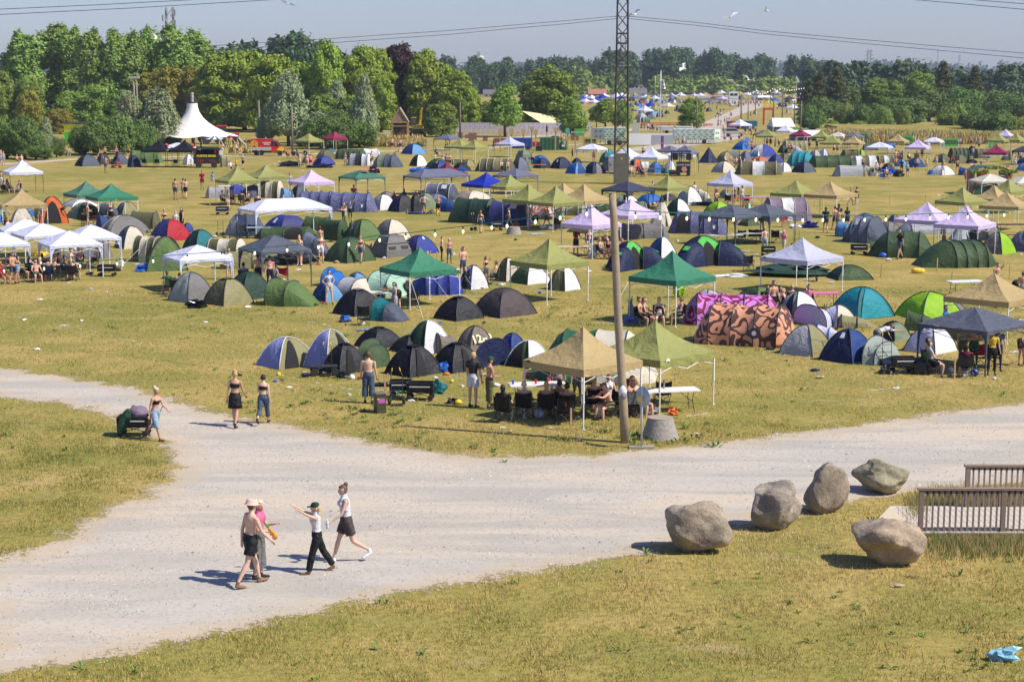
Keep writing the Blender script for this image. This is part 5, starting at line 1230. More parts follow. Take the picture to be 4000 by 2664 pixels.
  sn=nm=='sn';out[sn&(t<.12)]=4;out[sn&(t>=.12)&(t<.6)]=5;out[sn&(t>=.6)&(t<.93)]=9;out[sn&(t>=.93)]=6
  out[nm=='ft']=6;ua=nm=='ua';out[ua&(t<.55)]=8
  hl_=np.array(hd((0,0,0)));ax=np.array(hd((0,1,0)))-hl_;hz_=np.array(hd((0,0,1)))-hl_;rel=pp-hl_;yb=rel@ax;zz=rel@hz_
  hh=(nm=='h')|((nm=='n')&(zz>-.12))|((nm=='t')&(yb>.02)&(zz>-.33)&(yb>.105) if hair=='long' else False)
  mask=hh&((zz>.062-.0*yb)|((yb>.012)&(zz>-.085))|((yb>.055)))
  if hair=='bald': mask=hh&False
  out[(nm=='h')]=0;out[mask]=7
  return out
 reg=classify(fc);vreg=classify(co_)
 vn=np.empty(nv*3);me.vertices.foreach_get('normal',vn) if hasattr(me.vertices[0],'normal') else None;vn=vn.reshape(-1,3)
 J['reg']=reg;J['hd']=hd
 if not hero:
  inf=np.where(vreg==3,.018,np.where(vreg==7,.014,0));co_=co_+vn*inf[:,None];me.vertices.foreach_set('co',co_.ravel())
 me.materials.clear()
 for i in range(10): me.materials.append(SK[0])
 me.polygons.foreach_set('material_index',reg.astype(np.int32));me.polygons.foreach_set('use_smooth',[True]*nf);me.update()
 me['low']=float(co_[:,2].min())
 return me,J,vreg,vn,co_
PROTO={}
def proto(pose,fem,hair):
 k=(pose,fem,hair)
 if k not in PROTO: PROTO[k]=body_mesh('person_body',pose,fem,.024,hair)
 return PROTO[k][0]
CN={'black':'black','navy':'navy','denim':'denim','ltdenim':'pale denim','white':'white','grey':'grey','red':'red','khaki':'khaki','olive':'olive','brown':'brown','blue':'blue','lblue':'light blue','pink':'pink','green':'green','maroon':'maroon','yellow':'yellow','orange':'orange','lilac':'lilac','cream':'cream','tgreen':'green','charcoal':'charcoal','sand':'beige','bright':'bright blue','slate':'slate','lgrey':'pale grey','purple':'purple','coral':'coral','lavender':'pale lilac','lime':'lime','taupe':'taupe'}
HN={'bl':'blond','br':'brown haired','dk':'dark haired','pl':'pale haired','rd':'red haired'}
PN={'stand':'standing','hips':'standing hands on hips','hold':'standing looking down','walk':'walking','walk2':'walking','reach':'reaching out','point':'pointing','armup':'standing with raised arm','bend':'bending over','sit':'sitting','sitlean':'sitting leaning forward','ground':'sitting on the ground','kneel':'kneeling'}
def clothes(top,bot,ln,hair,skin,hat=None):
 s=SK[skin];sl=[s]*10;
 if top!='-':
  k,c=(top.split(':')+[None])[:2] if ':' in top else ('t',top)
  c=M(c);sl[2]=c
  if k in('t','T'): sl[1]=c
  if k=='T': sl[8]=c
 b=M(bot);sl[3]=b
 if ln in 'mrl': sl[4]=b
 if ln in 'rl': sl[5]=b
 if ln=='l': sl[9]=b
 sl[6]=rubber if skin!=2 else whitep
 sl[7]=HAIR[hair] if not hat else M(hat)
 return sl
def desc(top,bot,ln,hair,pose,hat,fem):
 k,c=(top.split(':')+[''])[:2] if ':' in top else('t',top)
 tp='shirtless' if top=='-' else ('in %s bikini top'%CN[c] if k=='b' else 'in %s %s'%(CN[c],'shirt' if k=='T' else 'vest'))
 bt={'s':'shorts','m':'long shorts','r':'cropped trousers','l':'trousers','k':'skirt'}[ln]
 h_=('%s cap'%CN[hat]) if hat else HN[hair]
 if top=='-': return 'shirtless %s person in %s %s %s'%(h_ if not hat else 'capped',CN[bot],bt,PN[pose])
 return '%s person %s and %s %s %s'%(HN[hair] if not hat else 'capped',tp,CN[bot],bt,PN[pose])
def addhat(o,hat,J=None,z=1.66,kind='cap'):
 pass
def person(t,x,yt,pose,face,top,bot,ln,hair,fem=0,hat=None,skin=None,foot=None,label=None,ht=None,group=None,hs=None):
 X,Y=T(t,x,yt);fem=bool(fem);base={'sit':1.24,'sitlean':1.2,'ground':.85,'kneel':1.2,'bend':1.15}.get(pose,1.70)
 if foot is not None:
  Xf,Yf=T(t,x,foot);g0=gp(Xf,Yf)
  k=max(.85,min(1.14,zat(Y,g0.y)/base))
 else: g0=gp(X,Y,base);g0.z=0;k=rng.uniform(.97,1.05)
 hair_s=hs or (('long' if rng.random()<.55 else 'bun') if fem else 'short')
 me=proto(pose,fem,hair_s);
 if skin is None: skin=rng.choice([0,0,1,1,2])
 o=link('person',me);o.location=g0;o.location.z=-(me['low'])*k if pose not in('sit','sitlean') else 0;o.scale=(k,k,k);o.rotation_euler=(0,0,R(face))
 for i,mm in enumerate(clothes(top,bot,ln,hair,skin,hat)):
  o.material_slots[i].link='OBJECT';o.material_slots[i].material=mm
 tag(o,label or desc(top,bot,ln,hair,pose,hat,fem),'person',group)
 return o
def hero(label,t,x,yt,foot,pose,face,top,bot,ln,hair,fem=0,hs='short',skin=0,hy=None,hat=None,shoes='dark',k=None,flare=.03,xfoot=None):
 X,Y=T(t,x,yt);g0=gp(*T(t,xfoot if xfoot is not None else x,foot));base={'sit':1.24,'sitlean':1.2}.get(pose,1.72)
 k=k or max(.85,min(1.16,zat(Y,g0.y)/base));fem=bool(fem)
 me,J,vreg,vn,co_=body_mesh('person_body',pose,fem,.0145,hs,True,hy)
 root=link('person',me);root.location=(g0.x,g0.y,-me['low']*k if pose not in('sit','sitlean') else 0);root.scale=(k,k,k);root.rotation_euler=(0,0,R(face));tag(root,label,'person',fixed=True)
 s=SK[skin]
 for i in range(10): me.materials[i]=s
 reg=J['reg'];fm=MB()
 for i in(0,1):
  v=J['hv%d'%i];w0=J['wr%d'%i];side=Vector((1,0,0))-v*v.x
  if side.length<.3: side=Vector((0,0,1))-v*v.z
  side.normalize();nn=v.cross(side)
  for f,(off,L_) in enumerate(((-.03,.062),(-.01,.074),(.011,.068),(.03,.052))):
   a=w0+v*.075+side*off;cur=nn*(-.012 if i else .012);fm.tube([a,a+v*L_*.5+cur*.5,a+v*L_*.9+cur*1.6],[.0095,.009,.007],5)
  a=w0+v*.03+side*(-.038);fm.tube([a,a+v*.03-side*.022,a+v*.06-side*.03],[.011,.010,.008],5)
 h_=fm.build('fingers',s,root,True)
 F=[tuple(p.vertices) for p in me.polygons]
 def garment(name,regs,mat,off,fl=0,zr=None):
  idx=[i for i in range(len(F)) if reg[i] in regs]
  if not idx: return
  vs=sorted({v for i in idx for v in F[i]});mp={v:j for j,v in enumerate(vs)};m=MB();P=[]
  zs=[co_[v][2] for v in vs];z0,z1=min(zs),max(zs)
  for v in vs:
   q=off+fl*((z1-co_[v][2])/(z1-z0+1e-6));q+=.006*noise.noise(Vector(co_[v])*14);P.append(Vector(co_[v])+Vector(vn[v])*q)
  m.add(P,[tuple(mp[v] for v in F[i]) for i in idx]);return m.build(name,mat,root,True)
 if top!='-':
  kk,c=(top.split(':')+[''])[:2] if ':' in top else('t',top)
  garment('top',{'b':[2],'t':[1,2],'T':[1,2,8]}[kk],M(c),.012 if kk=='b' else .014)
 garment('skirt' if ln=='k' else 'trousers' if ln=='l' else 'shorts',{'s':[3],'m':[3,4],'r':[3,4,5],'l':[3,4,5,9],'k':[3]}[ln],M(bot),.014,flare)
 if ln=='k':
  m=MB();P=J['pel'];m.lathe([(.165,.06),(.185,-.05),(.205,-.2),(.225,-.34)],P,16,0,1,.85);m.build('skirt_hem',M(bot),root,True)
 garment('hair',[7],HAIR[hair],.012)
 for i in(0,1):
  for f_ in range(len(F)):
   if reg[f_]==6 and (Vector(me.polygons[f_].center)-J['an%d'%i]).length<(Vector(me.polygons[f_].center)-J['an%d'%(1-i)]).length: reg[f_]=11+i
 for i in(0,1): garment('shoe',[11+i],{'dark':rubber,'white':whitep,'brown':plain('leather_brown',(.2,.12,.07),.7)}[shoes] ,.008)
 hd=J['hd']
 em=MB()
 for s_ in(-1,1): em.blob(hd((s_*.03,-.088,.008)),(.012,.008,.008),0,6,4,0)
 em.build('eyes',blackm,root)
 if hat:
  kd,c=hat.split(':');m=MB();c0=hd((0,0,0));q=Vector((0,0,1)).rotation_difference(J['hu']);yy=Matrix.Rotation(R(J['hyaw']),3,'Z')
  prof={'cap':[(.088,.03),(.096,.055),(.09,.1),(.06,.128),(.01,.136)],'bucket':[(.135,.02),(.105,.05),(.098,.1),(.08,.125),(.01,.132)]}[kd]
  n=14;vs=[];fs=[]
  for r_,z in prof:
   for j in range(n):
    a=2*PI*j/n;rr=r_;v=Vector((math.cos(a)*rr,math.sin(a)*rr*1.12,z));vs.append(c0+q@(yy@v))
  for i in range(len(prof)-1):
   for j in range(n): fs.append((i*n+j,i*n+(j+1)%n,(i+1)*n+(j+1)%n,(i+1)*n+j))
  m.add(vs,fs);
  if kd=='cap': m.add([c0+q@(yy@Vector(v)) for v in((-.07,-.08,.035),(.07,-.08,.035),(.05,-.19,.022),(-.05,-.19,.022),(-.07,-.08,.045),(.07,-.08,.045),(.05,-.19,.03),(-.05,-.19,.03))],[(0,1,2,3),(7,6,5,4),(3,2,6,7),(0,3,7,4),(1,2,6,5)])
  m.build('hat',M(c) if c!='striped' else striped,root,True)
 return root,J,k
striped=plain('striped_wool',(.75,.55,.5),.9)
def _str():
 nt=striped.node_tree;N=nt.nodes;P=N['Principled BSDF'];tc=N.new('ShaderNodeTexCoord');wv=N.new('ShaderNodeTexWave');wv.bands_direction='Z';wv.inputs['Scale'].default_value=14;nt.links.new(tc.outputs['Object'],wv.inputs[0])
 mx=N.new('ShaderNodeMix');mx.data_type='RGBA';mx.inputs[6].default_value=(.75,.68,.6,1);mx.inputs[7].default_value=(.6,.25,.22,1);nt.links.new(wv.outputs['Fac'],mx.inputs[0]);nt.links.new(mx.outputs[2],P.inputs['Base Color'])
_str()
CH_={}
def chair_parts(col):
 if col in CH_: return CH_[col]
 fm=MB();
 lg=[]
 for a,b in(((-.26,-.22,0),(.2,-.2,.42)),((.26,-.22,0),(-.2,-.2,.42)),((-.26,.2,0),(.2,.2,.42)),((.26,.2,0),(-.2,.2,.42)),((-.28,-.22,0),(-.26,.2,.42)),((-.28,.2,0),(-.26,-.22,.42)),((.28,-.22,0),(.26,.2,.42)),((.28,.2,0),(.26,-.22,.42))):
  m=MB();m.bar(a,b,.011,5);lg.append(m.mesh('leg',[dsteel]))
 for s in(-1,1): fm.tube([(s*.26,.2,.40),(s*.27,.27,.92)],.011,5);fm.tube([(s*.28,-.22,.42),(s*.28,-.22,.6),(s*.28,.24,.62)],.011,5)
 fr=fm.mesh('frame',[dsteel])
 m=MB();vs=[];fs=[]
 for j in range(5):
  for i in range(5): u,v=i/4*2-1,j/4*2-1;vs.append((u*.26,v*.22,.43-.05*(1-u*u)*(1-v*v*.5)))
 for j in range(4):
  for i in range(4): a=j*5+i;fs.append((a,a+1,a+6,a+5))
 m.add(vs,fs);seat=m.mesh('seat',[M(col)],True);m=MB();vs=[];fs=[]
 for j in range(5):
  for i in range(5): u,v=i/4*2-1,j/4;vs.append((u*.27,.2+v*.08+.04*(1-u*u),.45+v*.46-(.05*(1-u*u) if j==4 else 0)))
 for j in range(4):
  for i in range(4): a=j*5+i;fs.append((a,a+1,a+6,a+5))
 m.add(vs,fs);back=m.mesh('backrest',[M(col)],True)
 arm=MB()
 for s in(-1,1): arm.box((s*.28,0,.625),(.07,.42,.02))
 CH_[col]=[('seat',seat),('backrest',back),('frame',fr),('armrest',arm.mesh('armrest',[M(col)]))]+[('leg',l) for l in lg];return CH_[col]
def chair(p,face,col,label,small=False,group='folding camping chairs'):
 o=thing('camping_chair',label,'chair',p,R(face),group)
 for n_,me in chair_parts(col): link(n_,me,o)
 return o
def seated(t,x,yt,face,top,bot,ln,hair,fem=0,ccol='black',pose='sit',chairlabel=None,hero_=False,label=None,skin=None,foot=None,hat=None,hs=None,hy=None):
 if hero_:
  X,Y=T(t,x,yt);g0=gp(X,Y,1.24);q=proj(Vector((g0.x,g0.y,0)));T0=TL[t]
  r_=hero(label,t,x,yt,(q[1]-T0[1])*T0[2],pose,face,top,bot,ln,hair,fem,hs or 'short',skin or 0,hy,hat,k=1.0);p=r_[0].location.copy()
 else:
  o=person(t,x,yt,pose,face,top,bot,ln,hair,fem,hat,skin,foot,label,hs=hs);p=o.location.copy()
 if ccol:
  d=Vector((math.sin(R(face)),-math.cos(R(face)),0));q=Vector((p.x,p.y,0))
  chair(q-d*(-.02),face,ccol,chairlabel or '%s folding camping chair under a %s person'%(CN.get(ccol,ccol),HN[hair]))
hero('shirtless person in striped knitted hat and black shorts walking on the gravel','P',430,325,1425,'walk',125,'-','black','s','br',0,'short',0,None,'bucket:striped','brown',flare=.035)
hero('person in a pink patterned shirt and baggy grey trousers walking behind the striped hat','P',530,345,1335,'hold',80,'T:pink','grey','r','pl',0,'short',2,-20,None,'dark',flare=.06)
hero('person in dark green cap, white strapless top and black trousers reaching forward with both arms','P',1290,365,1262,'reach',-80,'t:white','black','l','bl',1,'long',0,None,'cap:dkgreen','brown',flare=.03,xfoot=1275)
r_,J,k=hero('person in white lace top and brown shorts holding a water bottle, walking in white trainers','P',1690,120,1120,'walk2',-70,'t:white','brown','s','br',1,'bun',0,None,None,'white',xfoot=1650)
b=MB();b.lathe([(.03,0),(.033,.03),(.033,.15),(.015,.19),(.015,.22)],(0,0,0),10);hp=r_.matrix_basis@J['hand0'];
o=b.build('water_bottle',plain('clear_plastic',(.55,.68,.8),.15),None,True);o.location=r_.location+Matrix.Rotation(R(-70),3,'Z')@(J['hand0']*k)+Vector((0,0,-.1));tag(o,'small clear water bottle held by the person in white top','bottle',fixed=True)
o=MB();o.lathe([(.02,0),(.03,.03),(.025,.1),(.01,.12)],(0,0,0),8,0);o.lathe([(.05,-.30),(.075,-.24),(.04,-.2),(.07,-.14),(.035,-.1),(.05,-.05),(.015,0)],(0,0,0),6,1)
o=o.build('pinata_bottle',[plain('bottle_green',(.05,.3,.03),.3),plain('fan_orange',(.6,.25,.03),.6)]);p=at(*T('P',650,690),gp(*T('P',600,1400)).y);o.location=p;o.rotation_euler=(0,R(-35),0);tag(o,'orange and green rippled bottle shaped object in the shirtless walker hand','bottle',fixed=True)
hero('person with pale hair in black strapless top and pale denim shorts pulling a wagon','W',705,365,1070,'walk2',60,'b:black','ltdenim','m','pl',1,'bun',1,0,None,'brown',flare=.03)
hero('person with blond bun in bikini top and black skirt walking away on the gravel','W',1750,155,895,'walk',170,'b:black','black','k','bl',1,'bun',1)
hero('person with patterned headscarf and rolled denim jeans walking away on the gravel edge','W',2120,200,860,'walk2',175,'b:black','denim','r','dk',1,'short',0,flare=.02)
hero('shirtless person with brown hair in long denim shorts seen from behind beside the black domes','G',1150,330,850,'stand',178,'-','denim','r','br',0,'short',0,flare=.05)
hero('blond person in charcoal shirt and white shorts with sunglasses standing by the clutter','G',2215,335,893,'stand',150,'T:charcoal','white','s','bl',0,'short',2,30,flare=.03)
hero('shirtless person in green cap and olive trousers beside the big tan gazebo','H',30,385,905,'hold',110,'-','olive','r','br',0,'short',1,0,'cap:tgreen')
sd_=[('person in black shirt seated at the far left of the tan gazebo circle',175,660,165,'T:black','black','s','dk',0),
 ('shirtless person with shaved head seated second from left in the circle',388,622,170,'-','charcoal','s','pl',0),
 ('shirtless blond person seated third from left in the circle',612,628,175,'-','charcoal','s','bl',1),
 ('shirtless dark haired person seated beside the red cups',735,610,200,'-','charcoal','s','dk',3),
 ('sunburnt shirtless person with dark hair seated in front with a wide chair back',822,640,178,'-','black','s','dk',1),
 ('shirtless pale blond person seated near the middle tent leg',1085,585,200,'-','charcoal','s','bl',2),
 ('shirtless person in khaki shorts leaning forward beside the wooden pole',1265,625,-60,'-','khaki','s','br',2),
 ('person with dark red cap and bare shoulders seated right of the wooden pole',1440,605,185,'-','charcoal','s','br',1),
 ('person with long blond hair seated at the right table',1545,600,60,'b:charcoal','denim','s','bl',0),
 ('person with dark hair seated behind the long blond haired one',1500,575,30,'b:black','denim','s','dk',1),
 ('smiling person in white top facing the camera beside the pole',1250,560,5,'t:white','ltdenim','s','br',1)]
for i,(lb,x,yt,fc,tp,bt,ln,hr,skn) in enumerate(sd_):
 seated('H',x,yt,fc,tp,bt,ln,hr,i in(8,9,10),'black','sitlean' if 'leaning' in lb else 'sit','black camping chair holding the '+lb.split(' seated')[0].split(' leaning')[0].replace('person','sitter'),True,lb,skn,hs='long' if i in(8,9) else 'short',hat='cap:maroon' if 'red cap' in lb else None)
chair(gp(*T('H',790,1065)),-170,'black','empty black camping chair with red T mark at the front of the circle');
T_mark=text_mesh('T',.22,plain('red_tape',(.6,.06,.03),.6),bpy.data.objects[[o for o in bpy.data.objects.keys() if o.startswith('camping_chair')][-1]],(0,.30,.72),(R(80),0,PI),'lettering',bold=.01)
person('H',745,430,'stand',-10,'-','sand','m','br',0,label='shirtless person in beige shorts standing behind the red cup table',foot=830)
person('H',925,440,'stand',20,'-','grey','m','br',0,label='shirtless person in long grey shorts standing behind the circle',foot=850)
person('H',690,425,'stand',40,'t:sand','sand','s','br',1,label='person with arm on the red cup table behind the circle',foot=820)
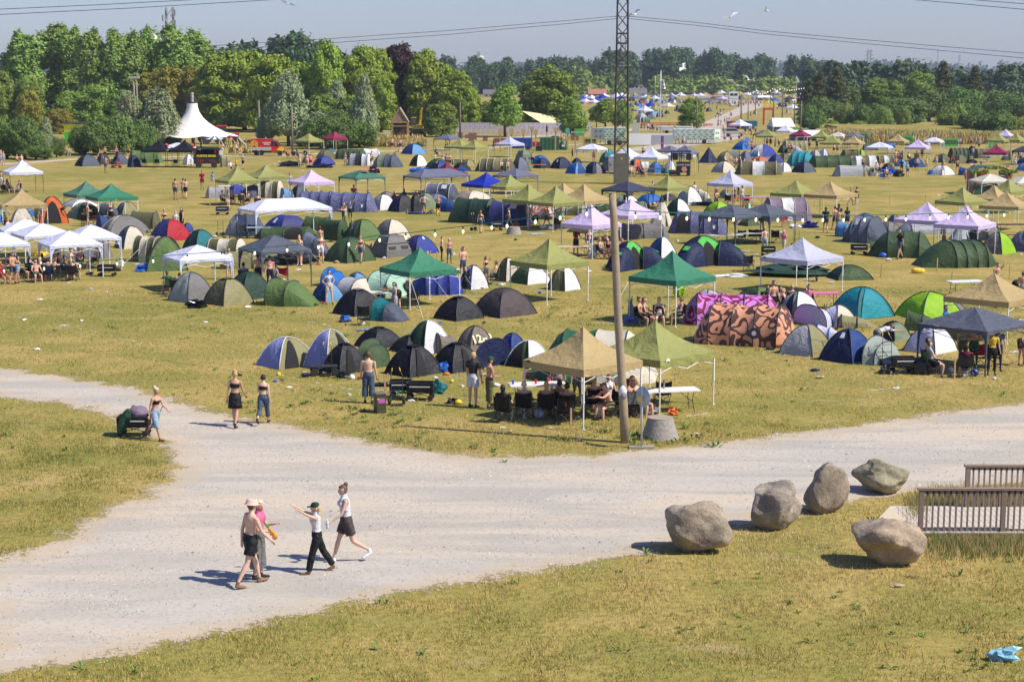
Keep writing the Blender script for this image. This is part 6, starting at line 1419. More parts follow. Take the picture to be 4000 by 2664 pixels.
PT='''A0 1203 320 armup 170 - grey s br 0 512
A0 8 258 stand 150 b:white white s bl 1
A0 42 272 stand 190 b:white ltdenim s bl 1 425
A0 775 225 sit 20 T:lgrey olive s dk 1
A0 1107 193 stand 160 T:black black s br 0
A0 1187 215 stand 10 - black s rd 0
A0 1318 212 stand 60 T:pink navy s rd 0
A0 1455 197 walk -60 T:yellow navy s dk 0
A0 200 325 ground 60 - black s br 0
A0 255 330 ground 70 - black s dk 0
A0 1992 577 stand 175 - denim s br 0 820
A0 2080 572 walk 180 - khaki s br 0 800
A0 2108 580 walk 175 - black s br 0 808
A0 10 487 armup 180 - white s br 0
A0 92 582 sit 90 t:maroon brown s dk 1
A0 48 600 sit 160 T:lgrey navy s br 1
A0 205 590 sit -60 T:pink white s dk 0
A0 1862 922 stand 20 b:black denim s bl 1
A0 1990 942 stand 0 t:white black s bl 1
A0 2055 920 stand -40 t:black black k br 1
A0 412 868 stand 150 T:ltdenim khaki s dk 0
A0 325 1032 sit 120 T:red navy s dk 0
A0 640 905 bend 90 T:black black l dk 0
A0 985 855 hold 120 - khaki s br 0
A0 960 925 sit 180 - white s rd 0
A0 1255 850 armup 0 b:black black s dk 1
A0 60 955 sit 90 - maroon s dk 0
A0 95 1030 sit 60 - lblue s br 1
A0 2290 500 stand 0 T:red red s dk 0
B0 150 258 hold 60 - denim s br 0 605
B0 215 370 bend -80 - ltdenim s dk 0 605
B0 215 300 sit 120 b:black black s dk 1
B0 118 265 sit 180 - red s dk 0
B0 350 290 sit 150 t:lgrey black s dk 1
B0 405 328 sit 30 - green s br 0
B0 460 315 sit 170 t:white black s bl 1
B0 480 262 sit 180 t:pink black s dk 1
B0 535 318 sit 200 - black s dk 0
B0 610 315 sit -100 b:red ltdenim s rd 1
B0 690 245 sit 90 b:pink black s dk 1
B0 745 285 sit 120 t:maroon black s dk 1
B0 800 208 stand 90 b:lilac black s dk 1
B0 885 205 sit 0 b:pink black s dk 1
B0 800 318 sit 200 - black s bl 1
B0 825 305 sit 170 t:black black s dk 1
B0 1075 190 sit -80 - black s br 1
B0 10 345 sit 60 T:red red s br 0
B0 1910 460 sitlean -150 T:tgreen navy s br 0
B0 2000 485 sitlean 150 T:lgrey denim s dk 0
A1 435 300 walk -20 b:black black s bl 1 470
A1 290 405 ground 20 T:white black s br 0
A1 355 382 ground 0 T:yellow black s dk 0
A1 90 512 stand 200 t:lblue ltdenim s br 1 670
A1 200 183 walk 20 b:black white s br 1 300
A1 688 22 stand 175 T:sand lblue s br 0
A1 1075 297 stand 180 - cream s bl 1 452
A1 1160 290 stand 170 - cream s dk 1 452
A1 1200 305 stand 190 - red s br 1 452
A1 1595 290 stand 10 b:black white s rd 1 425
A1 1895 265 stand 60 t:cream black s bl 1
A1 1885 290 hold 80 b:maroon brown s rd 1 440
A1 2122 113 stand 180 - maroon s br 0 258
A1 2220 123 walk 180 - navy s dk 0 258
A1 2150 258 bend 60 - cream s br 0
A1 965 523 stand 30 T:lgrey navy s dk 0
A1 565 580 stand 150 - red s br 0 780
A1 670 570 stand 120 b:lgrey black s br 1
A1 425 590 bend -80 T:lgrey black s br 0
A1 205 715 sit 90 - black s dk 0
A1 305 700 sit 20 - navy s br 0
A1 415 710 sit 180 - navy s br 0
A1 485 717 sit -90 - black s dk 0
A1 600 750 sit 180 - black s br 0
A1 900 765 sit 80 - lgrey s br 0
A1 1000 758 sit 10 b:black black s bl 1
A1 945 240 sit 60 T:orange navy s dk 0
A1 1005 235 sit 180 - maroon s br 0
A1 1055 243 sit 100 t:blue navy s dk 1
A1 1130 238 sit -40 T:navy navy s dk 0
A1 1690 660 stand 180 T:maroon maroon s dk 0
A1 1860 722 sit 60 T:black brown s dk 0
A1 2160 715 sit 120 T:maroon brown s dk 0
A1 2270 695 sit 150 T:navy navy s dk 0
A1 1430 912 reach -70 T:lblue black l dk 0
A1 1580 885 hold 0 - black l bl 0 1075
A1 1650 865 armup -10 T:lgrey black l br 0 1045
A1 1590 882 point -80 T:cream khaki s br 0
A1 1305 1115 stand 180 - white s br 1
A1 1670 1090 hold 200 T:purple denim k bl 1 1280
A1 1070 1228 stand 0 b:orange grey k bl 1
A1 1075 1265 stand 150 t:lgrey taupe s bl 1 1570
A1 1318 1218 stand 190 b:pink white s bl 1 1535
A1 1772 1222 walk -20 b:red denim k rd 1 1532
A1 268 1368 stand 30 t:white ltdenim s bl 1
B1 440 372 sit 180 T:lgrey navy s dk 0
B1 600 290 stand 175 - black l dk 0
B1 735 295 stand 200 - navy l dk 0
B1 820 382 sit 110 T:lgrey khaki s dk 0
B1 1412 455 hips 30 t:lavender cream s dk 1 840
B1 2200 660 bend -110 T:khaki black s dk 0
A2 190 128 stand 130 T:lgrey ltdenim s dk 1 255
A2 305 222 sit 80 T:black black s dk 0
A2 430 160 sit 30 - maroon s br 1
A2 285 285 stand 40 t:cream black s bl 1
A2 375 278 stand 20 b:pink white s bl 1
A2 418 300 stand 150 - red s br 0
A2 455 300 stand 0 b:black brown s dk 1
A2 950 130 stand 60 T:maroon black s dk 0 260
A2 1555 -40 stand 120 T:navy black s dk 0 95
A2 1045 367 walk -150 - black m bl 0 530
A2 1118 370 walk 190 - khaki s br 0 520 hat=pink
A2 1393 275 stand 170 - black l dk 0 425
A2 1848 248 walk -80 T:black black s dk 0 365
A2 2088 300 stand 180 b:pink pink s rd 1 388
A2 165 752 hips 180 - grey m br 0 985
A2 325 768 hold 170 - black s bl 0 1000
A2 90 715 sit 90 T:black black s dk 0
A2 805 937 walk 170 b:black denim k rd 1 1198
A2 1130 932 walk -90 b:red khaki s br 1 1130
A2 1350 860 stand 150 - grey s br 0
A2 1555 882 walk 60 t:lgrey purple k bl 1 1150
A2 1685 872 stand 190 b:white ltdenim s bl 1
A2 365 1272 stand 100 - black l br 0 1510
A2 450 1280 stand 20 - denim l br 0 1535 hat=white
A2 605 1362 stand 40 - denim s br 0 hat=black
A2 595 1405 hold 40 - navy l bl 0 1660
A2 1888 1145 hold 40 T:maroon black s br 0
A2 2040 1142 sit 0 b:coral blue s br 1
A2 2170 1252 sit 60 b:cream brown s bl 1
A2 2250 1205 sit 90 b:pink black s bl 1
A2 2285 1255 sit -90 b:pink pink s rd 1
A2 1840 20 sit 60 - khaki s br 0
A2 1720 70 stand 100 - black s br 0
A2 1750 85 stand 200 - red s br 0
A2 1770 100 stand 20 b:black black s br 1
B2 868 320 armup 40 b:black grey k rd 1 605
B2 965 350 sit -90 - slate s dk 0
B2 630 550 kneel 160 T:black black l bl 1 700
B2 200 240 sit 0 b:red red s bl 1
B2 -170 585 stand -60 t:lgrey lgrey s dk 1
A3 330 200 stand 180 - black s br 0 hat=red
A3 595 122 stand 40 T:olive khaki m dk 0 200
A3 738 118 stand 180 - cream s br 0 200
A3 790 125 stand 170 t:white white k bl 1 200
A3 270 412 sit 0 T:red navy s dk 0
A3 190 425 sit 30 - brown s br 0
A3 320 430 sit 60 T:navy black s dk 0
A3 435 618 stand 10 T:white black s dk 0
A3 910 625 stand 40 t:white black s dk 1
A3 985 700 bend -100 T:lgrey ltdenim s br 0 850
A3 1153 640 stand 30 - navy l bl 0 855
A3 1155 735 kneel 40 - brown s br 1
A3 1275 670 stand 60 t:red ltdenim s rd 1 860
A3 1355 685 stand 180 - denim s br 1 870
A3 1405 655 point -110 T:black denim s dk 0 830
A3 1452 670 stand 200 t:cream ltdenim s br 1
A3 115 755 bend 100 T:black black s dk 1
A3 385 850 bend 90 b:black black s br 1
A3 95 1262 sit 40 t:orange black s rd 1
A3 1705 1128 walk -170 - ltdenim m bl 0 1420
A3 1918 1152 walk -40 t:pink cream s bl 1 1440
A3 1265 335 ground 60 - black s br 0
A3 1320 325 ground 20 - denim s br 0
A3 1382 325 sit 0 - black s dk 0
A3 1435 328 sit 100 - navy s bl 0
A3 1470 335 sit -90 t:white navy s dk 1
A3 1590 340 stand 60 - black s br 1
A3 1250 85 stand 180 - denim s br 0 170
A3 1320 95 stand 170 b:coral brown s br 1 175
A3 1415 85 stand 20 - black s dk 0 160
A3 1240 -5 walk 180 - black s dk 0 75
A3 1485 -10 walk 0 - navy s br 0 70
A3 1530 -5 walk 20 t:white black s bl 1 70
A3 1600 -10 stand 200 - black l br 0 70
A3 1550 55 stand 60 T:maroon navy s dk 0 120
A3 1515 155 stand 0 t:sand sand k br 1 250
A3 1560 160 stand 30 b:blue navy s br 1
A3 1975 200 stand 20 b:black green s rd 1 290
A3 2010 210 stand 190 b:black black s bl 1 290
A3 1940 135 stand 40 - khaki s br 0 195
A3 2165 165 stand 200 T:white black l dk 0 250
A3 2210 130 stand 150 b:black black s br 1 250
A3 2295 140 stand 180 T:navy black l dk 0 250
A3 1730 140 stand 20 b:coral navy s br 1 220
A3 1770 145 stand 180 T:black black s dk 0 225
A3 1820 150 stand 60 T:olive olive l br 0 230
A3 1865 140 stand 0 T:cream black l rd 0 225
A4 70 898 walk 175 T:black charcoal s br 0 1190
A4 185 890 walk 200 - navy s br 0
A4 218 918 walk 170 - khaki s rd 0 1195
A4 225 880 stand 160 T:charcoal black s dk 0
A4 315 898 stand -150 T:black navy s br 0 1160
A4 355 670 walk 90 b:yellow black s bl 1 880
A4 422 670 walk 170 b:black black k br 1 880
A4 495 382 stand 0 - denim s rd 1 475
A4 645 400 stand 60 b:pink blue s br 1 545
A4 685 387 hips 180 - denim m rd 1 550
A4 765 445 sit 0 b:yellow black s bl 1
A4 865 362 stand 10 - denim m br 0 475
A4 935 395 stand 0 T:black black l br 0 510
A4 1000 395 hold 200 T:lgrey denim s pl 0 555
A4 1108 340 hips 0 - black m br 0 485
A4 1215 335 armup 10 - ltdenim m br 0 490
A4 1325 352 stand 170 - lavender s dk 0 445
A4 1410 370 hold 190 t:sand white s bl 1
A4 1508 338 stand 30 T:red charcoal s dk 0 440
A4 1565 368 hips 180 - black s br 0 500
A4 1660 466 walk -40 - pink m rd 0 630
A4 1750 405 bend -60 - black s dk 0
A4 1835 368 bend 80 - denim s dk 0
A4 2220 355 stand 180 t:lavender lavender m rd 1 465
A4 2140 435 sit 40 - black s rd 0
A4 2155 425 sit 60 - cream s br 1
A4 1740 222 stand 180 - lblue m rd 0 345
A4 1720 160 stand 0 - black s br 0 215
A4 1600 193 stand 60 T:lavender navy s br 0 225
A4 1810 210 stand 20 T:lblue black s dk 0 250
A4 660 110 stand 10 - grey s rd 0 175
A4 725 115 stand 20 T:white white s bl 0 175
A4 165 238 stand 20 - black s br 1 300
A4 205 240 stand 180 b:black brown s br 1 300
A4 900 255 stand 20 - red s br 0
A4 920 262 stand 200 b:pink denim s bl 1
A4 940 262 stand 60 T:navy black s dk 0
A4 870 250 stand 190 - khaki s br 0
A4 1025 275 sit 60 T:cream black s br 0
A4 1110 265 sit 0 - olive s br 0
A4 1165 255 stand 180 T:black black l dk 0 350
A4 2280 305 stand 180 - navy s br 0 400
A4 2290 232 stand 30 T:lblue black s br 1
A4 910 1155 walk -60 T:black denim s br 1 1490
A4 1410 1105 point -90 - khaki s rd 0 1420
B4 2010 375 armup 20 - navy l dk 0 740
B4 2300 478 hold 170 - ltdenim l br 0 860
B4 2225 550 bend 120 T:black black l dk 0
B4 1432 870 stand 60 T:bright tgreen s br 0
B4 655 1105 bend 110 T:white grey s br 0
S 940 330 sit 95 t:lgrey black s br 0
S 910 298 sit 100 - black s dk 0
S 1470 375 sit 170 T:maroon black s dk 0
S 1430 60 stand 20 t:lgrey olive l br 0
S 1600 60 hold 160 - tgreen l br 0
S 1940 110 stand 10 T:denim navy l br 0 780
S 1880 150 stand 0 T:yellow black l dk 0
S 2300 240 bend 60 - brown s dk 0
B3 300 775 sit 60 - black s dk 1
B3 360 770 sit 70 t:sand black s br 1
B3 510 768 sit 0 b:black grey k rd 1
B3 745 755 sit -80 b:bright denim s rd 1
B3 1745 617 sit 20 T:black black s dk 0 hat=black
B3 1803 597 stand 30 - black s br 0 hat=blue
B3 1900 632 sit 60 t:brown black s dk 1
B3 1935 660 sit 90 b:black black s bl 1
B3 2015 615 sit 180 - black s bl 0
B3 2208 630 sit 0 T:pink black s dk 0'''
CH_SIT=0
for ln_ in PT.split('\n'):
 p=ln_.split();t,x,yt,pose,face,top,bot,l_,hr,fem=p[:10];ft=None;hat=None
 for q in p[10:]:
  if q.startswith('hat='): hat=q[4:]
  else: ft=float(q)
 x,yt,face=float(x),float(yt),float(face);fem=int(fem)
 ln2='s' if l_=='k' else l_
 lab=desc(top,bot,l_,hr,pose,hat,fem)
 if pose in('sit','sitlean'):
  seated(t,x,yt,face,top,bot,ln2,hr,fem,rng.choice(['black','black','black','charcoal','green','navy']),pose,None,False,lab,None,None,hat)
 else: person(t,x,yt,pose,face,top,bot,ln2,hr,fem,hat,None,ft,lab)
def base(t,x,y): return gp(*T(t,x,y))
def span(t,xl,xr,yb,yt):
 X0,Y=T(t,xl,yb);X1,Yt=T(t,xr,yt);g=gp((X0+X1)/2,Y);s=scl(Y);return g,(X1-X0)/s,zat(Yt,g.y)
def P_(c): return Vector(c)
def boulder(lbl,xl,xr,yb,yt,c,sd,cuts):
 g_,W_,H_=span('R',xl,xr,yb,yt);bm=bmesh.new();bmesh.ops.create_icosphere(bm,subdivisions=5,radius=1)
 r=random.Random(sd);pl=[(Vector((r.gauss(0,1),r.gauss(0,1),r.gauss(0,.8))).normalized(),r.uniform(.62,.9)) for _ in range(cuts)]
 for v in bm.verts:
  p=v.co.copy()
  for n,dd in pl:
   q=p.dot(n)
   if q>dd: p-=n*(q-dd)*.85
  p*=1+.26*noise.noise(p*1.2+Vector((sd,0,0)))+.06*noise.noise(p*3.3+Vector((0,sd,0)))+.03*noise.noise(p*9)
  v.co=p
 zs=[v.co.z for v in bm.verts];xs=[v.co.x for v in bm.verts];z0,z1=min(zs),max(zs);x0,x1=min(xs),max(xs);H2=H_*(1.12 if sd==21 else 1.0)
 for v in bm.verts:
  v.co.x=(v.co.x-(x0+x1)/2)/(x1-x0)*W_;v.co.y*=W_*.42;v.co.z=(v.co.z-z0)/(z1-z0)*H2*1.06-.06
 me=bpy.data.meshes.new('boulder');bm.to_mesh(me);bm.free();me.polygons.foreach_set('use_smooth',[True]*len(me.polygons))
 m,nt,N,Lk,P=newmat('rock%d'%sd);P.inputs['Roughness'].default_value=.9;tc=N.new('ShaderNodeTexCoord');a=N.new('ShaderNodeTexNoise');a.inputs['Scale'].default_value=1.6;a.inputs['Detail'].default_value=7;a.inputs['Distortion'].default_value=.6;Lk.new(tc.outputs['Object'],a.inputs['Vector'])
 b=N.new('ShaderNodeTexNoise');b.inputs['Scale'].default_value=24;b.inputs['Detail'].default_value=6;Lk.new(tc.outputs['Object'],b.inputs['Vector'])
 mx=N.new('ShaderNodeMix');mx.data_type='RGBA';mx.inputs[6].default_value=tuple(x*.62 for x in c)+(1,);mx.inputs[7].default_value=tuple(x*1.35 for x in c)+(1,);rr=N.new('ShaderNodeMapRange');rr.inputs[1].default_value=.35;rr.inputs[2].default_value=.68;Lk.new(a.outputs['Fac'],rr.inputs[0]);Lk.new(rr.outputs[0],mx.inputs[0])
 m2=N.new('ShaderNodeMix');m2.data_type='RGBA';m2.blend_type='MULTIPLY';m2.inputs[0].default_value=.7;rb=N.new('ShaderNodeMapRange');rb.inputs[1].default_value=.3;rb.inputs[2].default_value=.65;rb.inputs[3].default_value=.5;rb.inputs[4].default_value=1.15;Lk.new(b.outputs['Fac'],rb.inputs[0]);Lk.new(mx.outputs[2],m2.inputs[6]);Lk.new(rb.outputs[0],m2.inputs[7]);Lk.new(m2.outputs[2],P.inputs['Base Color'])
 bb=N.new('ShaderNodeBump');bb.inputs['Strength'].default_value=.9;bb.inputs['Distance'].default_value=.06;ad=N.new('ShaderNodeMath');ad.operation='MULTIPLY_ADD';ad.inputs[1].default_value=.25;Lk.new(b.outputs['Fac'],ad.inputs[0]);Lk.new(a.outputs['Fac'],ad.inputs[2]);Lk.new(ad.outputs[0],bb.inputs['Height']);Lk.new(bb.outputs[0],P.inputs['Normal'])
 me.materials.append(m);o=link('boulder',me);o.location=g_+Vector((0,W_*.33,0));tag(o,lbl,'boulder','boulders beside the gravel road',True)
boulder('leftmost grey boulder with a humped right shoulder beside the gravel',165,575,662,352,(.33,.275,.205),3,9)
boulder('blocky grey boulder second from the left of the boulder row',682,1015,518,225,(.33,.285,.225),5,13)
boulder('tall pointed grey boulder in the middle of the boulder row',1010,1297,410,108,(.29,.24,.175),9,11)
boulder('yellow tinged oval boulder farthest back in the row',1322,1660,292,93,(.33,.30,.20),14,9)
boulder('pinkish brown boulder in front of the boardwalk',1327,1775,747,488,(.37,.29,.21),21,10)
dk=plain('weathered_deck',(.52,.47,.41),.85,0,.14,7,.15);rl=plain('rail_wood',(.25,.19,.145),.8,0,.2,8,.15)
p0=base('R',1535,382);p1=base('R',1368,527);p2=base('R',1700,548);dx=Vector((1,-.02,0)).normalized();
o=thing('boardwalk','weathered timber boardwalk deck behind the brown boulder','boardwalk',(0,0,0))
yb_=p0.y;yf_=base('R',2100,545).y;m=MB();k=0
for i in range(44):
 xa=p0.x+.0+i*.15;
 m.box((xa+.07,(yb_+yf_)/2,.10),(.138,yb_-yf_,.04),0)
m.build('deck',dk,o);m=MB();m.add([(p0.x,yb_,.13),(p0.x,yf_,.13),(p0.x-.1,yf_,.125),(p1.x+.02,p1.y,.02),(p0.x-.12,yb_,.02)],[(0,1,2),(0,2,3,4)]);m.build('ramp_edge',plain('new_board',(.62,.52,.38),.8),o)
m=MB();m.box((p0.x+3.3,yf_+.05,.04),(6.6,.08,.1));m.build('beam',rl,o)
def railing(lbl,xl,yb,yt,xr,z0):
 a=base('R',xl,yb);h=zat(T('R',0,yt)[1],a.y);L=base('R',xr,yb).x-a.x
 o=thing('railing',lbl,'railing',a,0,'timber railings of the boardwalk',True)
 m=MB();m.box((L/2,0,h),(L+.1,.14,.05));m.box((L/2,0,h-.075),(L,.05,.07));m.build('handrail',rl,o)
 m=MB();m.box((L/2,.02,z0),(L,.05,.09));m.build('lower_rail',rl,o)
 for i in range(int(L/2.0)+1):
  m=MB();m.box((i*2.0+.05,0,h/2-.02),(.11,.11,h-.03));m.build('post',rl,o)
 for i in range(int(L/.142)):
  m=MB();m.box((.19+i*.142,-.01,(h-.1+z0)/2),(.042,.03,h-.1-z0+.1));m.build('baluster',rl,o)
railing('nearer timber railing along the front edge of the boardwalk',1705,538,250,2470,.12)
railing('farther timber railing along the back edge of the boardwalk',1990,387,108,2480,.10)
a=base('H',1415,1250);top=at(2391,757,a.y+.3)
o=thing('wooden_pole','thick weathered wooden pole in the foreground holding the light string','pole',a);m=MB()
tp=top-a;m.tube([(0,0,-.1)]+[tuple(tp*f+Vector((.012*math.sin(f*9),0,0))) for f in(.15,.3,.45,.6,.75,.9,1)],[.135,.132,.128,.124,.12,.116,.112,.108],14);m.build('shaft',plain('weathered_pole',(.30,.24,.16),.9,0,.3,4,.5),o,True)
m=MB();m.lathe([(.1,-.03),(.115,0)],(0,0,0),12);c=m.build('cap_plate',plain('pole_top',(.4,.33,.22),.9),o);c.location=tp+Vector((0,0,.03))
hp_=at(*T('H',1392,735),a.y-.22);m=MB();m.blob((0,0,0),(.13,.1,.19),0,12,8,.1,3);m.blob((.02,-.05,-.1),(.1,.09,.12),1,10,6,.2,5);o=m.build('helmet_bundle',[plain('white_helmet',(.6,.62,.62),.4,0,.5,14),plain('grey_strap',(.2,.21,.22),.7)],None,True);o.location=hp_;tag(o,'white vented bicycle helmet strapped to the wooden pole','helmet')
a=base('H',1583,1308);o=thing('road_sign','round road sign seen from behind on a grey steel post','sign',a);h=zat(T('H',0,680)[1],a.y);m=MB();m.tube([(0,0,0),(0,0,h)],.032,8);m.build('post',plain('galv',(.5,.53,.56),.4,.6),o,True)
m=MB();m.lathe([(.31,0),(.32,.012),(.31,.024)],(0,0,0),28,0,1,1,'y');d_=m.build('disc',plain('sign_back',(.36,.42,.47),.45,.3),o,True);d_.location=(.02,-.05,h-.3);d_.rotation_euler=(0,0,R(-52))
m=MB();m.box((0,-.0,0),(.15,.012,.16));y_=m.build('sticker',yellowp,o);y_.location=(-.09,-.08,h-.36);y_.rotation_euler=(0,0,R(-52))
m=MB();m.box((0,0,.03),(.75,.3,.08));m.build('foot',plain('concrete_foot',(.3,.27,.22),.9),o)
conc=plain('rough_concrete',(.29,.27,.24),.95,0,.35,9,.5)
def well(lbl,t,xl,xr,yb,xt0,xt1,yt):
 g_,W_,_=span(t,xl,xr,yb,yt);s=scl(T(t,0,yb)[1]);wt=(xt1-xt0)/TL[t][2]/s;c=g_+Vector((0,W_*.45,0));h=zat(T(t,0,yt)[1],c.y)
 o=thing('concrete_well',lbl,'well shaft',c);m=MB();m.lathe([(W_/2,0),(W_*.46,h*.2),(wt*.54,h*.8),(wt/2,h)],(0,0,0),28);m.build('shaft',conc,o,True,50);m=MB();m.lathe([(wt*.50,h),(wt*.50,h+.03),(wt*.40,h+.035)],(0,0,0),28);m.build('lid',plain('brown_lid',(.33,.28,.22),.85),o,False)
well('large conical concrete well shaft with flat lid beside the road sign','H',1590,1985,1235,1630,1893,1000);well('smaller conical concrete well shaft on the grass in the middle of the camp','A2',1090,1272,1212,1097,1232,1128)
g_,W_,h=span('G',1197,1318,958,765);o=thing('cabinet','dark olive metal cabinet with a pink sticker beside the road','cabinet',g_+Vector((0,.3,0)),R(20))
m=MB();m.box((0,0,h/2),(W_*.78,.45,h));m.build('body',plain('olive_metal',(.055,.06,.03),.5),o);m=MB();m.box((0,0,h+.015),(W_*.84,.5,.03));m.build('lid',plain('olive_lid',(.14,.14,.11),.4),o);m=MB();m.box((.0,-.232,h*.66),(.22,.006,.15));m.build('sticker',plain('pink_sticker',(.5,.1,.45),.6),o);m=MB();m.box((-.1,-.232,h*.75),(.1,.006,.05));m.build('label_plate',yellowp,o)
def wheel(parent,c,r,w_=.05,hub=None,axis='y'):
 m=MB();m.lathe([(r*.62,-w_/2),(r*.95,-w_/2),(r,-w_/4),(r,w_/4),(r*.95,w_/2),(r*.62,w_/2)],(0,0,0),16,0,1,1,axis);o=m.build('wheel',rubber,parent,False);o.location=c
 m=MB();m.lathe([(r*.6,-w_*.4),(r*.6,w_*.4)],(0,0,0),12,0,1,1,axis);m.build('rim',hub or plain('grey_rim',(.3,.3,.3),.4),o);return o
def hand_truck(lbl,p,rz,grip=None):
 o=thing('hand_truck',lbl,'hand truck',p,R(rz));m=MB()
 for s in(-1,1): m.tube([(s*.2,0,.12),(s*.2,.02,1.0),(s*.15,.12,1.15)],.013,6)
 for z in(.25,.5,.8): m.bar((-.2,.01,z),(.2,.01,z),.011,5)
 m.build('frame',dsteel,o);m=MB();m.box((0,-.12,.05),(.42,.25,.015));m.build('toe_plate',dsteel,o)
 for s in(-1,1):
  wheel(o,(s*.25,.08,.13),.13,.07,yellowp,'x');m=MB();m.tube([(s*.15,.12,1.15),(s*.12,.17,1.26)],.018,6);m.build('grip',yellowp,o)
def wagon(lbl,p,rz,col,hub=None,l=.95,fill=None,handle=True):
 o=thing('wagon',lbl,'wagon',p,R(rz));m=MB();z=.3;w_=.5;h=.32
 for (c,d) in(((0,-w_/2,z+h/2),(l,.02,h)),((0,w_/2,z+h/2),(l,.02,h)),((-l/2,0,z+h/2),(.02,w_,h)),((l/2,0,z+h/2),(.02,w_,h)),((0,0,z),(l,w_,.02))): m.box(c,d)
 m.build('basket',M(col),o);m=MB();
 for s in(-1,1): m.bar((-l/2,s*w_/2,z+h),(l/2,s*w_/2,z+h),.014,5);m.bar((s*l/2,-w_/2,z+h),(s*l/2,w_/2,z+h),.014,5);m.bar((s*l*.4,-w_/2,.1),(s*l*.4,w_/2,.1),.012,5)
 m.bar((-l*.4,0,.1),(l*.4,0,z),.012,5);m.bar((l*.4,0,.1),(-l*.4,0,z),.012,5);m.build('frame',dsteel,o)
 m=MB();m.box((0,-w_/2-.012,z+h*.62),(l*.8,.004,.035));m.build('stripe',steel,o)
 for sx in(-1,1):
  for sy in(-1,1): wheel(o,(sx*l*.4,sy*w_*.5,.1),.1,.05,hub)
 if handle: m=MB();m.tube([(l/2,0,.2),(l/2+.35,0,.75),(l/2+.42,0,.9)],.012,5);m.bar((l/2+.42,-.07,.9),(l/2+.42,.07,.9),.015,5);m.build('handle',dsteel,o)
 return o
wagon('black wagon loaded with a pink bundle, pulled by the pale haired walker',base('W',420,1010),0,'black')
m=MB();m.blob((0,0,.72),(.36,.24,.2),0,12,8,.3,4);o=m.build('pink_bundle',M('mauve'),None,True);o.location=base('W',470,1010);tag(o,'crumpled pink purple cloth bundle lying in the pulled wagon','bundle')
m=MB();m.lathe([(.04,0),(.18,.02),(.21,.04),(.18,.06),(.04,.08)],(0,0,0),24,0,2.1,.8,'y');o=m.build('folded_tent',M('dkgreen'),None,True);o.location=base('W',300,1035)+Vector((.0,-.1,.5));o.rotation_euler=(0,R(-68),R(10));tag(o,'flat dark green packed popup tent leaning on the wagon','tent bag')
hand_truck('black hand truck with yellow grips beside the two black boxes',base('G',1440,868),15)
hand_truck('black hand truck with yellow grips behind the flatbed trolley',base('G',720,570),-10)
hand_truck('hand truck with yellow grips at the slate gazebo clutter',base('S',250,690),20)
hand_truck('hand truck standing under the long white gazebo',base('A1',325,1270),0);hand_truck('hand truck with red strap left of the long white gazebo',base('A1',180,1225),30)
hand_truck('hand truck behind the dark green tunnel tent',base('A2',735,1165),60);hand_truck('pair of yellow gripped hand truck right of the slate gazebos',base('A3',2060,1350),10);hand_truck('hand truck inside the pale grey gazebo at right',base('B3',2240,580),-20)
wagon('black wagon with pale box behind the hand truck',base('G',1480,795),0,'black',None,.75,None,False);wagon('black box wagon beside the teal backpack',base('G',1680,815),-4,'black',None,.9,None,False)
wagon('black wagon with orange wheels among clutter at the right',base('S',500,815),5,'black',plain('orange_rim',(.6,.25,.03),.5),.8,None,False);wagon('black wagon beside the leftmost white gazebo leg',base('B0',1215,520),0,'black');wagon('black wagon pushed by two walkers at right',base('A3',1745,1460),0,'black',None,.8,None,False)
wagon('black wagon beside the green camping chair',base('B4',450,275),0,'black');wagon('dark blue wagon by the long white gazebo',base('A1',200,985),0,'navy');wagon('low wagon right of the woman in bikini',base('A2',990,1165),10,'black',None,.7,None,False)
o=thing('flatbed_trolley','black flatbed trolley with yellow wheels in front of the lilac domes','trolley',base('G',700,560),R(8));m=MB();m.box((0,0,.34),(1.0,.55,.03));m.build('platform',dsteel,o);m=MB();m.tube([(-.5,0,.3),(-.72,0,.62),(-.75,0,.85)],.015,6);m.bar((-.75,-.1,.85),(-.75,.1,.85),.02,6);m.build('handle',dsteel,o)
for sx in(-.38,.38):
 for sy in(-.3,.3): wheel(o,(sx,sy,.15),.15,.08,yellowp)
def table(lbl,p,rz,L=1.8,W=.75,mat=None,h=.74,leg=None):
 o=thing('folding_table',lbl,'table',p,R(rz));m=MB();m.box((0,0,h),(L,W,.045));m.build('tabletop',mat or whitep,o)
 for s in(-1,1):
  m=MB();
  for q in(-1,1): m.tube([(s*L*.38,q*W*.4,h-.02),(s*L*.36,q*W*.33,h*.55),(s*L*.4,q*W*.42,0)],.013,5)
  m.bar((s*L*.365,-W*.34,h*.5),(s*L*.365,W*.34,h*.5),.011,5);m.bar((s*L*.39,-W*.4,.14),(s*L*.39,W*.4,.14),.011,5);m.bar((s*L*.36,0,h*.5),(s*L*.12,0,h-.02),.01,4);m.build('leg',leg or dsteel,o)
 return o
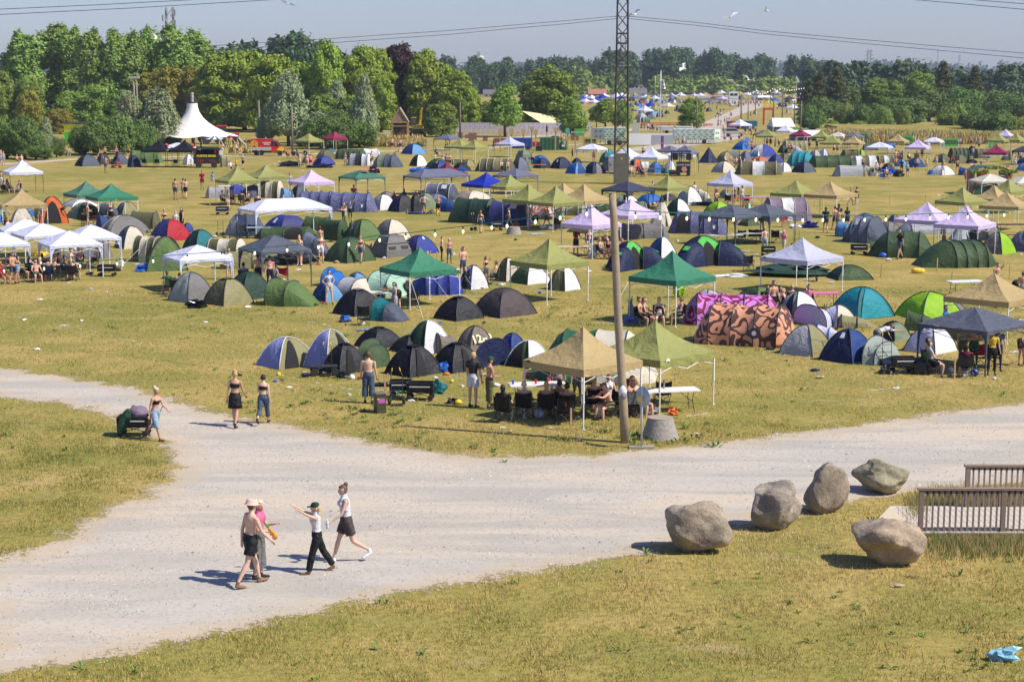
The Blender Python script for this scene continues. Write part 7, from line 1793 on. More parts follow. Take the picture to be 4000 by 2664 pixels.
for t,x,y,rz,L,W,c,lb in [('H',520,655,10,1.95,.8,(.78,.74,.72),'white folding table splashed with red behind the seated circle'),('H',1890,712,12,1.8,.75,0,'white folding table sticking out right of the big tan gazebo'),('B4',1655,578,14,1.8,.75,0,'white folding table standing alone on the grass at the right'),('A2',1860,1345,8,2,.75,(.6,.52,.38),'beige folding table with drinks under the left pink gazebo'),
 ('A3',1260,1215,12,2.2,.75,(.5,.52,.56),'left long grey table under the slate gazebos'),('A3',1560,1195,10,2.2,.75,(.5,.52,.56),'middle long grey table under the slate gazebos'),('A3',1790,1180,0,1.8,.75,(.5,.52,.56),'right long grey table under the slate gazebos'),('A3',1440,800,5,1.8,.7,(.55,.03,.06),'red topped table under the pale grey gazebo'),('A3',1580,785,5,1.9,.7,(.5,.3,.6),'rainbow covered table right of the pale grey gazebo'),
 ('A2',1450,418,2,2,.6,(.6,.2,.05),'orange topped low table before the bright blue dome'),('A3',460,463,0,2.6,.7,(.3,.2,.12),'long brown table under the white gazebos by the pylon'),('B0',905,290,6,1.9,.75,0,'white table inside the crowded white gazebo back row'),('B0',700,385,30,1.9,.75,0,'white drinks table in the crowded white gazebo'),('A1',610,1130,6,1.6,.7,(.3,.4,.55),'blue cluttered table under the long white gazebo'),
 ('B4',50,712,5,1.5,.7,(.7,.15,.35),'pink and yellow table right of the seated group'),('A4',1980,320,3,3.2,.8,(.25,.45,.65),'blue covered table under the dark crimson gazebo'),('A1',270,660,10,1.9,.7,0,'white board behind the popup tents at the olive pair'),('B1',2030,705,-5,1.5,.7,0,'white table beside the mint tunnel tent'),('A4',2200,1095,3,2.6,.7,(.03,.03,.03),'dark table under the front tan gazebo at right')]:
 q=gp(*T(t,x,y),.74);table(lb,Vector((q.x,q.y,0)),rz,L,W,plain('top%s'%str(c),c,.45) if c else None)
for t,x,y,f,c,l in [('B1',1800,1075,185,'black','empty black chair beside the blue bag'),('A3',1520,1630,0,'black','empty black chair on open grass with white cloth'),('B4',640,290,30,'green','olive camping chair beside the blue tub'),('A1',440,1250,20,'black','left empty black chair under the long white gazebo'),('A1',520,1250,-10,'black','right empty black chair under the long white gazebo'),
  ('A3',1440,1310,180,'black','first empty black chair at the grey tables'),('A3',1560,1300,180,'black','second empty black chair at the grey tables'),('A3',1660,1300,170,'black','third empty black chair at the grey tables'),('A3',1830,1310,160,'black','fourth empty black chair at the grey tables'),('B1',870,605,200,'red','bright red camping chair at the slate blue gazebo'),('S',1690,740,10,'red','red camping chair holding blue plastic under the slate gazebo'),('S',1880,740,-10,'black','black camping chair beside the red one under the slate gazebo'),
  ('B3',1520,470,0,'black','black chair between blue pod tent and pale grey gazebo'),('A3',1285,880,180,'black','black camping chair at the rainbow table'),('A3',1490,880,180,'black','black camping chair under the pale grey gazebo'),('A0',1090,1100,-60,'red','red camping chair under the sea green gazebo'),('A0',980,1090,170,'black','dark camping chair under the sea green gazebo'),('B2',40,890,10,'black','black chair under the deep green gazebo'),('H',1490,985,200,'grey','grey camping chair right of the wooden pole'),('H',1790,880,190,'black','black camping chair under the right table'),('A2',1680,1160,170,'black','black camping chair under the middle olive gazebo'),('A2',1440,1120,150,'black','second black camping chair under the middle olive gazebo'),('A3',1940,1125,20,'red','red camping chair at the mauve tunnel tent'),('A4',610,550,20,'green','green camping chair before the pale popup'),('A0',1780,445,10,'charcoal','grey camping chair under the left black gazebo'),('A0',1640,440,30,'black','black camping chair under the left black gazebo'),('A0',1980,445,-20,'navy','navy camping chair under the right black gazebo')]:
 chair(base(t,x,y),f,c,l)
def cup(lbl,t,x,y,z,c,k=1.0,r=.04,h=.12,name='cup',cat='cup'):
 p=gp(*T(t,x,y),z);m=MB();m.lathe([(r*.7,0),(r,h)],(0,0,0),12);o=m.build(name,c,None,True,40);o.location=p;o.scale=(k,k,k);tag(o,lbl,cat);return o
redp=plain('red_plastic',(.6,.02,.02),.4);bluep=plain('blue_plastic',(.02,.13,.55),.4);clearp=plain('clear_bag',(.55,.6,.66),.25,0,.2);orangep=plain('orange_plastic',(.75,.16,.02),.5)
cup('blue cup at the left end of the splashed table','H',272,655,.765,bluep,1.2);cup('red cup in the middle of the splashed table','H',505,650,.765,redp,1.2);cup('red cup near the right end of the splashed table','H',632,628,.765,redp,1.2)
cup('white bucket on the grass inside the seated circle','H',1148,985,0,whitep,1,.16,.32,'bucket','bucket');cup('steel bottle standing on the right white table','H',1812,700,.765,plain('steel_bottle',(.3,.3,.3),.3,.8),1,.04,.28,'bottle','bottle')
for x,y,s in((1042,628,1),(1160,560,1)):
 p=at(*T('H',x,y),base('H',1000,900).y+1);m=MB();m.lathe([(.11,0),(.012,.13),(.012,.22)],(0,0,0),14);o=m.build('funnel',orangep,None,True);o.location=p;tag(o,'orange funnel hanging %s under the big tan gazebo'%('lower left' if x<1100 else 'upper right'),'funnel')
def blobt(name,lbl,cat,t,x,y,r,col,seed=0,amp=.25,z=None,n=12,fixed=False):
 m=MB();m.blob((0,0,r[2]*.8 if len(r)>2 else r[0]*.8),r,0,n,8,min(amp*1.8,.8),seed);o=m.build(name,col if not isinstance(col,str) else M(col),None,amp<.2);o.location=base(t,x,y);tag(o,lbl,cat,fixed=fixed);return o
for a_ in [('water_jug','clear square water jug on the grass before the circle','jug','H',543,1000,(.17,.14,.17),clearp,1,.06),('rubbish_bag','grey full rubbish bag beside the right gazebo leg','bag','H',1695,955,(.3,.2,.12),plain('grey_bag',(.25,.22,.22),.35),2),('plastic_bag','bright orange plastic bag on the grass right of the well','bag','H',1905,970,(.17,.12,.1),orangep,3,.5),
 ('duffel_bag','purple patterned bag behind the splashed table','bag','H',598,610,(.24,.18,.2),'purple',4),('backpack','teal travel backpack lying beside the black box wagon','backpack','G',1855,748,(.27,.2,.22),'teal',5),('football','white football on the grass behind the shirtless person','ball','G',980,608,(.11,.11,.11),whitep,0,0),('bag','crumpled black bag beside the flatbed trolley','bag','G',880,590,(.24,.18,.14),blackm,7,.4),
 ('plastic_bag','blue plastic bag with folded goods at the black dome door','bag','G',1925,535,(.22,.16,.2),bluep,8,.3),('box','orange box under the blue plastic bag','box','G',1945,560,(.13,.1,.06),orangep,9,.05),('crate_bag','pile of green crate and clear bottles on the black wagon','crate','G',1490,740,(.33,.2,.22),plain('green_crate',(.1,.45,.35),.5,0,.5,9),10,.4),('tarpaulin','black crumpled sheet behind the cabinet','tarpaulin','G',1300,672,(.34,.2,.06),blackm,11,.5),
 ('funnel','yellow cone lying on the grass near the barefoot person','cone','G',2065,860,(.13,.1,.09),yellowp,12,.1),('cup','yellow cup lying left of the charcoal shirted person','cup','G',2000,640,(.08,.07,.07),yellowp,13,.1),('bag','black bag near the barefoot blond person','bag','G',2010,850,(.2,.16,.1),blackm,14,.4),('rubbish_bag','heap of shiny black rubbish bags beside the olive dome','bag','B0',2230,878,(.42,.3,.2),plain('shiny_black',(.012,.012,.014),.22),15,.5),('backpack','olive backpack leaning on the tarpaulin covered tent','backpack','B0',2185,760,(.17,.14,.22),'olive',16),
 ('plastic_bag','blue crumpled shopping bag left of the black chair','bag','B1',1590,1038,(.24,.18,.15),bluep,17,.4),('plastic_bag','silver foil scrap behind the black domes','foil','B1',1830,1138,(.32,.18,.05),plain('foil',(.5,.52,.55),.2,.6,.4,12),18,.6),('speaker_box','black speaker box beside the mint tunnel tent','speaker','B1',1995,790,(.17,.14,.2),blackm,19,.05),('plastic_bag','white plastic bag left of the white and green dome','bag','B2',1045,625,(.2,.12,.07),whitep,20,.5),('toolbox','teal box on the empty grass near the well shaft','box','A2',1205,1275,(.12,.09,.07),'teal',21,.1),
 ('sheet','pale plastic sheet on the grass behind the lone olive gazebo','sheet','A2',1430,1203,(.55,.4,.03),clearp,22,.3),('duffel_bag','bright yellow duffel bag on open grass at the right','bag','B4',1120,485,(.42,.2,.16),yellowp,23,.2),('tub','bright blue plastic tub beside the olive chair','tub','B4',725,308,(.28,.22,.18),bluep,24,.05),('plastic_bottles','blue crushed plastic lying at the bottom right corner','plastic waste','R',2225,1300,(.27,.15,.12),plain('lblue_plastic',(.25,.52,.75),.22,0,.6,7,.8),25,.35),('cool_box','dark blue cool box under the slate gazebo','cool box','S',1585,855,(.19,.15,.15),plain('coolbox',(.02,.06,.22),.4),26,.03),
 ('plastic_bag','grey plastic bag left of the blue cool box','bag','S',1450,862,(.16,.12,.09),clearp,27,.3),('water_jug','left ribbed water jug before the seated person','jug','S',1065,800,(.12,.11,.14),clearp,28,.04),('water_jug','right ribbed water jug before the striped shirt','jug','S',1235,805,(.11,.1,.12),clearp,29,.04),('luggage','heap of black bags with orange cloth right of the wagon','luggage','S',820,825,(.5,.35,.3),blackm,30,.4),('luggage','round black bag at the foot of the hand truck','luggage','S',230,825,(.25,.2,.16),blackm,31,.2),
 ('rubbish_pile','heap of clothes and bags left of two women in cream shorts','luggage','A1',960,440,(1.1,.5,.28),'charcoal',32,.5),('rubbish_pile','heap of blue bags below the royal blue dome','luggage','A1',1300,455,(1.3,.5,.22),'navy',33,.5),('luggage','dark bag with blue top on open grass','luggage','A1',1925,515,(.55,.4,.4),'navy',34,.4),('luggage','pile of backpacks and yellow bags behind the slate blue gazebo','luggage','B1',960,385,(1.3,.6,.3),'charcoal',35,.5),('luggage','dark clothes heap left of the red scooter row','luggage','A0',1560,440,(.35,.3,.3),'navy',36,.3),
 ('luggage','purple bag between olive dome and popup cabin','luggage','A1',1870,1420,(.35,.25,.25),'purple',37,.4),('airbed','indigo airbed in front of the charcoal dome','airbed','A2',100,975,(1.0,.4,.1),'indigo',38,.1),('bag','yellow round bag behind the man in black shorts','bag','A2',305,975,(.25,.2,.2),yellowp,39,.2),('bag','pale green round bag beside the yellow bag','bag','A2',258,978,(.2,.2,.2),'sage',40,.2),('airbed','blue airbed before the olive hooped tunnel','airbed','A2',920,500,(1.4,.4,.12),'navy',41,.1),('luggage','blue bags beside the black low dome','luggage','A2',575,498,(.8,.35,.2),bluep,42,.4),
 ('luggage','blue and white bags at the left of the black low dome','luggage','A2',90,505,(1.0,.4,.25),bluep,43,.5),('bag','pink bag under the olive row','bag','A2',1212,1120,(.25,.2,.18),'coral',44,.3),('crate','white plastic crate under the olive row','crate','A2',1515,1148,(.25,.2,.17),whitep,45,.04),('crate','second white plastic crate beside the first','crate','A2',1605,1158,(.25,.2,.17),whitep,46,.04),('tarpaulin','crumpled dark green tarpaulin behind the pale grey gazebo','tarpaulin','B3',2050,500,(2.2,1.2,.28),'dkgreen',47,.5),('luggage','white sheets on the grass between tent and gazebo','sheet','B3',1340,520,(.8,.4,.06),whitep,48,.6),
 ('luggage','box of red and blue cans right of the mauve tunnel','luggage','A3',2215,1135,(.5,.3,.22),'royal',49,.5),('luggage','white cloth on the grass at the mauve tunnel','cloth','A3',2050,1135,(.4,.3,.15),whitep,50,.5),('luggage','dark luggage heap before the white foil tent','luggage','A3',1010,880,(1.0,.5,.15),'charcoal',51,.5),('luggage','blue goods heap in front of the standing group','luggage','A4',800,520,(.9,.5,.3),bluep,52,.5),('luggage','blue bag at the feet of the standing group','bag','A4',725,560,(.4,.25,.2),bluep,53,.3),('luggage','dark backpack heap left of the pale haired person','luggage','A4',900,555,(.5,.3,.35),'charcoal',54,.4),
 ('luggage','blue bag left of the white dome','bag','A4',1270,530,(.4,.25,.25),bluep,55,.3),('luggage','dark backpacks below the right olive dome','luggage','A4',1725,405,(.6,.35,.3),'charcoal',56,.4),('cloth','red and white towel on the white dome','towel','A4',1400,520,(.3,.2,.5),'coral',57,.3),('luggage','lilac plastic bag under the sea green gazebo','bag','B3',170,1048,(.34,.2,.14),'lilac',58,.4),('luggage','pale bag hanging low at the sea green gazebo','bag','B3',185,985,(.14,.12,.45),'lgrey',59,.3),('inflatable_palm','lime inflatable palm beside the sea green gazebo leg','inflatable','B3',730,760,(.28,.18,.5),'lime',60,.4),
 ('rubbish_bag','clear bag hanging on the left pink gazebo leg','bag','A2',2065,1480,(.28,.2,.45),clearp,61,.3),('rubbish_bag','bag tied to the rear white gazebo leg','bag','B0',1375,420,(.14,.12,.3),whitep,62,.3),('cloth','yellow and red cloth on the grass behind the crowded gazebo','cloth','B0',450,290,(.45,.25,.12),yellowp,63,.5),('cloth','blue and white cloth heap beside the green ridge tent','cloth','B0',1630,465,(.5,.3,.2),bluep,64,.5),('bag','black shoes and bag on the grass beside the wagon','bag','B0',1020,505,(.2,.15,.08),blackm,65,.3),('bag','small dark bag left of the black wagon','bag','B0',1325,460,(.3,.2,.08),blackm,66,.3)]:
 blobt(*a_)
lit=random.Random(4)
for t,x,y in [('G',500,540),('G',350,695),('G',955,770),('G',1830,595),('G',1380,555),('G',2110,685),('G',1590,830),('H',170,1105),('H',245,1148),('H',650,1110),('H',960,1220),('H',940,1000),('H',1300,992),('H',2140,1170),('B0',280,1018),('B0',930,1030),('B0',730,1090),('B0',1200,705),('B0',1370,750),('B0',425,1350),('B0',455,790),('B0',780,600),('B0',1030,670),('B1',15,1048),('B1',1065,450),('S',400,1055),('S',1900,905),('A3',1495,1410),('A3',1515,1395),('A3',1615,1437),('B4',2215,1385),('A4',1355,770),('R',1580,850),('A2',675,1252),('A1',840,380),('A1',790,415),('A1',1110,490),('A4',960,1350),('B4',145,600),('A3',1475,625)]:
 m=MB();r=.09 if t in 'GHSR' else .14;m.blob((0,0,.03),(r*lit.uniform(.7,1.6),r*.7,.035),0,7,5,.6,lit.random()*9);o=m.build('litter',lit.choice([whitep,clearp,whitep,plain('cardboard',(.45,.35,.22),.8)]));o.location=base(t,x,y);tag(o,'scrap of pale litter on the grass','litter','pale litter scraps scattered on the field')
for t,x,yb,yt,w_ in [('G',1318,745,555,.05),('H',860,1130,900,.05),('B0',560,655,610,.04),('B0',1525,1415,1360,.04),('B0',680,1500,1400,.02),('S',1285,900,600,.05),('B4',1337,460,315,.05),('B4',1505,625,460,.04),('B4',2157,555,395,.04),('B4',702,535,380,.05),('H',1475,1058,988,.02),('A2',268,1028,990,.03),('A0',440,725,635,.05),('A0',1285,700,660,.05),('A0',1845,735,675,.04),('A0',2025,885,780,.05),('A0',668,425,370,.05),('A1',620,340,280,.06),('A1',540,480,360,.04),('A1',787,490,360,.04),('A1',1485,470,380,.05),('A1',2140,1040,980,.04),('A4',797,875,780,.04),('A4',1205,850,755,.04),('A4',1403,830,755,.04),('A4',1220,570,445,.04),('A4',1065,490,425,.05),('A3',2265,905,820,.04),('A1',60,905,640,.06),('B2',310,335,240,.05),('B2',237,290,235,.05),('A2',1370,1130,1035,.05),('A1',2298,1030,920,.04),('A2',430,1010,960,.03)]:
 g_=base(t,x,yb);h=max(.25,min(2.4,zat(T(t,0,yt)[1],g_.y)));m=MB();m.box((0,0,h/2),(w_,w_,h),0,.3);o=m.build('stake',wood,None);o.location=g_;o.rotation_euler=(R(lit.uniform(-2,2)),R(lit.uniform(-2,2)),0);tag(o,'thin pale wooden stake in the grass','stake','wooden marking stakes in the grass')
def tent_by(lbl):
 return [o for o in TENTS if o['label'].startswith(lbl)][0]
o=tent_by('taupe dome with painted');fl=[c for c in o.children if c.name.startswith('fly')][0];bb=[Vector(c) for c in fl.bound_box];hh=max(c.z for c in bb);ww=max(c.x for c in bb)
text_mesh('1282',hh*.52,plain('paint_yellow',(.8,.72,.45),.8),o,(.05,-ww*.70,hh*.52),(R(52),0,0),'lettering',bold=.012)
o=tent_by('mint tunnel tent');fl=[c for c in o.children if c.name.startswith('fly')][0];bb=[Vector(c) for c in fl.bound_box];xx=max(c.x for c in bb);hh=max(c.z for c in bb)
text_mesh('FESTIVAL',.17,lgd,o,(xx*.93,0,hh*.52),(R(68),0,R(90)),'lettering');m=MB();m.lathe([(.30,0),(.30,.006),(.285,.006),(.285,0)],(0,0,0),24,0,1,1,'x');m.blob((0,-.09,.02),(.02,.03,.03));m.blob((0,.09,.02),(.02,.03,.03));m.tube([(0,-.1,-.1),(0,0,-.15),(0,.1,-.1)],.012,4);e=m.build('emblem',lgd,o);e.location=(xx*.95,0,hh*.40);e.rotation_euler=(0,R(-18),0)
o=tent_by('orange brown tunnel');m=MB();m.lathe([(.24,0),(.24,.01)],(0,0,0),20,0,1,1,'y');m.lathe([(.10,0),(.10,.02)],(0,-.01,0),12,1,1,1,'y');e=m.build('emblem',[plain('badge_dark',(.03,.03,.05),.7),plain('badge_light',(.6,.55,.5),.7)],o);e.location=(.75,-1.5,.62);e.rotation_euler=(R(-12),0,0)
for nm in('left purple flecked','right purple flecked','purple flecked tunnel tent with open'):
 o=tent_by(nm);m=MB();m.add([(-.12,0,.1),(-.06,0,.0),(-.08,0,-.12),(0,0,-.24),(.08,0,-.12),(.06,0,0),(.12,0,.1),(.03,0,.03),(-.03,0,.03)],[tuple(range(9))]);e=m.build('emblem',lgw,o);e.location=(1.2,-1.32,.6);e.rotation_euler=(R(-12),0,0)
o=[o for o,c in CANO if o['label'].startswith('green gazebo with red')][0]
m=MB();r2=random.Random(3)
for (cx,cy,rr) in((.0,-.75,.42),(.75,-.82,.2),(-.75,-.8,.2)):
 n=14;m.add([(cx+rr*math.cos(2*PI*i/n)*r2.uniform(.8,1.1),cy*1.0+rr*.45*math.sin(2*PI*i/n),2.04+(1.55+(cy+rr*.45*math.sin(2*PI*i/n)))*.42) for i in range(n)],[tuple(range(n))])
m.build('painting',plain('red_spray',(.45,.12,.09),.8),o)
cable=plain('green_cable',(.02,.14,.09),.5);bulbg=plain('bulb_glass',(.85,.78,.6),.2,0,.03,6,0,(1,.8,.5,1));sock=plain('socket_green',(.02,.2,.13),.5)
def festoon(lbl,pts,d0,d1,bulbs,r=.014):
 n=len(pts);W3=[at(*T(*p),d0+(d1-d0)*i/(n-1)) for i,p in enumerate(pts)]
 o=thing('string_lights',lbl,'string lights',(0,0,0));m=MB();m.tube(W3,r,4);m.build('cable',cable,o)
 for b in bulbs:
  X,Y=T(*b);best=None
  for i in range(n-1):
   xa,xb=proj(W3[i])[0],proj(W3[i+1])[0]
   if min(xa,xb)-2<=X<=max(xa,xb)+2: f=(X-xa)/(xb-xa+1e-9);best=W3[i].lerp(W3[i+1],f)
  if best is None: continue
  m=MB();m.lathe([(.02,0),(.03,-.02),(.03,-.1),(.025,-.11)],(0,0,0),8);s_=m.build('socket',sock,o);s_.location=best;m=MB();m.lathe([(.02,-.1),(.03,-.13),(.042,-.17),(.036,-.21),(.01,-.245)],(0,0,0),10);g2=m.build('bulb',bulbg,s_,True)
festoon('green festoon cable with bulbs from the wooden pole to the left edge',[('A2',2300,868),('A2',2010,915),('A2',1700,962),('A2',1427,1008),('A2',1105,1055),('A2',932,1075),('A2',608,1118),('A2',288,1155),('A2',0,1192),('A1',2280,1190),('A1',1978,1220),('A1',1632,1268),('A1',1287,1300),('A1',930,1335),('A1',563,1368),('A1',190,1403),('B0',2123,270),('B0',1735,300),('B0',1325,330),('B0',907,358),('B0',495,388),('B0',42,415),('B0',-100,425)],54.6,74,
  [('A2',2010,0),('A2',1707,0),('A2',1427,0),('A2',1105,0),('A2',932,0),('A2',606,0),('A2',288,0),('A1',2280,0),('A1',1982,0),('A1',1632,0),('A1',1287,0),('A1',932,0),('A1',565,0),('A1',190,0),('B0',2123,0),('B0',1735,0),('B0',1325,0),('B0',907,0),('B0',497,0),('B0',44,0)])
festoon('green festoon cable with bulbs from the wooden pole to the right edge',[('A3',-5,885),('A3',60,930),('A3',240,945),('A3',520,957),('A3',820,968),('A3',1078,978),('A3',1352,982),('A3',1606,985),('A3',1855,988),('A3',2137,992),('A4',40,992),('A4',280,992),('A4',518,990),('A4',757,988),('A4',985,985),('A4',1215,972),('A4',1467,968),('A4',1685,962),('A4',1903,950),('A4',2100,940),('A4',2400,922)],54.6,72,
  [('A3',240,0),('A3',520,0),('A3',822,0),('A3',1077,0),('A3',1352,0),('A3',1606,0),('A3',1855,0),('A3',2137,0),('A4',42,0),('A4',278,0),('A4',518,0),('A4',757,0),('A4',985,0),('A4',1258,0),('A4',1467,0),('A4',1685,0),('A4',1903,0),('A4',2100,0)])
gm_=MB()
for (a,za,b) in [(('B2',605,480),0,('B2',770,725)),(('B2',10,560),0,('B2',155,1000)),(('B2',250,510),0,('B2',450,775)),(('B3',185,530),0,('B3',75,740)),(('B1',1190,240),0,('B1',1390,450)),(('B1',900,280),0,('B1',970,385)),(('B0',1570,220),0,('B0',1400,385))]:
 B_=base(*b);A_=at(*T(*a),B_.y+1.0);gm_.bar(A_,B_,.009,4)
o=gm_.build('guy_ropes',whitep);tag(o,'thin pale guy ropes pegged out from gazebo corners','guy rope')
a=base('A3',80,640);gy=a.y;o=thing('pylon','tall dark steel lattice power pylon on a rusty panelled base','pylon',a)
W_=162/2.9037/scl(T('A3',0,640)[1]);zb=zat(T('A3',0,295)[1],gy);rust=plain('rusty_steel',(.055,.05,.045),.8,0,.5,3,.2);rpan=plain('rusty_panel',(.13,.125,.10),.8,0,.45,1.5,.3)
m=MB();m.box((0,W_/2,zb/2),(W_,W_,zb));m.build('base_panel',rpan,o);m=MB();m.add([(-.12,-.02,zb-.55),(.12,-.02,zb-.55),(0,-.02,zb-.33)],[(0,1,2)]);m.build('warning_sign',yellowp,o)
Ht=27;w0=W_*.46;w1=W_*.30
def pw(z): return w0+(w1-w0)*min(1,(z-zb)/(21-zb))
for sx in(-1,1):
 for sy in(-1,1): m=MB();m.bar((sx*pw(zb),W_/2+sy*pw(zb),zb),(sx*pw(Ht),W_/2+sy*pw(Ht),Ht),.06,4);m.build('leg',rust,o)
m=MB();z=zb
while z<Ht-1:
 z2=z+1.25;a0,a1=pw(z),pw(z2);c=W_/2
 for (p,q) in((( -1,-1),(1,-1)),((1,-1),(1,1)),((1,1),(-1,1)),((-1,1),(-1,-1))):
  m.bar((p[0]*a0,c+p[1]*a0,z),(q[0]*a1,c+q[1]*a1,z2),.028,4);m.bar((q[0]*a0,c+q[1]*a0,z),(p[0]*a1,c+p[1]*a1,z2),.028,4)
 z=z2
m.build('bracing',rust,o);m=MB()
for y in (1310,400,310):
 m=MB();z=zat(T('Z3',0,y)[1],gy);w_=pw(z)+.05;m.box((0,W_/2-w_,z),(2*w_,.1,.14));m.box((0,W_/2+w_,z),(2*w_,.1,.14));m.box((0,W_/2,z),(.08,2*w_,.08));m.build('cross_beam',rust,o)
for y,l in((155,1.2),(608,1.2),(575,.5)):
 z=zat(T('Z3',0,y)[1],gy);m=MB();m.box((0,W_/2,z),(l*1.3,.08,.08));m.build('crossarm',plain('galv',(.5,.53,.56),.4,.6),o);
m=MB();z=zat(T('Z3',0,575)[1],gy);m.bar((-.2,0,z),(-.2,0,z+2.6),.03,4);m.bar((.25,0,z),(.25,0,z+2.6),.03,4);m.build('insulator',plain('insulator',(.05,.05,.05),.4),o)
wirem=plain('wire',(.03,.03,.035),.5,.3)
def wire(lbl,pts,r=.022,dz=0):
 P=[at(x,y,gy+.8+dz+((abs(x-2430)/2400)*-22)) for x,y in pts];m=MB();m.tube(P,r,4);o=m.build('power_line',wirem);tag(o,lbl,'power line','power lines crossing the sky')
z=lambda i,l:[((i-1)*1000+x/2.354,y/2.354) for x,y in l]
wire('upper high power line left of the pylon',z(1,[(-100,526),(0,515),(1200,468),(2354,400)])+z(2,[(600,365),(1200,322),(1800,283),(2354,235)])+z(3,[(500,193),(985,150)]))
wire('lower high power line left of the pylon',z(1,[(-100,572),(0,560),(1200,510),(2354,440)])+z(2,[(600,405),(1200,360),(1800,318),(2354,265)])+z(3,[(500,222),(985,172)]),dz=.6)
wire('upper high power line right of the pylon',z(3,[(1050,150),(1700,210),(2354,290)])+z(4,[(800,362),(1600,430),(2354,492),(2500,504)]))
wire('lower high power line right of the pylon',z(3,[(1050,172),(1700,237),(2354,318)])+z(4,[(800,396),(1600,468),(2354,537),(2500,550)]),dz=.6)
wire('upper low power line left of the pylon',z(1,[(-100,950),(0,945),(1200,900),(2354,845)])+z(2,[(700,805),(1250,768),(1800,728),(2354,690)])+z(3,[(500,648),(985,606)]),.018)
wire('lower low power line left of the pylon',z(1,[(-100,992),(0,985),(1200,935),(2354,878)])+z(2,[(700,832),(1250,790),(1800,748),(2354,706)])+z(3,[(500,662),(985,612)]),.018,.6)
wire('upper low power line right of the pylon',z(3,[(1050,608),(1700,675),(2354,748)])+z(4,[(800,822),(1600,888),(2354,950),(2500,962)]),.018)
wire('lower low power line right of the pylon',z(3,[(1050,614),(1700,688),(2354,762)])+z(4,[(800,850),(1600,920),(2354,990),(2500,1004)]),.018,.6)
wire('topmost power line at the upper left corner',z(1,[(-100,92),(0,88),(900,48),(1800,0),(2000,-12)]),.026);wire('second power line at the upper left corner',z(1,[(-100,142),(0,137),(1200,78),(2354,10)])+z(2,[(170,0),(400,-14)]),.026)
wire('topmost power line at the upper right corner',z(4,[(1700,-12),(1870,0),(2354,38),(2500,50)]),.026);wire('second power line at the upper right corner',z(4,[(1200,-10),(1340,0),(1850,45),(2354,90),(2500,104)]),.026)
cgl=plain('car_glass',(.02,.03,.035),.1)
def bx(parent,name,c,d,mat,rz=0): m=MB();m.box((0,0,0),d);o=m.build(name,mat,parent);o.location=c;o.rotation_euler=(0,0,rz);return o
g_,W_,_=span('Z1',1500,2190,1330,0);s=scl(T('Z1',0,1368)[1]);px=lambda n:n/2.354/s
c=base('Z1',1778,1368);zt=zat(T('Z1',0,945)[1],c.y);ze=zat(T('Z1',0,1258)[1],c.y);o=thing('big_top_tent','tall white big top tent with a single concave peak','marquee',c)
prof=[(px(r_),zt-(zt-ze)*f_) for r_,f_ in((47,0),(50,.13),(64,.28),(95,.44),(140,.58),(205,.72),(290,.87),(410,1))]
m=MB();n=32;vs=[];fs=[]
for i,(r,z_) in enumerate(prof):
 for j in range(n):
  a=2*PI*j/n;q=1+.05*(i/7)**2*math.cos(8*a);vs.append((math.cos(a)*r*q,math.sin(a)*r*q,z_-(.25*(1-abs(math.cos(4*a))) if i==7 else 0)*-1))
for i in range(7):
 for j in range(n): fs.append((i*n+j,i*n+(j+1)%n,(i+1)*n+(j+1)%n,(i+1)*n+j))
m.add(vs,fs);m.build('canvas',plain('white_canvas',(.72,.71,.69),.8,0,.03,.6),o,True)
m=MB();m.bar((0,0,0),(0,0,zt+px(92)),.25,8);m.build('mast',plain('mast',(.45,.42,.38),.8),o)
for j in range(8):
 a=2*PI*j/8;r=px(405);m=MB();m.bar((math.cos(a)*r,math.sin(a)*r,0),(math.cos(a)*r,math.sin(a)*r,ze),.12,6);m.build('side_pole',wood,o);m=MB();m.bar((math.cos(a)*r,math.sin(a)*r,ze),(math.cos(a)*r*1.28,math.sin(a)*r*1.28,0),.04,4);m.build('guy_rope',whitep,o)
m=MB();m.lathe([(px(49),zt-.1),(px(49),zt+.1)],(0,0,0),16);m.build('ring',dsteel,o)
for a in range(4): m=MB();m.bar((math.cos(a*1.57)*px(47),math.sin(a*1.57)*px(47),zt),(0,0,zt+px(85)),.05,4);m.build('stay',dsteel,o)
g_,W_,h=span('A1',-130,160,455,238);o=thing('food_cart','black snack cart with yellow hand painted lettering and two wheels','food cart',g_+Vector((0,.8,0)),R(3))
bx(o,'body',(0,0,h*.3+.2),(W_,1.5,h*.35),blackm);bx(o,'back_panel',(0,.7,h*.62),(W_,.08,h*.62),darkin);bx(o,'roof',(0,0,h),(W_*1.06,1.9,.08),blackm)
for sx in(-1,1):
 for sy in(-1,1): bx(o,'post',(sx*W_*.48,sy*.7,h*.6),(.08,.08,h*.8),plain('dark_wood',(.12,.05,.03),.7))
bx(o,'sign_board',(0,-.77,h*.62),(W_*.98,.05,h*.16),blackm);text_mesh('HURTIG MAGE',h*.15,plain('yellow_letters',(.8,.6,.02),.6),o,(0,-.81,h*.62),(PI/2,0,0),'lettering',bold=.015)
for x in(-.42,.36): bx(o,'red_panel',(x*W_,-.76,h*.84),(.25,.04,.3),redp)
for x in(-.3,-.22,-.14,.14,.22,.3): bx(o,'tool',(x*W_,-.77,h*.36),(.05,.04,.3),redp)
for x in(-.3,.3): wheel(o,(x*W_,-.85,.36),.36,.14)
bx(o,'loudspeaker',(W_*.56,-.3,h*.78),(.4,.3,.5),whitep);bx(o,'loudspeaker',(-W_*.56,-.3,h*.78),(.35,.3,.45),whitep)
g_,W_,h=span('A1',512,888,318,128);o=thing('fire_van','red and yellow fire service pickup van with box body','van',g_+Vector((0,1.1,0)),0);red_=plain('fire_red',(.55,.02,.015),.3);k=W_/5.4
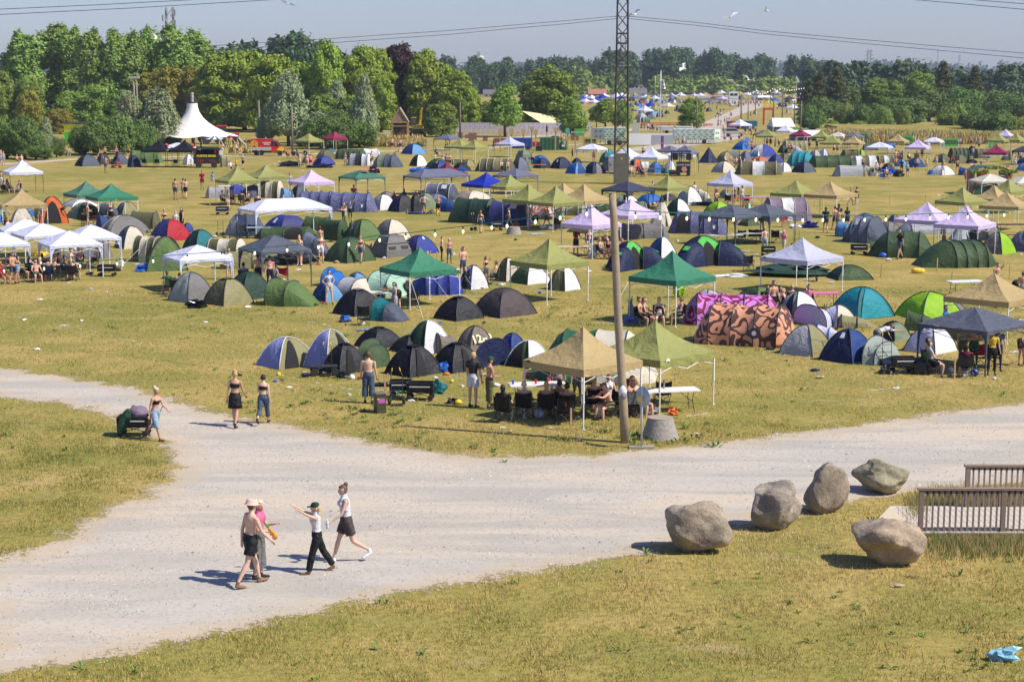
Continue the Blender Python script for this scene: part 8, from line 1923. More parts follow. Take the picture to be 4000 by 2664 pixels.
bx(o,'cargo_box',(-.95*k,0,1.65),(3.3*k,1.9,1.15),red_);bx(o,'side_board',(-.95*k,0,.95),(3.4*k,1.98,.38),plain('silver_board',(.45,.47,.48),.4));
m=MB();L=2.0*k;x0=.72*k;m.add([(x0,-.9,.45),(x0+L,-.9,.45),(x0+L,-.9,1.05),(x0+L*.72,-.9,1.25),(x0+L*.38,-.85,2.0),(x0,-.85,2.05)]+[(x0,.9,.45),(x0+L,.9,.45),(x0+L,.9,1.05),(x0+L*.72,.9,1.25),(x0+L*.38,.85,2.0),(x0,.85,2.05)],[(0,1,2,3,4,5),(11,10,9,8,7,6)]+[(i,6+i,6+(i+1)%6,(i+1)%6) for i in range(6)]);m.build('cab',red_,o)
m=MB();m.add([(x0+L*.34,-.905,1.95),(x0+L*.66,-.915,1.3),(x0+L*.3,-.915,1.3),(x0+L*.26,-.905,1.95)],[(0,3,2,1)]);m.add([(x0+.05,-.905,1.95),(x0+L*.2,-.905,1.95),(x0+L*.2,-.915,1.3),(x0+.05,-.915,1.3)],[(0,3,2,1)]);m.build('side_window',cgl,o)
m=MB();m.add([(x0+L*.395,-.78,1.98),(x0+L*.73,-.84,1.27),(x0+L*.73,.84,1.27),(x0+L*.395,.78,1.98)],[(0,1,2,3)]);m.build('windscreen',cgl,o)
yl=plain('van_yellow',(.75,.65,.02),.4);m=MB();m.add([(x0+L*.45,-.915,.75),(x0+L+.005,-.915,.6),(x0+L+.005,-.915,1.06),(x0+L*.72,-.915,1.24)],[(0,1,2,3)]);m.build('yellow_stripe',yl,o)
for s_ in(-1,1):
 for q in range(4):
  a=-2.55*k+(.0 if s_<0 else .62*k);m=MB();z=1.15+q*.26;m.add([(a,-.962,z),(a+.55*k,-.962,z-.3*s_),(a+.55*k,-.962,z+.14-.3*s_),(a,-.962,z+.14)],[(0,1,2,3)])
  if 1.05<z-.3*s_<2.15: m.build('chevron',yl,o)
text_mesh('ROSKILDE',.24,lgw,o,(.05*k,-.965,1.72),(PI/2,0,0),'lettering',bold=.008);text_mesh('FESTIVAL',.18,lgw,o,(.05*k,-.965,1.5),(PI/2,0,0),'lettering',bold=.008)
for x in(-1.15*k,.35*k*0+2.15*k): wheel(o,(x,-.85,.34),.34,.22);
wheel(o,(-2.0*k,.8,.34),.34,.22);wheel(o,(-1.15*k,.8,.34),.34,.22);bx(o,'chassis',(-.2*k,0,.5),(4.6*k,1.5,.22),blackm);bx(o,'bumper',(2.7*k,0,.5),(.12,1.8,.25),blackm);bx(o,'headlight',(2.66*k,-.7,.88),(.1,.3,.18),whitep);bx(o,'beacon',(.9*k,0,2.1),(.2,1.0,.1),plain('beacon',(.02,.05,.4),.2))
def bicycle(lbl,p,rz,c=None):
 o=thing('bicycle',lbl,'bicycle',p,R(rz));
 for x in(-.52,.52):
  m=MB();m.tube([(math.cos(a*PI/8)*.34,0,math.sin(a*PI/8)*.34) for a in range(17)],.018,4);w_=m.build('wheel',rubber,o);w_.location=(x,0,.34)
 m=MB();m.bar((-.52,0,.34),(-.1,0,.36),.018);m.bar((-.1,0,.36),(-.2,0,.85),.018);m.bar((-.1,0,.36),(.38,0,.8),.018);m.bar((-.17,0,.75),(.38,0,.8),.018);m.bar((.52,0,.34),(.36,0,.95),.018);m.bar((-.52,0,.34),(-.17,0,.75),.015);m.build('frame',c or dsteel,o);m=MB();m.box((-.21,0,.9),(.25,.13,.06));m.build('saddle',blackm,o);m=MB();m.bar((.33,-.25,1),(.33,.25,1),.015);m.build('handlebar',dsteel,o);return o
bicycle('orange framed bicycle ridden along the gravel lane',base('A1',380,318),0,orangep);
X,Y=T('A1',372,190);r_=person('A1',372,190,'sit',90,'t:white','black','s','dk',0,None,None,None,'person in white vest riding the orange bicycle on the lane');r_.location=base('A1',380,318)+Vector((-.2,0,.42))
bicycle('dark bicycle leaning behind the black snack cart',base('A0',2180,452),10);bicycle('bicycle parked before the timber gable hut',base('Z2',1290,1248),5);bicycle('second bicycle parked before the timber gable hut',base('Z2',1330,1248),-8)
g_=base('A0',1320,455);o=thing('mobility_scooter','low red mobility scooter in front of the slate dome','scooter',g_,R(180));bx(o,'deck',(0,0,.25),(1.1,.5,.12),redp);bx(o,'seat',(.3,0,.6),(.45,.45,.12),blackm);bx(o,'seat_back',(.5,0,.85),(.1,.45,.45),blackm);bx(o,'steering_column',(-.45,0,.65),(.08,.08,.8),redp)
for x in(-.45,.42):
 for y in(-.25,.25): wheel(o,(x,y,.14),.14,.08)
r_=person('A0',1330,322,'sit',-90,'T:blue','grey','s','br',0,None,None,None,'person in blue shirt sitting on the red mobility scooter');r_.location=g_+Vector((.2,0,.12))
g_=base('A1',115,290);o=thing('parasol','striped white and blue parasol beside the big top','parasol',g_);m=MB();m.bar((0,0,0),(0,0,2.3),.03,6);m.build('pole',steel,o);m=MB()
for j in range(16):
 a0,a1=2*PI*j/16,2*PI*(j+1)/16;m.add([(0,0,2.45),(1.35*math.cos(a0),1.35*math.sin(a0),1.95),(1.35*math.cos(a1),1.35*math.sin(a1),1.95)],[(0,1,2)],j%2)
m.build('canopy',[whitep,plain('parasol_blue',(.05,.07,.25),.7)],o)
def tractor(lbl,g_,c,rz):
 o=thing('tractor',lbl,'tractor',g_,R(rz));bx(o,'bonnet',(1.2,0,1.3),(2.0,.9,.8),c);bx(o,'cab',(-.5,0,1.9),(1.5,1.4,1.6),cgl);bx(o,'roof',(-.5,0,2.8),(1.7,1.6,.15),c);
 for y in(-.9,.9): wheel(o,(-.8,y,.95),.95,.5,None);wheel(o,(1.7,y*.85,.6),.6,.35,None)
tractor('dark tractor parked under the right side of the big top',base('Z1',1930,1325),blackm,20);tractor('red tractor parked right of the big top',base('Z1',2070,1325),redp,10)
g_,W_,h=span('Z2',1405,1560,1258,1120);o=thing('excavator','yellow tracked excavator beside the timber gable hut','excavator',g_+Vector((0,1.5,0)),0);bx(o,'body',(0,0,1.5),(W_*.62,2.2,1.0),yellowp);bx(o,'counterweight',(-.1,0,1.0),(W_*.7,2.4,.5),plain('dark_grey',(.06,.06,.06),.6));bx(o,'cab',(-W_*.22,-.4,2.4),(W_*.26,1.2,1.6),plain('cab_glass',(.06,.1,.11),.2));bx(o,'cab_roof',(-W_*.22,-.4,3.25),(W_*.28,1.3,.1),yellowp)
for y in(-1,1): m=MB();m.lathe([(.45,-.3),(.5,0),(.45,.3)],(0,0,0),12,0,W_*1.0,1,'y');m=MB();m.box((0,0,.4),(W_*.95,.5,.75));t_=m.build('track',rubber,o);t_.location=(0,y*1.0,0)
m=MB();m.box((0,0,0),(.35,.4,2.6));b_=m.build('boom',yellowp,o);b_.location=(W_*.18,.3,3.2);b_.rotation_euler=(0,R(6),0);m=MB();m.box((0,0,0),(.3,.3,1.8));b_=m.build('dipper',yellowp,o);b_.location=(W_*.22,-.1,4.0);b_.rotation_euler=(R(10),R(12),0);m=MB();m.add([(-.2,-1.12,2.3),(.2,-1.12,2.3),(0,-1.12,2.7)],[(0,1,2)]);t_=m.build('warning_triangle',redp,o);t_.location=(-W_*.16,0,0)
g_,W_,h=span('Z2',1250,1395,1248,1000);o=thing('timber_hut','open timber hut with a carved pointed gable','hut',g_+Vector((0,1.5,0)),0);zE=zat(T('Z2',0,1125)[1],g_.y);tw=plain('hut_wood',(.38,.26,.13),.8,0,.3,4)
for sx in(-1,1):
 for y in(-1.4,1.4): bx(o,'post',(sx*W_*.48,y,zE/2),(.25,.25,zE),tw)
bx(o,'beam',(0,-1.45,zE),(W_*1.05,.25,.3),tw);bx(o,'beam',(0,-1.45,zE-.7),(W_,.2,.15),tw)
m=MB();m.add([(-W_*.5,-1.45,zE+.2),(W_*.5,-1.45,zE+.2),(0,-1.45,h)],[(0,1,2)]);m.build('gable',plain('carved_panel',(.3,.2,.13),.8,0,.6,2.5),o)
for s_ in(-1,1): m=MB();m.bar((s_*W_*.55,-1.5,zE+.1),(0,-1.5,h+.1),.14,4);m.build('bargeboard',tw,o);m=MB();m.add([(s_*W_*.55,-1.5,zE),(0,-1.5,h+.2),(0,2,h+.2),(s_*W_*.55,2,zE)],[(0,1,2,3)]);m.build('roof',plain('grey_roof',(.3,.3,.32),.5,0,.3,3),o)
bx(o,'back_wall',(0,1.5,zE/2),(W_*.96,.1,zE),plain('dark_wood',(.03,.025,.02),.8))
for i,(x,t_) in enumerate(((1277,180),(1303,175),(1325,170))): person('Z2',x,1170+i*3,'stand',30*i,'T:charcoal','charcoal','s','dk',i%2,None,None,1246,'dark dressed person number standing in the timber hut'.replace('number ',['left of three ','middle of three ','right of three '][i]))
g_,W_,h=span('Z2',1172,1228,1275,1200);o=thing('hoarding','pale yellow plywood hoarding beside the grey willow','hoarding',g_,0);bx(o,'panel',(0,0,h/2),(W_,.1,h),plain('pale_ply',(.6,.58,.3),.8));bx(o,'post',(-W_*.4,.1,h/2),(.12,.12,h*1.05),wood)
def graffiti():
 m,nt,N,Lk,P=newmat('graffiti');tc=N.new('ShaderNodeTexCoord');n=N.new('ShaderNodeTexNoise');n.inputs['Scale'].default_value=.5;n.inputs['Detail'].default_value=2;n.inputs['Distortion'].default_value=2.5;Lk.new(tc.outputs['Object'],n.inputs['Vector'])
 r=N.new('ShaderNodeValToRGB');r.color_ramp.interpolation='CONSTANT';e=r.color_ramp.elements;cols=[(0,(.55,.57,.6,1)),(.42,(.5,.25,.7,1)),(.46,(.6,.6,.62,1)),(.52,(.02,.02,.03,1)),(.53,(.7,.72,.08,1)),(.60,(.6,.6,.63,1)),(.64,(.7,.1,.15,1)),(.67,(.55,.57,.6,1)),(.71,(.1,.45,.7,1))]
 e[0].position=0;e[0].color=cols[0][1];e[1].position=.42;e[1].color=cols[1][1]
 for p,c in cols[2:]: q=e.new(p);q.color=c
 Lk.new(n.outputs['Fac'],r.inputs[0]);Lk.new(r.outputs[0],P.inputs['Base Color']);return m
gw=graffiti();A_=base('Z2',1830,1248);B_=base('Z3',735,1248);hh=zat(T('Z2',0,1130)[1],A_.y);o=thing('graffiti_wall','long white panel wall covered with colourful graffiti','wall',A_);L=(B_-A_).length;n=28
ax=math.atan2(B_.y-A_.y,B_.x-A_.x);o.rotation_euler=(0,0,ax)
for i in range(n): bx(o,'panel',((i+.5)*L/n,0,hh/2),(L/n-.04,.08,hh),gw)
g_,W_,h=span('Z3',140,480,1190,960);
o=thing('hall','long low hall with light grey metal roof behind the graffiti wall','building',Vector((g_.x,g_.y+30,0)),0);gr=plain('metal_roof',(.36,.38,.40),.5,0,.1,3);hw=zat(T('Z3',0,1120)[1],g_.y+30);hr=zat(T('Z3',0,958)[1],g_.y+36);m=MB();W2=W_*1.25
m.add([(-W2*.42,-5,hw),(W2*.8,-5,hw),(W2*.75,3,hr),(-W2*.25,3,hr),(-W2*.42,11,hw),(W2*.8,11,hw)],[(0,1,2,3),(3,2,5,4),(0,3,4),(1,5,2)]);m.build('roof',gr,o);bx(o,'wall',(W2*.19,3,hw/2),(W2*1.18,14,hw),plain('dark_wall',(.05,.045,.04),.8))
o=thing('sail_awning','cream and tan triangular sail awning over the graffiti wall','awning',(0,0,0));yy=base('Z3',270,1230).y;a,b,c,d_=at(*T('Z3',90,1022),yy-2),at(*T('Z3',420,1070),yy+3),at(*T('Z3',400,1148),yy),at(*T('Z3',270,1132),yy-3);m=MB();mid=(a+b+c+d_)/4+Vector((0,0,-.2));m.add([a,b,c,d_,mid],[(0,1,4),(1,2,4),(2,3,4),(3,0,4)]);m.build('cloth',plain('sail_cloth',(.7,.58,.33),.8),o,True);
for q in(d_,): g2=Vector((q.x+1.6,q.y,0));m=MB();m.bar(g2,q,.08,6);m.build('strut',dsteel,o)
g2=Vector((a.x-.5,a.y,0));m=MB();m.bar(g2,a,.1,6);m.build('mast',wood,o)
def container(lbl,t,xl,xr,yb,yt,col,dpt=2.2,kind='container'):
 g_,W_,h=span(t,xl,xr,yb,yt);o=thing(kind,lbl,'container',g_+Vector((0,dpt/2,0)),0);bx(o,'body',(0,0,h/2+.05),(W_,dpt,h-.1),col);bx(o,'rim',(0,0,h),(W_*1.02,dpt*1.02,.12),col)
 for i in range(5): bx(o,'rib',(-W_/2+W_*(i+.5)/5,-dpt/2-.03,h/2),(.08,.06,h*.9),col)
 return o
cb=plain('cont_blue',(.02,.07,.33),.5);cr=plain('cont_red',(.35,.05,.05),.6,0,.3);cg=plain('cont_green',(.03,.13,.06),.5)
container('rusty red open skip left of the blue skip','A2',955,1150,205,125,plain('cont_rust',(.25,.09,.07),.8,0,.3));container('blue open skip behind the pale grey gazebo','A2',1165,1388,235,122,cb);container('small red skip between the blue skip and green container','A2',1385,1480,215,165,cr);container('green closed waste container beside the red skip','A2',1480,1700,252,118,cg)
g_,W_,h=span('A2',1700,1785,252,145);o=thing('bottle_bank','round topped green bottle bank beside the green container','bottle bank',g_+Vector((0,.6,0)));m=MB();m.lathe([(W_*.5,0),(W_*.5,h*.6),(W_*.36,h*.9),(W_*.1,h)],(0,0,0),16);m.build('body',cg,o,True);bx(o,'mark',(0,-W_*.5,h*.45),(W_*.4,.03,.25),lgw)
for x in(1320,1430,1460):
 g_,W_,h=span('A2',x,x+45,265 if x>1400 else 250,210);o=thing('wheelie_bin','black wheeled bin in front of the skips','bin',g_+Vector((0,.3,0)),0,'black wheeled bins by the skips');bx(o,'body',(0,0,h*.45),(W_*.9,.6,h*.85),blackm);bx(o,'lid',(0,0,h*.92),(W_,.7,.08),blackm)
for i,(x,yb,yt,b,c) in enumerate([(1028,275,5,70,wood),(1157,262,5,70,wood),(1290,210,15,65,wood),(1430,260,20,60,wood),(1655,260,0,50,wood),(1790,250,5,60,plain('teal_board',(.1,.4,.38),.7)),(1385,230,-10,40,wood),(2062,230,-20,0,wood)]):
 g_=base('A2',x,yb);h=zat(T('A2',0,yt)[1],g_.y);s=scl(T('A2',0,yb)[1]);o=thing('sign_post','tall timber post with a %s board at its top by the waste containers'%('teal' if i==5 else 'square wooden'),'sign post',g_,0,'tall timber sign posts by the skips');m=MB();m.box((0,0,h/2),(.2,.2,h));m.build('post',wood,o)
 if b: z=h-b/2.9037/s/2;bx(o,'board',(0,-.14,z),(45/2.9037/s,.06,b/2.9037/s),plain('ply_board',(.48,.34,.17),.8) if c is wood else c)
g_,W_,h=span('A2',1878,1972,285,10);o=thing('entrance_sign','timber frame with a green and white lettered board','sign',g_,0);grn=plain('banner_green',(.08,.36,.06),.6)
for s_ in(-1,1): bx(o,'post',(s_*W_*.5,0,h/2),(.2,.2,h),wood)
bx(o,'board',(0,-.12,h-.5),(W_,.08,1.0),grn);text_mesh('RECYCLE STATION',.32,lgw,o,(0,-.18,h-.5),(PI/2,0,0)).scale=(.85,1,1)
g_,W_,h=span('A2',1980,2130,225,112);o=thing('sorting_station','wooden board wall with green recycling panel before the trailer','sign',g_,0);bx(o,'board',(0,0,h*.55),(W_,.15,h*.9),wood);bx(o,'panel',(0,-.1,h*.72),(W_*.8,.05,h*.35),grn)
for i in range(4): bx(o,'opening',(-W_*.3+i*W_*.2,-.12,h*.72),(.3,.04,.35),darkin)
def trailer(lbl,t,xl,xc,xr,yb,yt,doors,side='L'):
 g_,W_,h=span(t,xl,xr,yb,yt);Xc=T(t,xc,yb)[0];s=scl(T(t,0,yb)[1]);Lm=(T(t,xr,0)[0]-Xc)/s if side=='L' else (Xc-T(t,xl,0)[0])/s;g0=gp(Xc,T(t,0,yb)[1]);o=thing('shower_trailer',lbl,'trailer',g0,0)
 sg=1 if side=='L' else -1;D=2.6;z0=.75;H_=h;wh=plain('trailer_white',(.66,.68,.68),.4,0,.03,2);
 m=MB();m.box((sg*Lm/2,D/2,(z0+H_)/2),(Lm,D,H_-z0));m.build('body',wh,o);m=MB();m.box((sg*Lm/2,D/2,H_+.03),(Lm+.1,D+.1,.1));m.build('roof_trim',wh,o)
 W0=abs((T(t,xl,0)[0]-Xc)/s) if side=='L' else abs((T(t,xr,0)[0]-Xc)/s)
 m=MB();m.add([(0,-.003,z0),(-sg*W0,1.2,z0),(-sg*W0,1.2,H_),(0,-.003,H_)],[(0,1,2,3)]);m.add([(-sg*W0,1.2,z0),(0,D,z0),(0,D,H_),(-sg*W0,1.2,H_)],[(0,1,2,3)]);m.add([(0,0,H_),(-sg*W0,1.2,H_),(0,D,H_)],[(0,1,2)]);m.build('end_wall',wh,o)
 lf=plain('leaf_decal',(.05,.36,.06),.6);dm=plain('door_white',(.56,.58,.58),.5)
 for i in range(doors):
  x=sg*(Lm*(i+.5)/doors);d_=bx(o,'door',(x,-.02,(z0+H_)/2-.05),(Lm/doors*.82,.04,(H_-z0)*.82),dm);mm=MB()
  for q in range(5): mm.box(((-.1 if q%2 else .1),-.03,.75-q*.36),(.42,.01,.14),0,0,(0,R(25 if q%2 else -25)))
  mm.build('leaf_decal',lf,d_);mm=MB();mm.box((Lm/doors*.3,-.04,0),(.06,.05,.2));mm.build('handle',dsteel,d_)
  st=MB()
  for q in range(3): st.box((x,-.25-q*.25,z0-.15-q*.22),(Lm/doors*.75,.24,.04))
  st.bar((x-Lm/doors*.36,-.1,z0),(x-Lm/doors*.36,-.95,.0),.04,4);st.bar((x+Lm/doors*.36,-.1,z0),(x+Lm/doors*.36,-.95,.0),.04,4);st.build('steps',dsteel,o)
 mm=MB()
 for q in range(6): f=.3 if q%2 else .65;mm.box((-sg*W0*f,1.2*f-.08,H_-.5-(q//2)*.8),(.4,.02,.2),0,math.atan2(1.2,-sg*W0),(0,R(30)))
 mm.build('leaf_decal',lf,o)
 for x in(.25,.75): wheel(o,(sg*Lm*x,.4,.35),.35,.2)
trailer('white shower trailer left of the pylon with green leaf decals','Z3',732,848,1040,1335,1180,5,'L');trailer('long white shower trailer with seven doors and leaf decals','Z3',1490,1862,1922,1325,1195,7,'R')
trailer('plain white trailer behind the long shower trailer','Z3',1325,1345,1660,1235,1170,1,'L')
for t,xl,xr,yb,yt,c,l in [('Z3',1072,1276,1345,1235,whitep,'large white fence screen right of the pylon'),('Z3',1280,1480,1340,1245,plain('greyscreen',(.36,.37,.40),.7),'grey fence screen beside the white screen'),('Z3',1080,1480,1290,1228,whitep,'rear white fence screen'),('Z3',1108,1172,1228,1132,plain('greenish',(.45,.5,.45),.7),'pale green panel behind the white screens')]:
 g_,W_,h=span(t,xl,xr,yb,yt);o=thing('fence_screen',l,'fence',g_,0);bx(o,'sheet',(0,0,h*.55),(W_,.04,h*.9),c)
 for s_ in(-1,0,1): bx(o,'post',(s_*W_*.49,.06,h*.5),(.06,.06,h),steel)
g_,W_,h=span('Z3',1368,1394,1365,1252);o=thing('banner_flag','narrow upright purple banner before the fence screens','banner',g_,0);bx(o,'cloth',(0,0,h/2),(W_,.05,h),plain('purple_banner',(.14,.03,.22),.6));bx(o,'mark',(0,-.04,h*.4),(W_*.5,.02,W_*.5),orangep)
for t,x,yb,yt,r,c,l in [('Z2',32,1290,920,.2,woodd,'thick wooden pole behind the fire van'),('Z2',336,1400,965,.14,woodd,'wooden pole left of the olive gazebo at the hedge'),('Z2',1878,1302,935,.17,plain('dark_pole',(.12,.1,.08),.8),'dark wooden pole by the graffiti wall'),('Z3',1362,1240,650,.09,steel,'tall grey flag mast right of the pylon'),('Z3',778,1180,950,.12,woodd,'wooden pole left of the trees by the pylon'),('Z3',1700,1190,930,.14,woodd,'wooden pole in front of the round solitary tree'),
   ('Z3',2105,1190,885,.18,woodd,'thick wooden pole beside the white control tower'),('Z3',2170,1100,880,.12,woodd,'wooden pole right of the control tower'),('Z3',2237,1055,780,.13,woodd,'festoon pole beyond the control tower'),('Z3',2315,1145,900,.14,woodd,'wooden pole left of the red gate'),('Z4',20,1000,800,.14,woodd,'first festoon pole left of the firs'),('Z4',47,1190,800,.14,woodd,'second festoon pole left of the firs'),('Z4',130,1090,790,.14,woodd,'third festoon pole left of the firs'),('Z4',240,1195,930,.14,woodd,'wooden pole in front of the marquee'),('Z4',302,1205,930,.14,woodd,'wooden pole right of the marquee'),('Z4',258,895,700,.12,steel,'pale flag mast beside the firs'),('Z4',798,910,770,.14,woodd,'festoon pole between the firs'),('Z4',672,1180,1040,.12,woodd,'wooden pole in the bushes behind the banners'),('Z4',2195,900,760,.14,woodd,'wooden pole at the far right'),('Z3',1315,880,700,.1,whitep,'white flagpole among the bungalows'),('Z3',930,900,800,.1,woodd,'thin pole left of the pylon by the bungalows')]:
 g_=base(t,x,yb);h=zat(T(t,0,yt)[1],g_.y);o=thing('pole',l,'pole',g_);m=MB();m.tube([(0,0,0),(0,0,h)],[r,r*.8],8);m.build('shaft',c,o,True);bx(o,'cap',(0,0,h+.03),(r*2,r*2,.06),c)
def flag(l,t,xl,xr,yb,yt,wy,marks=True):
 a=at(*T(t,xl,yt),wy);b=at(*T(t,xr,yb),wy);o=thing('flag',l,'flag',a);W_=b.x-a.x;H_=b.z-a.z;m=MB();vs=[];fs=[]
 for i in range(6):
  for j in range(5): vs.append((W_*(j/4*.6+i/5*.4),.25*math.sin(j*1.3+i*.5),H_*i/5))
 for i in range(5):
  for j in range(4): q=i*5+j;fs.append((q,q+1,q+6,q+5))
 m.add(vs,fs);m.build('cloth',plain('flag_white',(.75,.76,.78),.8),o,True);m=MB();m.box((W_*.45,-.35,H_*.35),(abs(W_)*.3,.03,abs(H_)*.15));m.box((W_*.6,-.35,H_*.75),(abs(W_)*.35,.03,abs(H_)*.12));m.build('mark',blackm,o)
flag('white flag with black figures on the mast right of the pylon','Z3',1360,1415,822,730,base('Z3',1362,1240).y);flag('white flag on the pale mast beside the firs','Z4',250,282,758,715,base('Z4',258,895).y);flag('white and blue flag over the dark bushes at the right','Z4',2120,2160,845,775,base('Z4',2195,900).y)
g_,W_,h=span('Z3',1997,2080,968,845);o=thing('control_tower','white two storey container tower with windows at the top','tower',g_+Vector((0,1.5,0)),0);bx(o,'lower_unit',(0,0,h*.25),(W_,3,h*.5),whitep);bx(o,'upper_unit',(0,-.05,h*.75),(W_*1.02,3.1,h*.49),whitep)
for x in(-.22,.22): bx(o,'window',(x*W_,-1.62,h*.78),(W_*.36,.05,h*.18),cgl)
g_,W_,h=span('Z3',1700,1995,945,885);o=thing('charging_station','grey kiosk with dark lettering left of the control tower','kiosk',g_+Vector((0,3,0)),0);bx(o,'wall',(0,0,h*.4),(W_,4,h*.8),plain('kiosk_grey',(.5,.5,.48),.7));bx(o,'fascia',(0,-.1,h*.85),(W_,4.2,h*.35),plain('fascia',(.58,.56,.52),.7));text_mesh('VOLT CHARGE',h*.3,lgd,o,(W_*.18,-2.3,h*.85),(PI/2,0,0),bold=.03)
def marquee(l,t,xl,xr,yb,ye,yt,D=8):
 g_,W_,h=span(t,xl,xr,yb,yt);he=zat(T(t,0,ye)[1],g_.y);o=thing('marquee',l,'marquee',g_,0);wm_=plain('marquee_white',(.74,.75,.78),.6,0,.02);m=MB();m.add([(-W_/2,0,he),(W_/2,0,he),(W_*.42,D/2,h),(-W_*.42,D/2,h),(-W_/2,D,he),(W_/2,D,he)],[(0,1,2,3),(3,2,5,4),(0,3,4),(1,5,2)]);m.build('roof',wm_,o);
 m=MB();m.add([(-W_/2,D,0),(W_/2,D,0),(W_/2,D,he),(-W_/2,D,he)],[(0,1,2,3)]);m.build('back_wall',wm_,o)
 for s_ in(-1,-.33,.33,1):
  bx(o,'post',(s_*W_*.49,.05,he/2),(.12,.12,he),steel)
marquee('long white gabled marquee in the upper right crowd','Z4',262,555,1300,1262,1205);marquee('white marquee before the rounded dark bush','Z4',45,255,1215,1168,1092);marquee('low white marquee in the far field right','Z3',2258,2400,930,900,880,6)
for i,(x0,x1,yb,yt,tx) in enumerate([(790,925,1310,1228,'6,247 STEPS TO\nMEET YOUR FRIENDS\nWHO MISSED THE OTHER\nFIRST DAY'),(1198,1334,1325,1250,'8,297 STEPS TO\nGET TO A JAM PARTY\nTHAT GOES TO DAWN'),(1605,1748,1350,1277,'3,284 STEPS TAKEN\nYOUR CROWD SPEAKERS\n& BYE FROM DREAM CITY'),(2030,2110,1375,1300,''),(235,322,1225,1175,''),(470,548,1240,1195,'')]):
 g_,W_,h=span('Z4',x0,x1,yb+20,yt);z0=zat(T('Z4',0,yb)[1],g_.y);o=thing('banner','bright green banner %s'%['with four black text lines, the leftmost readable one','with three text lines about a party, middle one','with three text lines, the third readable one','half hidden behind the olive gazebos at the right','plain beside the marquee pole','plain below the small light bush'][i],'banner',g_,0,'green banners on the fence',True)
 bx(o,'cloth',(0,0,(z0+h)/2),(W_,.05,h-z0),plain('banner_green2',(.10,.42,.08),.6));
 for s_ in(-1,1): bx(o,'post',(s_*W_*.5,.08,h/2),(.1,.1,h),steel)
 if tx: text_mesh(tx,(h-z0)*.19,plain('logo_dark',(.06,.06,.05),.8),o,(0,-.04,h-(h-z0)*.45),(PI/2,0,0),bold=.01)
g_=base('Z4',1590,1375);o=thing('warning_plate','small yellow plate on the fence beside the third banner','sign',g_);h=zat(T('Z4',0,1280)[1],g_.y);bx(o,'plate',(0,0,h-.3),(.5,.05,.8),yellowp);bx(o,'post',(0,.1,h/2),(.06,.06,h),steel)
fm_=plain('fence_wire',(.35,.35,.34),.6,.3)
def wfence(l,pts,h,st,name='wire_fence'):
 P=[gp(*p) for p in pts];o=thing(name,l,'fence',P[0]);O=P[0];m=MB();pk=MB();npost=0
 for a,b in zip(P,P[1:]):
  L=(b-a).length;n=max(1,int(L/st))
  for i in range(n+1): q=a.lerp(b,i/n)-O;pk=MB();pk.bar(q,q+Vector((0,0,h)),.05,4);npost+=1;(pk.build('post',fm_,o) if npost<95 else None)
  for z in(.1,h*.35,h*.68,h): m.bar(a-O+Vector((0,0,z)),b-O+Vector((0,0,z)),.02,3)
 m.build('wires',fm_,o)
wfence('long wire fence with posts behind the far camp',[T('Z3',600,898),T('Z3',1200,892),T('Z3',1700,888),T('Z3',2354,885)],2.6,4.5);wfence('temporary wire fence along the grassy bank',[T('Z4',560,1300),T('Z4',920,1315),T('Z4',1330,1335),T('Z4',1750,1365),T('Z4',2400,1400)],2.1,3.5)
for x0,x1,y0,y1,l in [(1180,1560,1165,1133,'long row of orange red barrier benches left of the solitary tree'),(1730,1845,1165,1143,'short row of orange red barrier benches right of the solitary tree')]:
 g_,W_,h=span('Z3',x0,x1,y0,y1);o=thing('barrier_bench',l,'barrier',g_,0);rd=plain('barrier_red',(.55,.07,.03),.6);n=int(W_/1.6)
 for z in(h*.5,h*.95): bx(o,'rail',(0,0,z),(W_,.12,.16),rd)
 for i in range(n): bx(o,'post',(-W_/2+W_*(i+.5)/n,0,h/2),(.14,.3,h),rd)
g_=base('Z4',45,1150);h=zat(T('Z3',0,1005)[1],g_.y);o=thing('gate_arch','red gate frame with yellow letters on top','gate',g_);s=scl(T('Z4',0,1150)[1]);W_=110/2.354/s*1.05
bx(o,'post',(0,0,h/2),(.35,.35,h),redp);bx(o,'post',(-W_*.75,0,h/2),(.35,.35,h),redp);bx(o,'beam',(-W_*.37,0,h),(W_*.8,.35,.35),redp);text_mesh('SNS',1.9,plain('yellow_letters',(.8,.6,.02),.6),o,(-W_*.37,-.2,h+1.0),(PI/2,0,0),bold=.06)
g_,W_,h=span('Z4',8,68,1170,1110);o=thing('purple_sign','purple sign board with white lettering beside the marquee','sign',g_,0);bx(o,'board',(0,-.2,h-.9),(W_,.1,1.8),plain('purple_board',(.25,.07,.3),.6));bx(o,'post',(0,0,h/2),(.1,.1,h),steel);text_mesh('FOOD',.8,lgw,o,(0,-.28,h-.9),(PI/2,0,0),bold=.02) if 0 else None
g_,W_,h=span('A3',650,865,548,270);o=thing('speaker_cart','black sound system cart with hanging speakers and chalk lettering','cart',g_+Vector((0,.9,0)),R(-6))
bx(o,'box',(W_*.15,0,h*.35),(W_*.75,1.6,h*.42),blackm);bx(o,'deck',(-W_*.35,-.3,h*.12),(W_*.5,1.2,.35),blackm);bx(o,'roof',(0,0,h),(W_*1.1,1.9,.1),blackm)
for x in(-.5,.05,.48):
 for y in(-.75,.75): bx(o,'post',(x*W_,y,h*.55),(.07,.07,h*.9),blackm)
for x,y in((-.28,-.5),(.42,-.4)): bx(o,'loudspeaker',(x*W_,y,h*.78),(.55,.5,.7),blackm)
bx(o,'loudspeaker',(.55*W_,-.2,h*.78),(.35,.5,.6),plain('speaker_wood',(.35,.22,.12),.7))
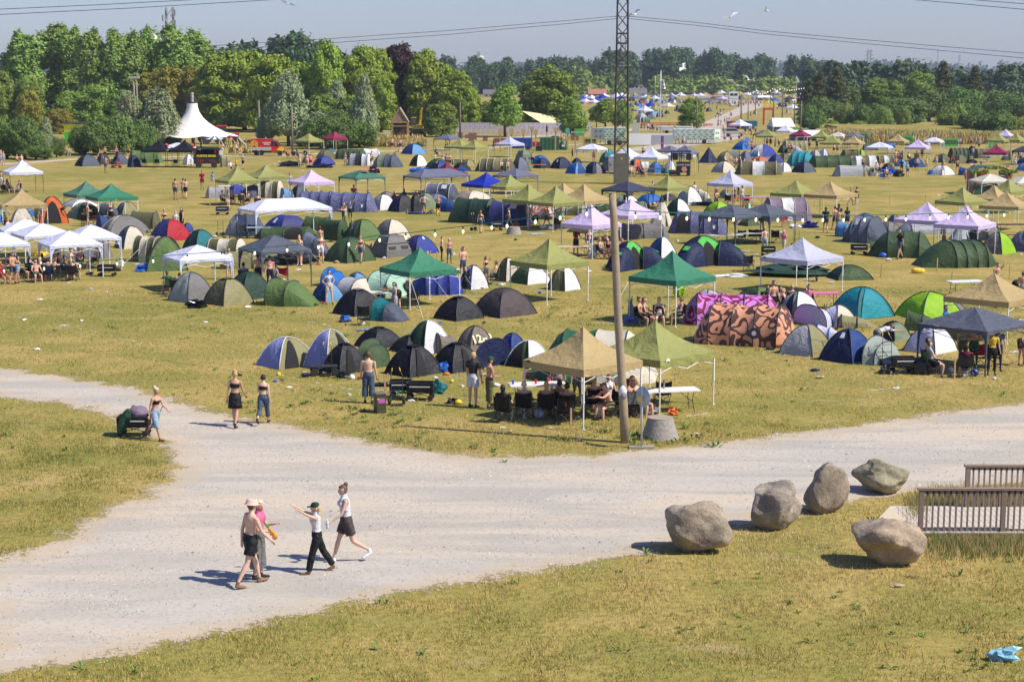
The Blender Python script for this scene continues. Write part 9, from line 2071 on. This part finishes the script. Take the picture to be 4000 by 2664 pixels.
text_mesh('CAMP FAN',.32,lgw,o,(W_*.15,-.82,h*.45),(PI/2,0,0));m=MB();m.lathe([(.3,0),(.3,.02)],(0,0,0),18,0,1,1,'y');e=m.build('emblem',plain('coral_disc',(.65,.3,.25),.6),o);e.location=(W_*.2,-.83,h*.28)
for x in(-.1,.42): wheel(o,(x*W_,-.85,.22),.22,.1)
g_,W_,h=span('A4',1735,2190,760,440);o=thing('painted_cabin','open wooden cabin painted with orange shapes and leafy garlands','cabin',g_+Vector((0,1.3,0)),0);pc=pattern('cabin',(70,60,48),(170,120,70),1.0,.5,.52,1.5);he=h*.86
bx(o,'side_wall',(-W_*.46,0,he/2),(.12,2.4,he),pc);bx(o,'side_wall',(W_*.46,0,he/2),(.12,2.4,he),pc);bx(o,'counter',(-W_*.05,-1.1,he*.28),(W_*.85,.12,he*.5),plain('cabin_green',(.03,.1,.05),.7));bx(o,'front_panel',(W_*.3,-1.12,he*.62),(W_*.28,.1,he*.7),pc)
bx(o,'picture',(-W_*.27,-1.2,he*.68),(W_*.26,.06,he*.5),pattern('cabin2',(110,80,60),(232,84,18),1.2,.47,.49,.5));bx(o,'black_board',(0,-1.2,he*.25),(W_*.3,.05,he*.4),plain('speckled',(.02,.02,.03),.6,0,.8,40))
m=MB();m.lathe([(W_*.14,0),(W_*.14,.03)],(0,0,0),20,0,1,1,'y');e=m.build('disc',whitep,o);e.location=(W_*.22,-1.22,he*.6);text_mesh('BYEN',.42,lgd,o,(W_*.22,-1.26,he*.68),(PI/2,0,0),bold=.02)
m=MB();z1=he+.05;m.add([(-W_*.52,-1.5,z1-.1),(-W_*.2,-1.5,h),(W_*.2,-1.5,h),(W_*.52,-1.5,z1-.1),(-W_*.52,1.5,z1-.1),(-W_*.2,1.5,h),(W_*.2,1.5,h),(W_*.52,1.5,z1-.1)],[(0,1,5,4),(1,2,6,5),(2,3,7,6)]);m.build('roof',plain('cabin_roof',(.05,.1,.08),.6),o)
V=leaves([(x,-1.55,h-.15-(abs(x)>W_*.2)*.35,.35,.15,.18) for x in np.linspace(-W_*.5,W_*.5,12)],1600,.1,4);link('garland',quads('garland',V,LM['mid']),o)
g_,W_,h=span('Z1',630,870,1290,1125);o=thing('painted_wall','bright yellow and green painted wall seen through the trees','wall',g_+Vector((0,0,0)),0);bx(o,'lower_part',(0,0,h*.28),(W_*1.3,.3,h*.5),plain('bright_green',(.08,.5,.05),.6));bx(o,'upper_part',(0,0,h*.68),(W_*1.3,.32,h*.4),plain('bright_yellow',(.75,.75,.02),.6));bx(o,'roof',(0,1,h*.95),(W_*1.35,3,.2),plain('dark_grey',(.06,.06,.06),.6))
def mast(l,x,yb,yt,dist,w_,c):
 X,Y=T('Z1' if x[0]=='Z1' else x[0],x[1],yb);X,Yt=T(x[0],x[1],yt);a=at(X,1332,dist);h=zat(Yt,dist);g0=Vector(((X-CX)/FPX*dist,dist,0));o=thing('lattice_mast',l,'mast',g0);m=MB()
 for sx in(-1,1):
  for sy in(-1,1): m.bar((sx*w_,sy*w_,0),(sx*w_*.6,sy*w_*.6,h),w_*.13,4)
 z=h*.3
 while z<h-w_: m.bar((-w_*.8,-w_*.8,z),(w_*.8,-w_*.8,z+w_*2),w_*.08,3);m.bar((w_*.8,-w_*.8,z),(-w_*.8,-w_*.8,z+w_*2),w_*.08,3);z+=w_*2
 m.build('frame',c,o);m=MB()
 for q in range(6): m.box(((-1)**q*w_*1.1,-w_,h-w_*(1+q*.9)),(w_*.25,w_*.25,w_*1.1))
 m.build('antenna',c,o);return o
mc=plain('mast_grey',(.25,.26,.28),.6);mast('grey telecom lattice mast rising above the poplars',('Z1',1612),1000,72,420,1.3,mc)
o=mast('far hazy power pylon on the right horizon',('Z4',888),600,455,1900,2.2,mc)
for z_ in(.93,.82,.7): bx(o,'crossarm',(0,0,zat(T('Z4',0,455)[1],1900)*z_),(10,.5,.5),mc)
mast('thin far mast on the right horizon',('Z4',1510),600,460,1500,.5,mc);mast('short thin far mast on the right horizon',('Z4',1708),600,508,1700,.8,mc)
g_=base('Z1',1255,1300);g_=Vector((g_.x*300/g_.y,300,0));h=zat(T('Z1',0,720)[1],300);o=thing('floodlight_pole','pale double floodlight pole before the poplars','lamp pole',g_);m=MB();m.tube([(0,0,0),(-.2,0,h)],.14,6);m.tube([(.5,0,0),(.3,0,h-.5)],.12,6);m.build('mast',plain('tan_pole',(.4,.36,.28),.8),o);bx(o,'lamp_head',(0,0,h+.1),(1.6,.5,.4),plain('lamp_grey',(.4,.4,.38),.6))
a=at(*T('Z2',85,1140),base('Z2',200,1330).y-6);b=at(*T('Z2',290,1145),base('Z2',200,1330).y-6);m=MB();m.bar(a,b,.07,6);o=m.build('barrier_pole',plain('pinkish',(.6,.35,.3),.7));tag(o,'thin red and white horizontal bar before the left willow','bar')
def house(l,t,xl,xr,yb,ye,yt,rc,wc,D=9):
 g_,W_,h=span(t,xl,xr,yb,yt);he=zat(T(t,0,ye)[1],g_.y);h=zat(T(t,0,yt)[1],g_.y+D/2);o=thing('bungalow',l,'house',g_,0,'bungalows behind the far camp',True);m=MB();m.add([(-W_*.53,-.4,he-.1),(W_*.53,-.4,he-.1),(W_*.53,D/2,h),(-W_*.53,D/2,h),(-W_*.53,D+.4,he-.1),(W_*.53,D+.4,he-.1)],[(0,1,2,3),(3,2,5,4)]);m.build('roof',rc,o);m=MB();m.box((0,D/2,he/2),(W_,D,he));m.add([(-W_*.5,0,he),(-W_*.5,D,he),(-W_*.5,D/2,h-.1)],[(0,1,2)]);m.add([(W_*.5,0,he),(W_*.5,D,he),(W_*.5,D/2,h-.1)],[(0,1,2)]);m.build('wall',wc,o)
 for x in(-.3,0,.3): bx(o,'window',(x*W_,-.02,he*.55),(W_*.14,.05,he*.4),cgl)
 bx(o,'chimney',(W_*.25,D/2,h+.3),(.8,.8,1.2),plain('brick',(.3,.12,.08),.8))
rt=plain('tile_red',(.36,.15,.10),.8,0,.15,2);rg_=plain('tile_grey',(.13,.13,.145),.7,0,.15,2);wl=plain('render_white',(.6,.6,.58),.8);wy=plain('render_yellow',(.55,.48,.3),.8)
house('bungalow with orange tile roof left of the pylon','Z3',705,870,885,865,818,rt,plain('brick',(.3,.12,.08),.8));house('grey roofed bungalow right of the pylon','Z3',1075,1240,885,862,812,rg_,wl);house('pale walled bungalow with red roof below the dark wood','Z3',1490,1680,872,855,785,plain('tile_dkred',(.2,.1,.09),.8),wy);house('long flat white building behind the pylon','Z3',800,1050,820,775,760,wl,wl,14);house('grey roofed bungalow left of the orange roofed one','Z3',690,800,850,820,775,rg_,wl);house('grey roofed bungalow behind the pylon right side','Z3',1120,1255,830,785,752,rg_,wl);house('white gabled bungalow beyond the purple beech','Z2',2090,2230,895,868,825,rg_,wl)
for i,(t,x,y,sz) in enumerate([('Z1',1440,360,1.5),('Z2',290,42,1),('Z2',2060,528,1.5),('Z3',1125,135,1.2),('Z3',2005,160,1.2),('Z3',1570,635,1.5),('Z3',2178,738,1.2),('Z3',2070,790,1.5),('Z3',2340,103,1)]):
 p=at(*T(t,x,y),190);m=MB();m.blob((0,0,0),(.26,.09,.09),0,8,5,0);m.add([(0,0,.03),(.12,.05,.03),(.05,.45,.28),(-.02,.9,.12),(-.1,.4,.25)],[(0,1,2,3,4)]);m.add([(0,0,.03),(.12,-.05,.03),(.05,-.45,.28),(-.02,-.9,.12),(-.1,-.4,.25)],[(4,3,2,1,0)]);o=m.build('gull',plain('gull_white',(.75,.76,.78),.7));o.location=p;o.scale=(sz,)*3;o.rotation_euler=(R(20),0,R(40+60*i));tag(o,'white gull gliding in the air','gull','gulls in the air')
for i,(x0,x1,yb,yt,l) in enumerate([(545,600,125,50,'tall pallet seat left of the pallet pair'),(628,682,125,75,'low pallet stack in the middle of the pallets'),(668,760,152,55,'pallet throne with high back'),(830,885,150,105,'small pallet chair right of the pallet stacks'),(1830,1918,145,75,'dark pallet wall behind the entrance sign'),(1610,1690,118,92,'pallet counter behind the green container')]):
 g_,W_,h=span('A2',x0,x1,yb,yt);o=thing('pallet_stack',l,'pallets',g_+Vector((0,.5,0)),0,'wooden pallet furniture',True);pm=plain('pallet_wood',(.22,.13,.07),.85,0,.3,6)
 for k in range(4): bx(o,'slat',(0,-.4,h*(k+.5)/4),(W_,.08,h/5.5),pm)
 bx(o,'back',(0,.3,h*.45),(W_,.1,h*.9),pm);bx(o,'base',(0,0,.15),(W_,1,.2),pm)
container('dark red open skip beside the blue pump skid','Z3',1990,2130,1185,1120,cr,3);container('blue water pump skid beside the red skip','Z3',2135,2255,1190,1118,plain('pump_blue',(.05,.16,.24),.6),3)
g_,W_,h=span('Z3',1955,2135,1262,1215);o=thing('parked_car','pale beige estate car parked behind the tents','car',g_+Vector((0,.9,0)),0);cp=plain('car_beige',(.45,.42,.36),.3);bx(o,'body',(0,0,.75),(W_,1.75,.55),cp);m=MB();L=W_;m.add([(-L*.48,-.8,1),(L*.25,-.8,1),(L*.1,-.7,1.5),(-L*.42,-.7,1.5),(-L*.48,.8,1),(L*.25,.8,1),(L*.1,.7,1.5),(-L*.42,.7,1.5)],[(0,1,2,3),(7,6,5,4),(3,2,6,7),(1,5,6,2),(0,3,7,4)]);m.build('cabin',cp,o);m=MB();m.add([(-L*.44,-.82,1.03),(L*.2,-.82,1.03),(L*.09,-.73,1.44),(-L*.4,-.73,1.44)],[(0,1,2,3)]);m.build('side_window',cgl,o)
for x in(-.32,.32): wheel(o,(x*L,-.85,.33),.33,.2)
fc=[(680,985,935,'c_white'),(758,990,945,'c_white'),(640,945,905,'c_blue'),(685,940,908,'c_white'),(722,945,915,'c_grey'),(790,950,905,'c_tan'),(775,962,925,'c_blue'),(835,945,905,'c_green'),(1000,950,903,'c_blue'),(945,940,900,'c_lgrey'),(1072,935,893,'c_tan'),(1102,945,900,'c_green'),(1165,950,902,'c_grey'),(1230,940,890,'c_white'),(1252,952,905,'c_green'),(1318,950,902,'c_white'),(1388,930,888,'c_green'),(1418,926,880,'c_tan'),(1440,1035,975,'c_cream'),(1275,1085,1025,'c_white'),(1680,922,877,'c_pink'),(1738,918,883,'c_white'),(1780,910,870,'c_tan'),(1850,945,893,'c_crim'),(1942,955,895,'c_pink'),(1835,1005,922,'c_grey'),(1900,905,870,'c_tan'),(2172,910,875,'c_white'),(2215,905,880,'c_grey'),(2100,900,872,'c_tan'),(1130,1065,1030,'c_green'),(2110,1240,1200,'c_white')]
fc=[('Z3',)+q for q in fc]+[('Z4',100,910,875,'c_grey'),('Z4',200,955,930,'c_navy'),('Z4',240,945,900,'c_tan'),('Z4',795,910,870,'c_white'),('Z4',2300,880,842,'c_white'),('Z4',2295,935,897,'c_crim'),('Z4',2330,958,925,'c_crim'),('Z4',2322,905,880,'c_white'),('Z4',2352,872,852,'c_green'),('Z4',235,1055,1010,'c_white'),('Z1',720,1130,1095,'c_pink')]
FN={'c_white':'white','c_blue':'blue','c_grey':'grey','c_tan':'tan','c_green':'olive','c_lgrey':'pale grey','c_cream':'cream','c_pink':'pink','c_crim':'crimson','c_navy':'navy'}
for t,x,y,yp,c in fc:
 s=scl(T(t,0,y)[1]);w_=4.2*s*2.354;
 if c!='c_grey' or y<1000 : gazebo(t,x-w_*.5,x-.06*w_,x+.5*w_,y,yp,c,'k','small %s gazebo in the distant camp'%FN[c])
 else: gazebo(t,x-60,x-20,x+60,y,yp,c,'f','closed grey gazebo with white walls in the distant camp')
TT('''Z3 D 1470 1512 950 917 white|small white dome of the distant camp by the wire fence
Z3 D 1530 1590 950 915 bluegrey|blue grey dome of the distant camp by the wire fence
Z3 D 1490 1560 1025 968 slate|slate dome of the distant camp left of the solitary tree
Z3 D 1160 1235 985 950 coral|red dome of the distant camp
Z3 D 1120 1180 980 932 grey|grey dome of the distant camp beside the red one
Z3 T 1160 1265 1060 1022 grey n=3|grey tunnel tent of the distant camp
Z3 D 1145 1215 1130 1075 lgrey|pale tent in front of the red barrier benches
Z3 T 1185 1272 1130 1078 sage n=3|sage tunnel tent in front of the red barrier benches
Z3 D 1325 1358 1080 1040 slate|dark dome right of the distant white gazebo
Z3 D 1372 1418 1082 1045 sage|sage dome of the distant camp
Z3 D 1400 1450 1050 1015 green|green dome below the distant cream gazebo
Z3 D 1240 1300 1090 1050 lblue|pale blue tent below the distant white gazebo
Z3 D 1350 1430 955 925 lblue|pale blue dome of the distant camp middle
Z3 D 1200 1250 965 935 blue|blue dome of the distant camp middle
Z3 D 720 790 1010 975 white|white dome of the distant camp left
Z3 D 880 940 960 930 royal|royal blue dome of the distant camp left
Z3 D 1070 1120 990 950 slate|slate dome of the distant camp near the pylon
Z3 D 1780 1840 1030 990 slate|slate tent beside the closed grey gazebo
Z3 D 2215 2260 1050 1020 lgrey|pale tent near the festoon pole in the distance
Z4 D 160 200 1040 1012 lgrey|pale grey tent near the festoon poles
Z4 T 90 175 985 945 navy n=3|dark tunnel tent near the festoon poles
Z4 D 1000 1040 920 890 blue|blue tent seen between the trees
Z4 D 920 960 915 885 white|white tent seen between the trees
Z4 D 2210 2250 910 885 lblue|light blue tent at the far right''')
ft_=random.Random(31)
for t,x0,x1,y0,y1,n_ in (('Z3',640,1130,925,965,18),('Z3',1130,1560,925,950,12),('Z3',1900,2354,895,925,14),('Z4',0,330,895,945,10),('Z3',1090,1330,1000,1110,10)):
 for i in range(n_):
  x=ft_.uniform(x0,x1);y=ft_.uniform(y0,y1);w_=scl(T(t,0,y)[1])*2.354;c,nm=ft_.choice([('white','white'),('lblue','light blue'),('navy','navy'),('green','green'),('khaki','khaki'),('slate','slate'),('bright','bright blue'),('lgrey','pale grey'),('coral','faded red')])
  if ft_.random()<.55: tent('D',t,x-1.6*w_,x+1.6*w_,y,y-1.6*w_,c,'small %s dome of the distant camp'%nm)
  else: c,nm=ft_.choice([('c_white','white'),('c_white','white'),('c_tan','tan'),('c_green','olive'),('c_grey','grey'),('c_blue','blue')]);gazebo(t,x-2.1*w_,x-.3*w_,x+2.1*w_,y,y-3.4*w_,c,'k','small %s gazebo in the distant camp'%nm)
for o,l,f in THINGS:
 if 'distant camp' in l: o['group']=' '.join(l.split()[1:])+'s'
lr=random.Random(77);near_=[o for o in TENTS if o.location.y<130]
for i in range(150):
 o=lr.choice(near_);p=Vector((o.location.x+lr.gauss(0,1.9),o.location.y-1.2-lr.random()*2.6,0))
 if sdist([[p.x,p.y]],PW)[0]>-.5: continue
 m=MB();r=lr.uniform(.05,.16);m.blob((0,0,r*.5),(r*lr.uniform(.7,1.8),r,r*.55),0,7,5,.5,i);q=m.build('litter',lr.choice([whitep,clearp,blackm,redp,bluep,yellowp,M('charcoal'),M('navy'),plain('cardboard',(.45,.35,.22),.8)]));q.location=p;tag(q,'small item dropped on the grass among the tents','litter','small items dropped among the tents')
fr_=random.Random(12);lows=[body_mesh('crowd',p_,f_,.07,'short')[0] for p_,f_ in(('walk',0),('stand',1),('hips',0))]
LV=[]
for me in lows:
 c_=np.empty(len(me.vertices)*3);me.vertices.foreach_get('co',c_);LV.append((c_.reshape(-1,3),[tuple(p.vertices) for p in me.polygons],[p.material_index for p in me.polygons]))
cm=MB()
def fperson(t,x,y):
 V,F_,I_=fr_.choice(LV);g0=base(t,x,y);a=fr_.uniform(0,6.28);ca,sa=math.cos(a),math.sin(a);tp=fr_.choice([0,0,1,2,3]);bt=fr_.choice([1,2,1,3]);n=len(cm.v)
 cm.v.extend([(v[0]*ca-v[1]*sa+g0.x,v[0]*sa+v[1]*ca+g0.y,v[2]) for v in V]);cm.f.extend([tuple(i+n for i in f) for f in F_]);cm.m.extend([{0:0,1:tp,2:tp,3:bt,4:0,5:0,6:1,7:4,8:tp,9:0}[i] for i in I_])
for x,y in [(1870,1105),(1885,1095),(1900,1100),(1920,1090),(1915,1060),(1898,1150),(1920,1180),(1895,1185),(1945,1055),(1940,1235),(1955,1145),(1975,1150),(1995,1150),(2010,1090),(2020,1100),(2195,1095),(2190,1240),(2145,1245),(2005,1000),(2025,1005),(2060,1000),(2080,1005),(1655,1215),(1750,1190),(1215,1220),(1250,1215),(1270,1225),(1290,1222),(1305,1225),(1190,1215),(1440,975),(1460,975),(1345,965),(1380,1060),(860,1360),(965,1355),(2110,1005),(2130,990),(1880,1020),(1160,1020),(1125,1020),(1775,1025),(1060,990),(2240,1240),(2270,1000)]: fperson('Z3',x,y)
for k in range(110): fperson('Z3',fr_.uniform(1890,2350),fr_.gauss(965,7))
for k in range(40): fperson('Z3',fr_.uniform(1100,1800),fr_.uniform(935,985))
for k in range(12): fperson('Z4',fr_.uniform(0,240),fr_.uniform(960,1050))
o=cm.build('crowd',[SK[1],M('black'),M('denim'),M('white'),HAIR['br']]);struct(o,'stuff','distant crowd walking on the track and camp beyond the trailers')
for l,pts,d0 in [('sagging festoon lights beyond the control tower',[('Z3',2190,845),('Z3',2237,838),('Z3',2300,858),('Z4',20,825),('Z4',47,808),('Z4',90,820),('Z4',130,800),('Z4',185,822),('Z4',240,815),('Z4',345,800)],480)]:
 festoon(l,pts,d0,d0,[('Z3',x,0) for x in range(2195,2350,22)]+[('Z4',x,0) for x in range(0,345,22)],.06)
for o in [x for x in bpy.data.objects if x.name.startswith('bulb') and x.parent and x.parent.parent and x.parent.parent['label'].startswith('sagging')]: o.scale=(2.2,2.2,2.2)
def _img(o):
 return proj(o.matrix_world.translation if 0 else Vector(o.location))
marks=[(o,l) for o,l,f in THINGS if o['category'] in('gazebo','tent','marquee','boulder','pylon','well shaft','tower','trailer','excavator','hut','van','food cart','cabin','table','railing','cabinet','pole') and len(l.split())<=11]
lab_count={}
for o,l,f in THINGS: lab_count[l]=lab_count.get(l,0)+1
mk=[(_img(o),o,l) for o,l in marks if lab_count[l]==1]
used=set(l for l in lab_count if lab_count[l]==1)
def near(o):
 x,y=_img(o);s_=scl(max(y,300));L=[]
 for (mx,my),m,l in mk:
  if m is o: continue
  d=math.hypot(mx-x,(my-y)*2.2)/1.0;L.append((d,mx-x,my-y,l))
 L.sort(key=lambda q:q[0]);return L[:10]
for rec in THINGS:
 o,l,f=rec
 need = (not f) and (o['category'] in('person','stake','litter','gull','chair','bin','sign post') or lab_count[l]>1)
 if not need or (o['category']in('litter','stake','bin','sign post','gull') and 'group' in o): continue
 if len(l.split())>9 and lab_count[l]==1 and o['category']!='person': continue
 done=False
 for d,dx,dy,ml in near(o):
  rel='right of' if dx<-abs(dy)*1.0 else 'left of' if dx>abs(dy)*1.0 else ('before' if dy<0 else 'behind')
  room=16-len(l.split())-len(rel.split())-1
  w_=ml.split()
  if len(w_)>room: continue
  c='%s %s the %s'%(l,rel,' '.join(w_))
  if c not in used and len(c.split())<=16: used.add(c);o['label']=c;done=True;break
 if not done:
  base_l=' '.join(l.split()[:7])
  for d,dx,dy,ml in near(o):
   rel='right of' if dx<-abs(dy) else 'left of' if dx>abs(dy) else ('before' if dy<0 else 'behind');c='%s %s the %s'%(base_l,rel,ml)
   if len(c.split())<=16 and c not in used: used.add(c);o['label']=c;break
hz=MB();hz.box((0,2300,30),(5200,4700,62));hm=bpy.data.materials.new('haze');hm.use_nodes=True;n_=hm.node_tree.nodes;n_.remove(n_['Principled BSDF'])
pv=n_.new('ShaderNodeVolumePrincipled');pv.inputs['Color'].default_value=(.74,.86,1,1);pv.inputs['Density'].default_value=.00013;pv.inputs['Anisotropy'].default_value=.1
hm.node_tree.links.new(pv.outputs[0],n_['Material Output'].inputs['Volume']);ho=hz.build('haze',hm);struct(ho,'stuff','thin pale summer haze over the whole field')
hm.cycles.homogeneous_volume=True
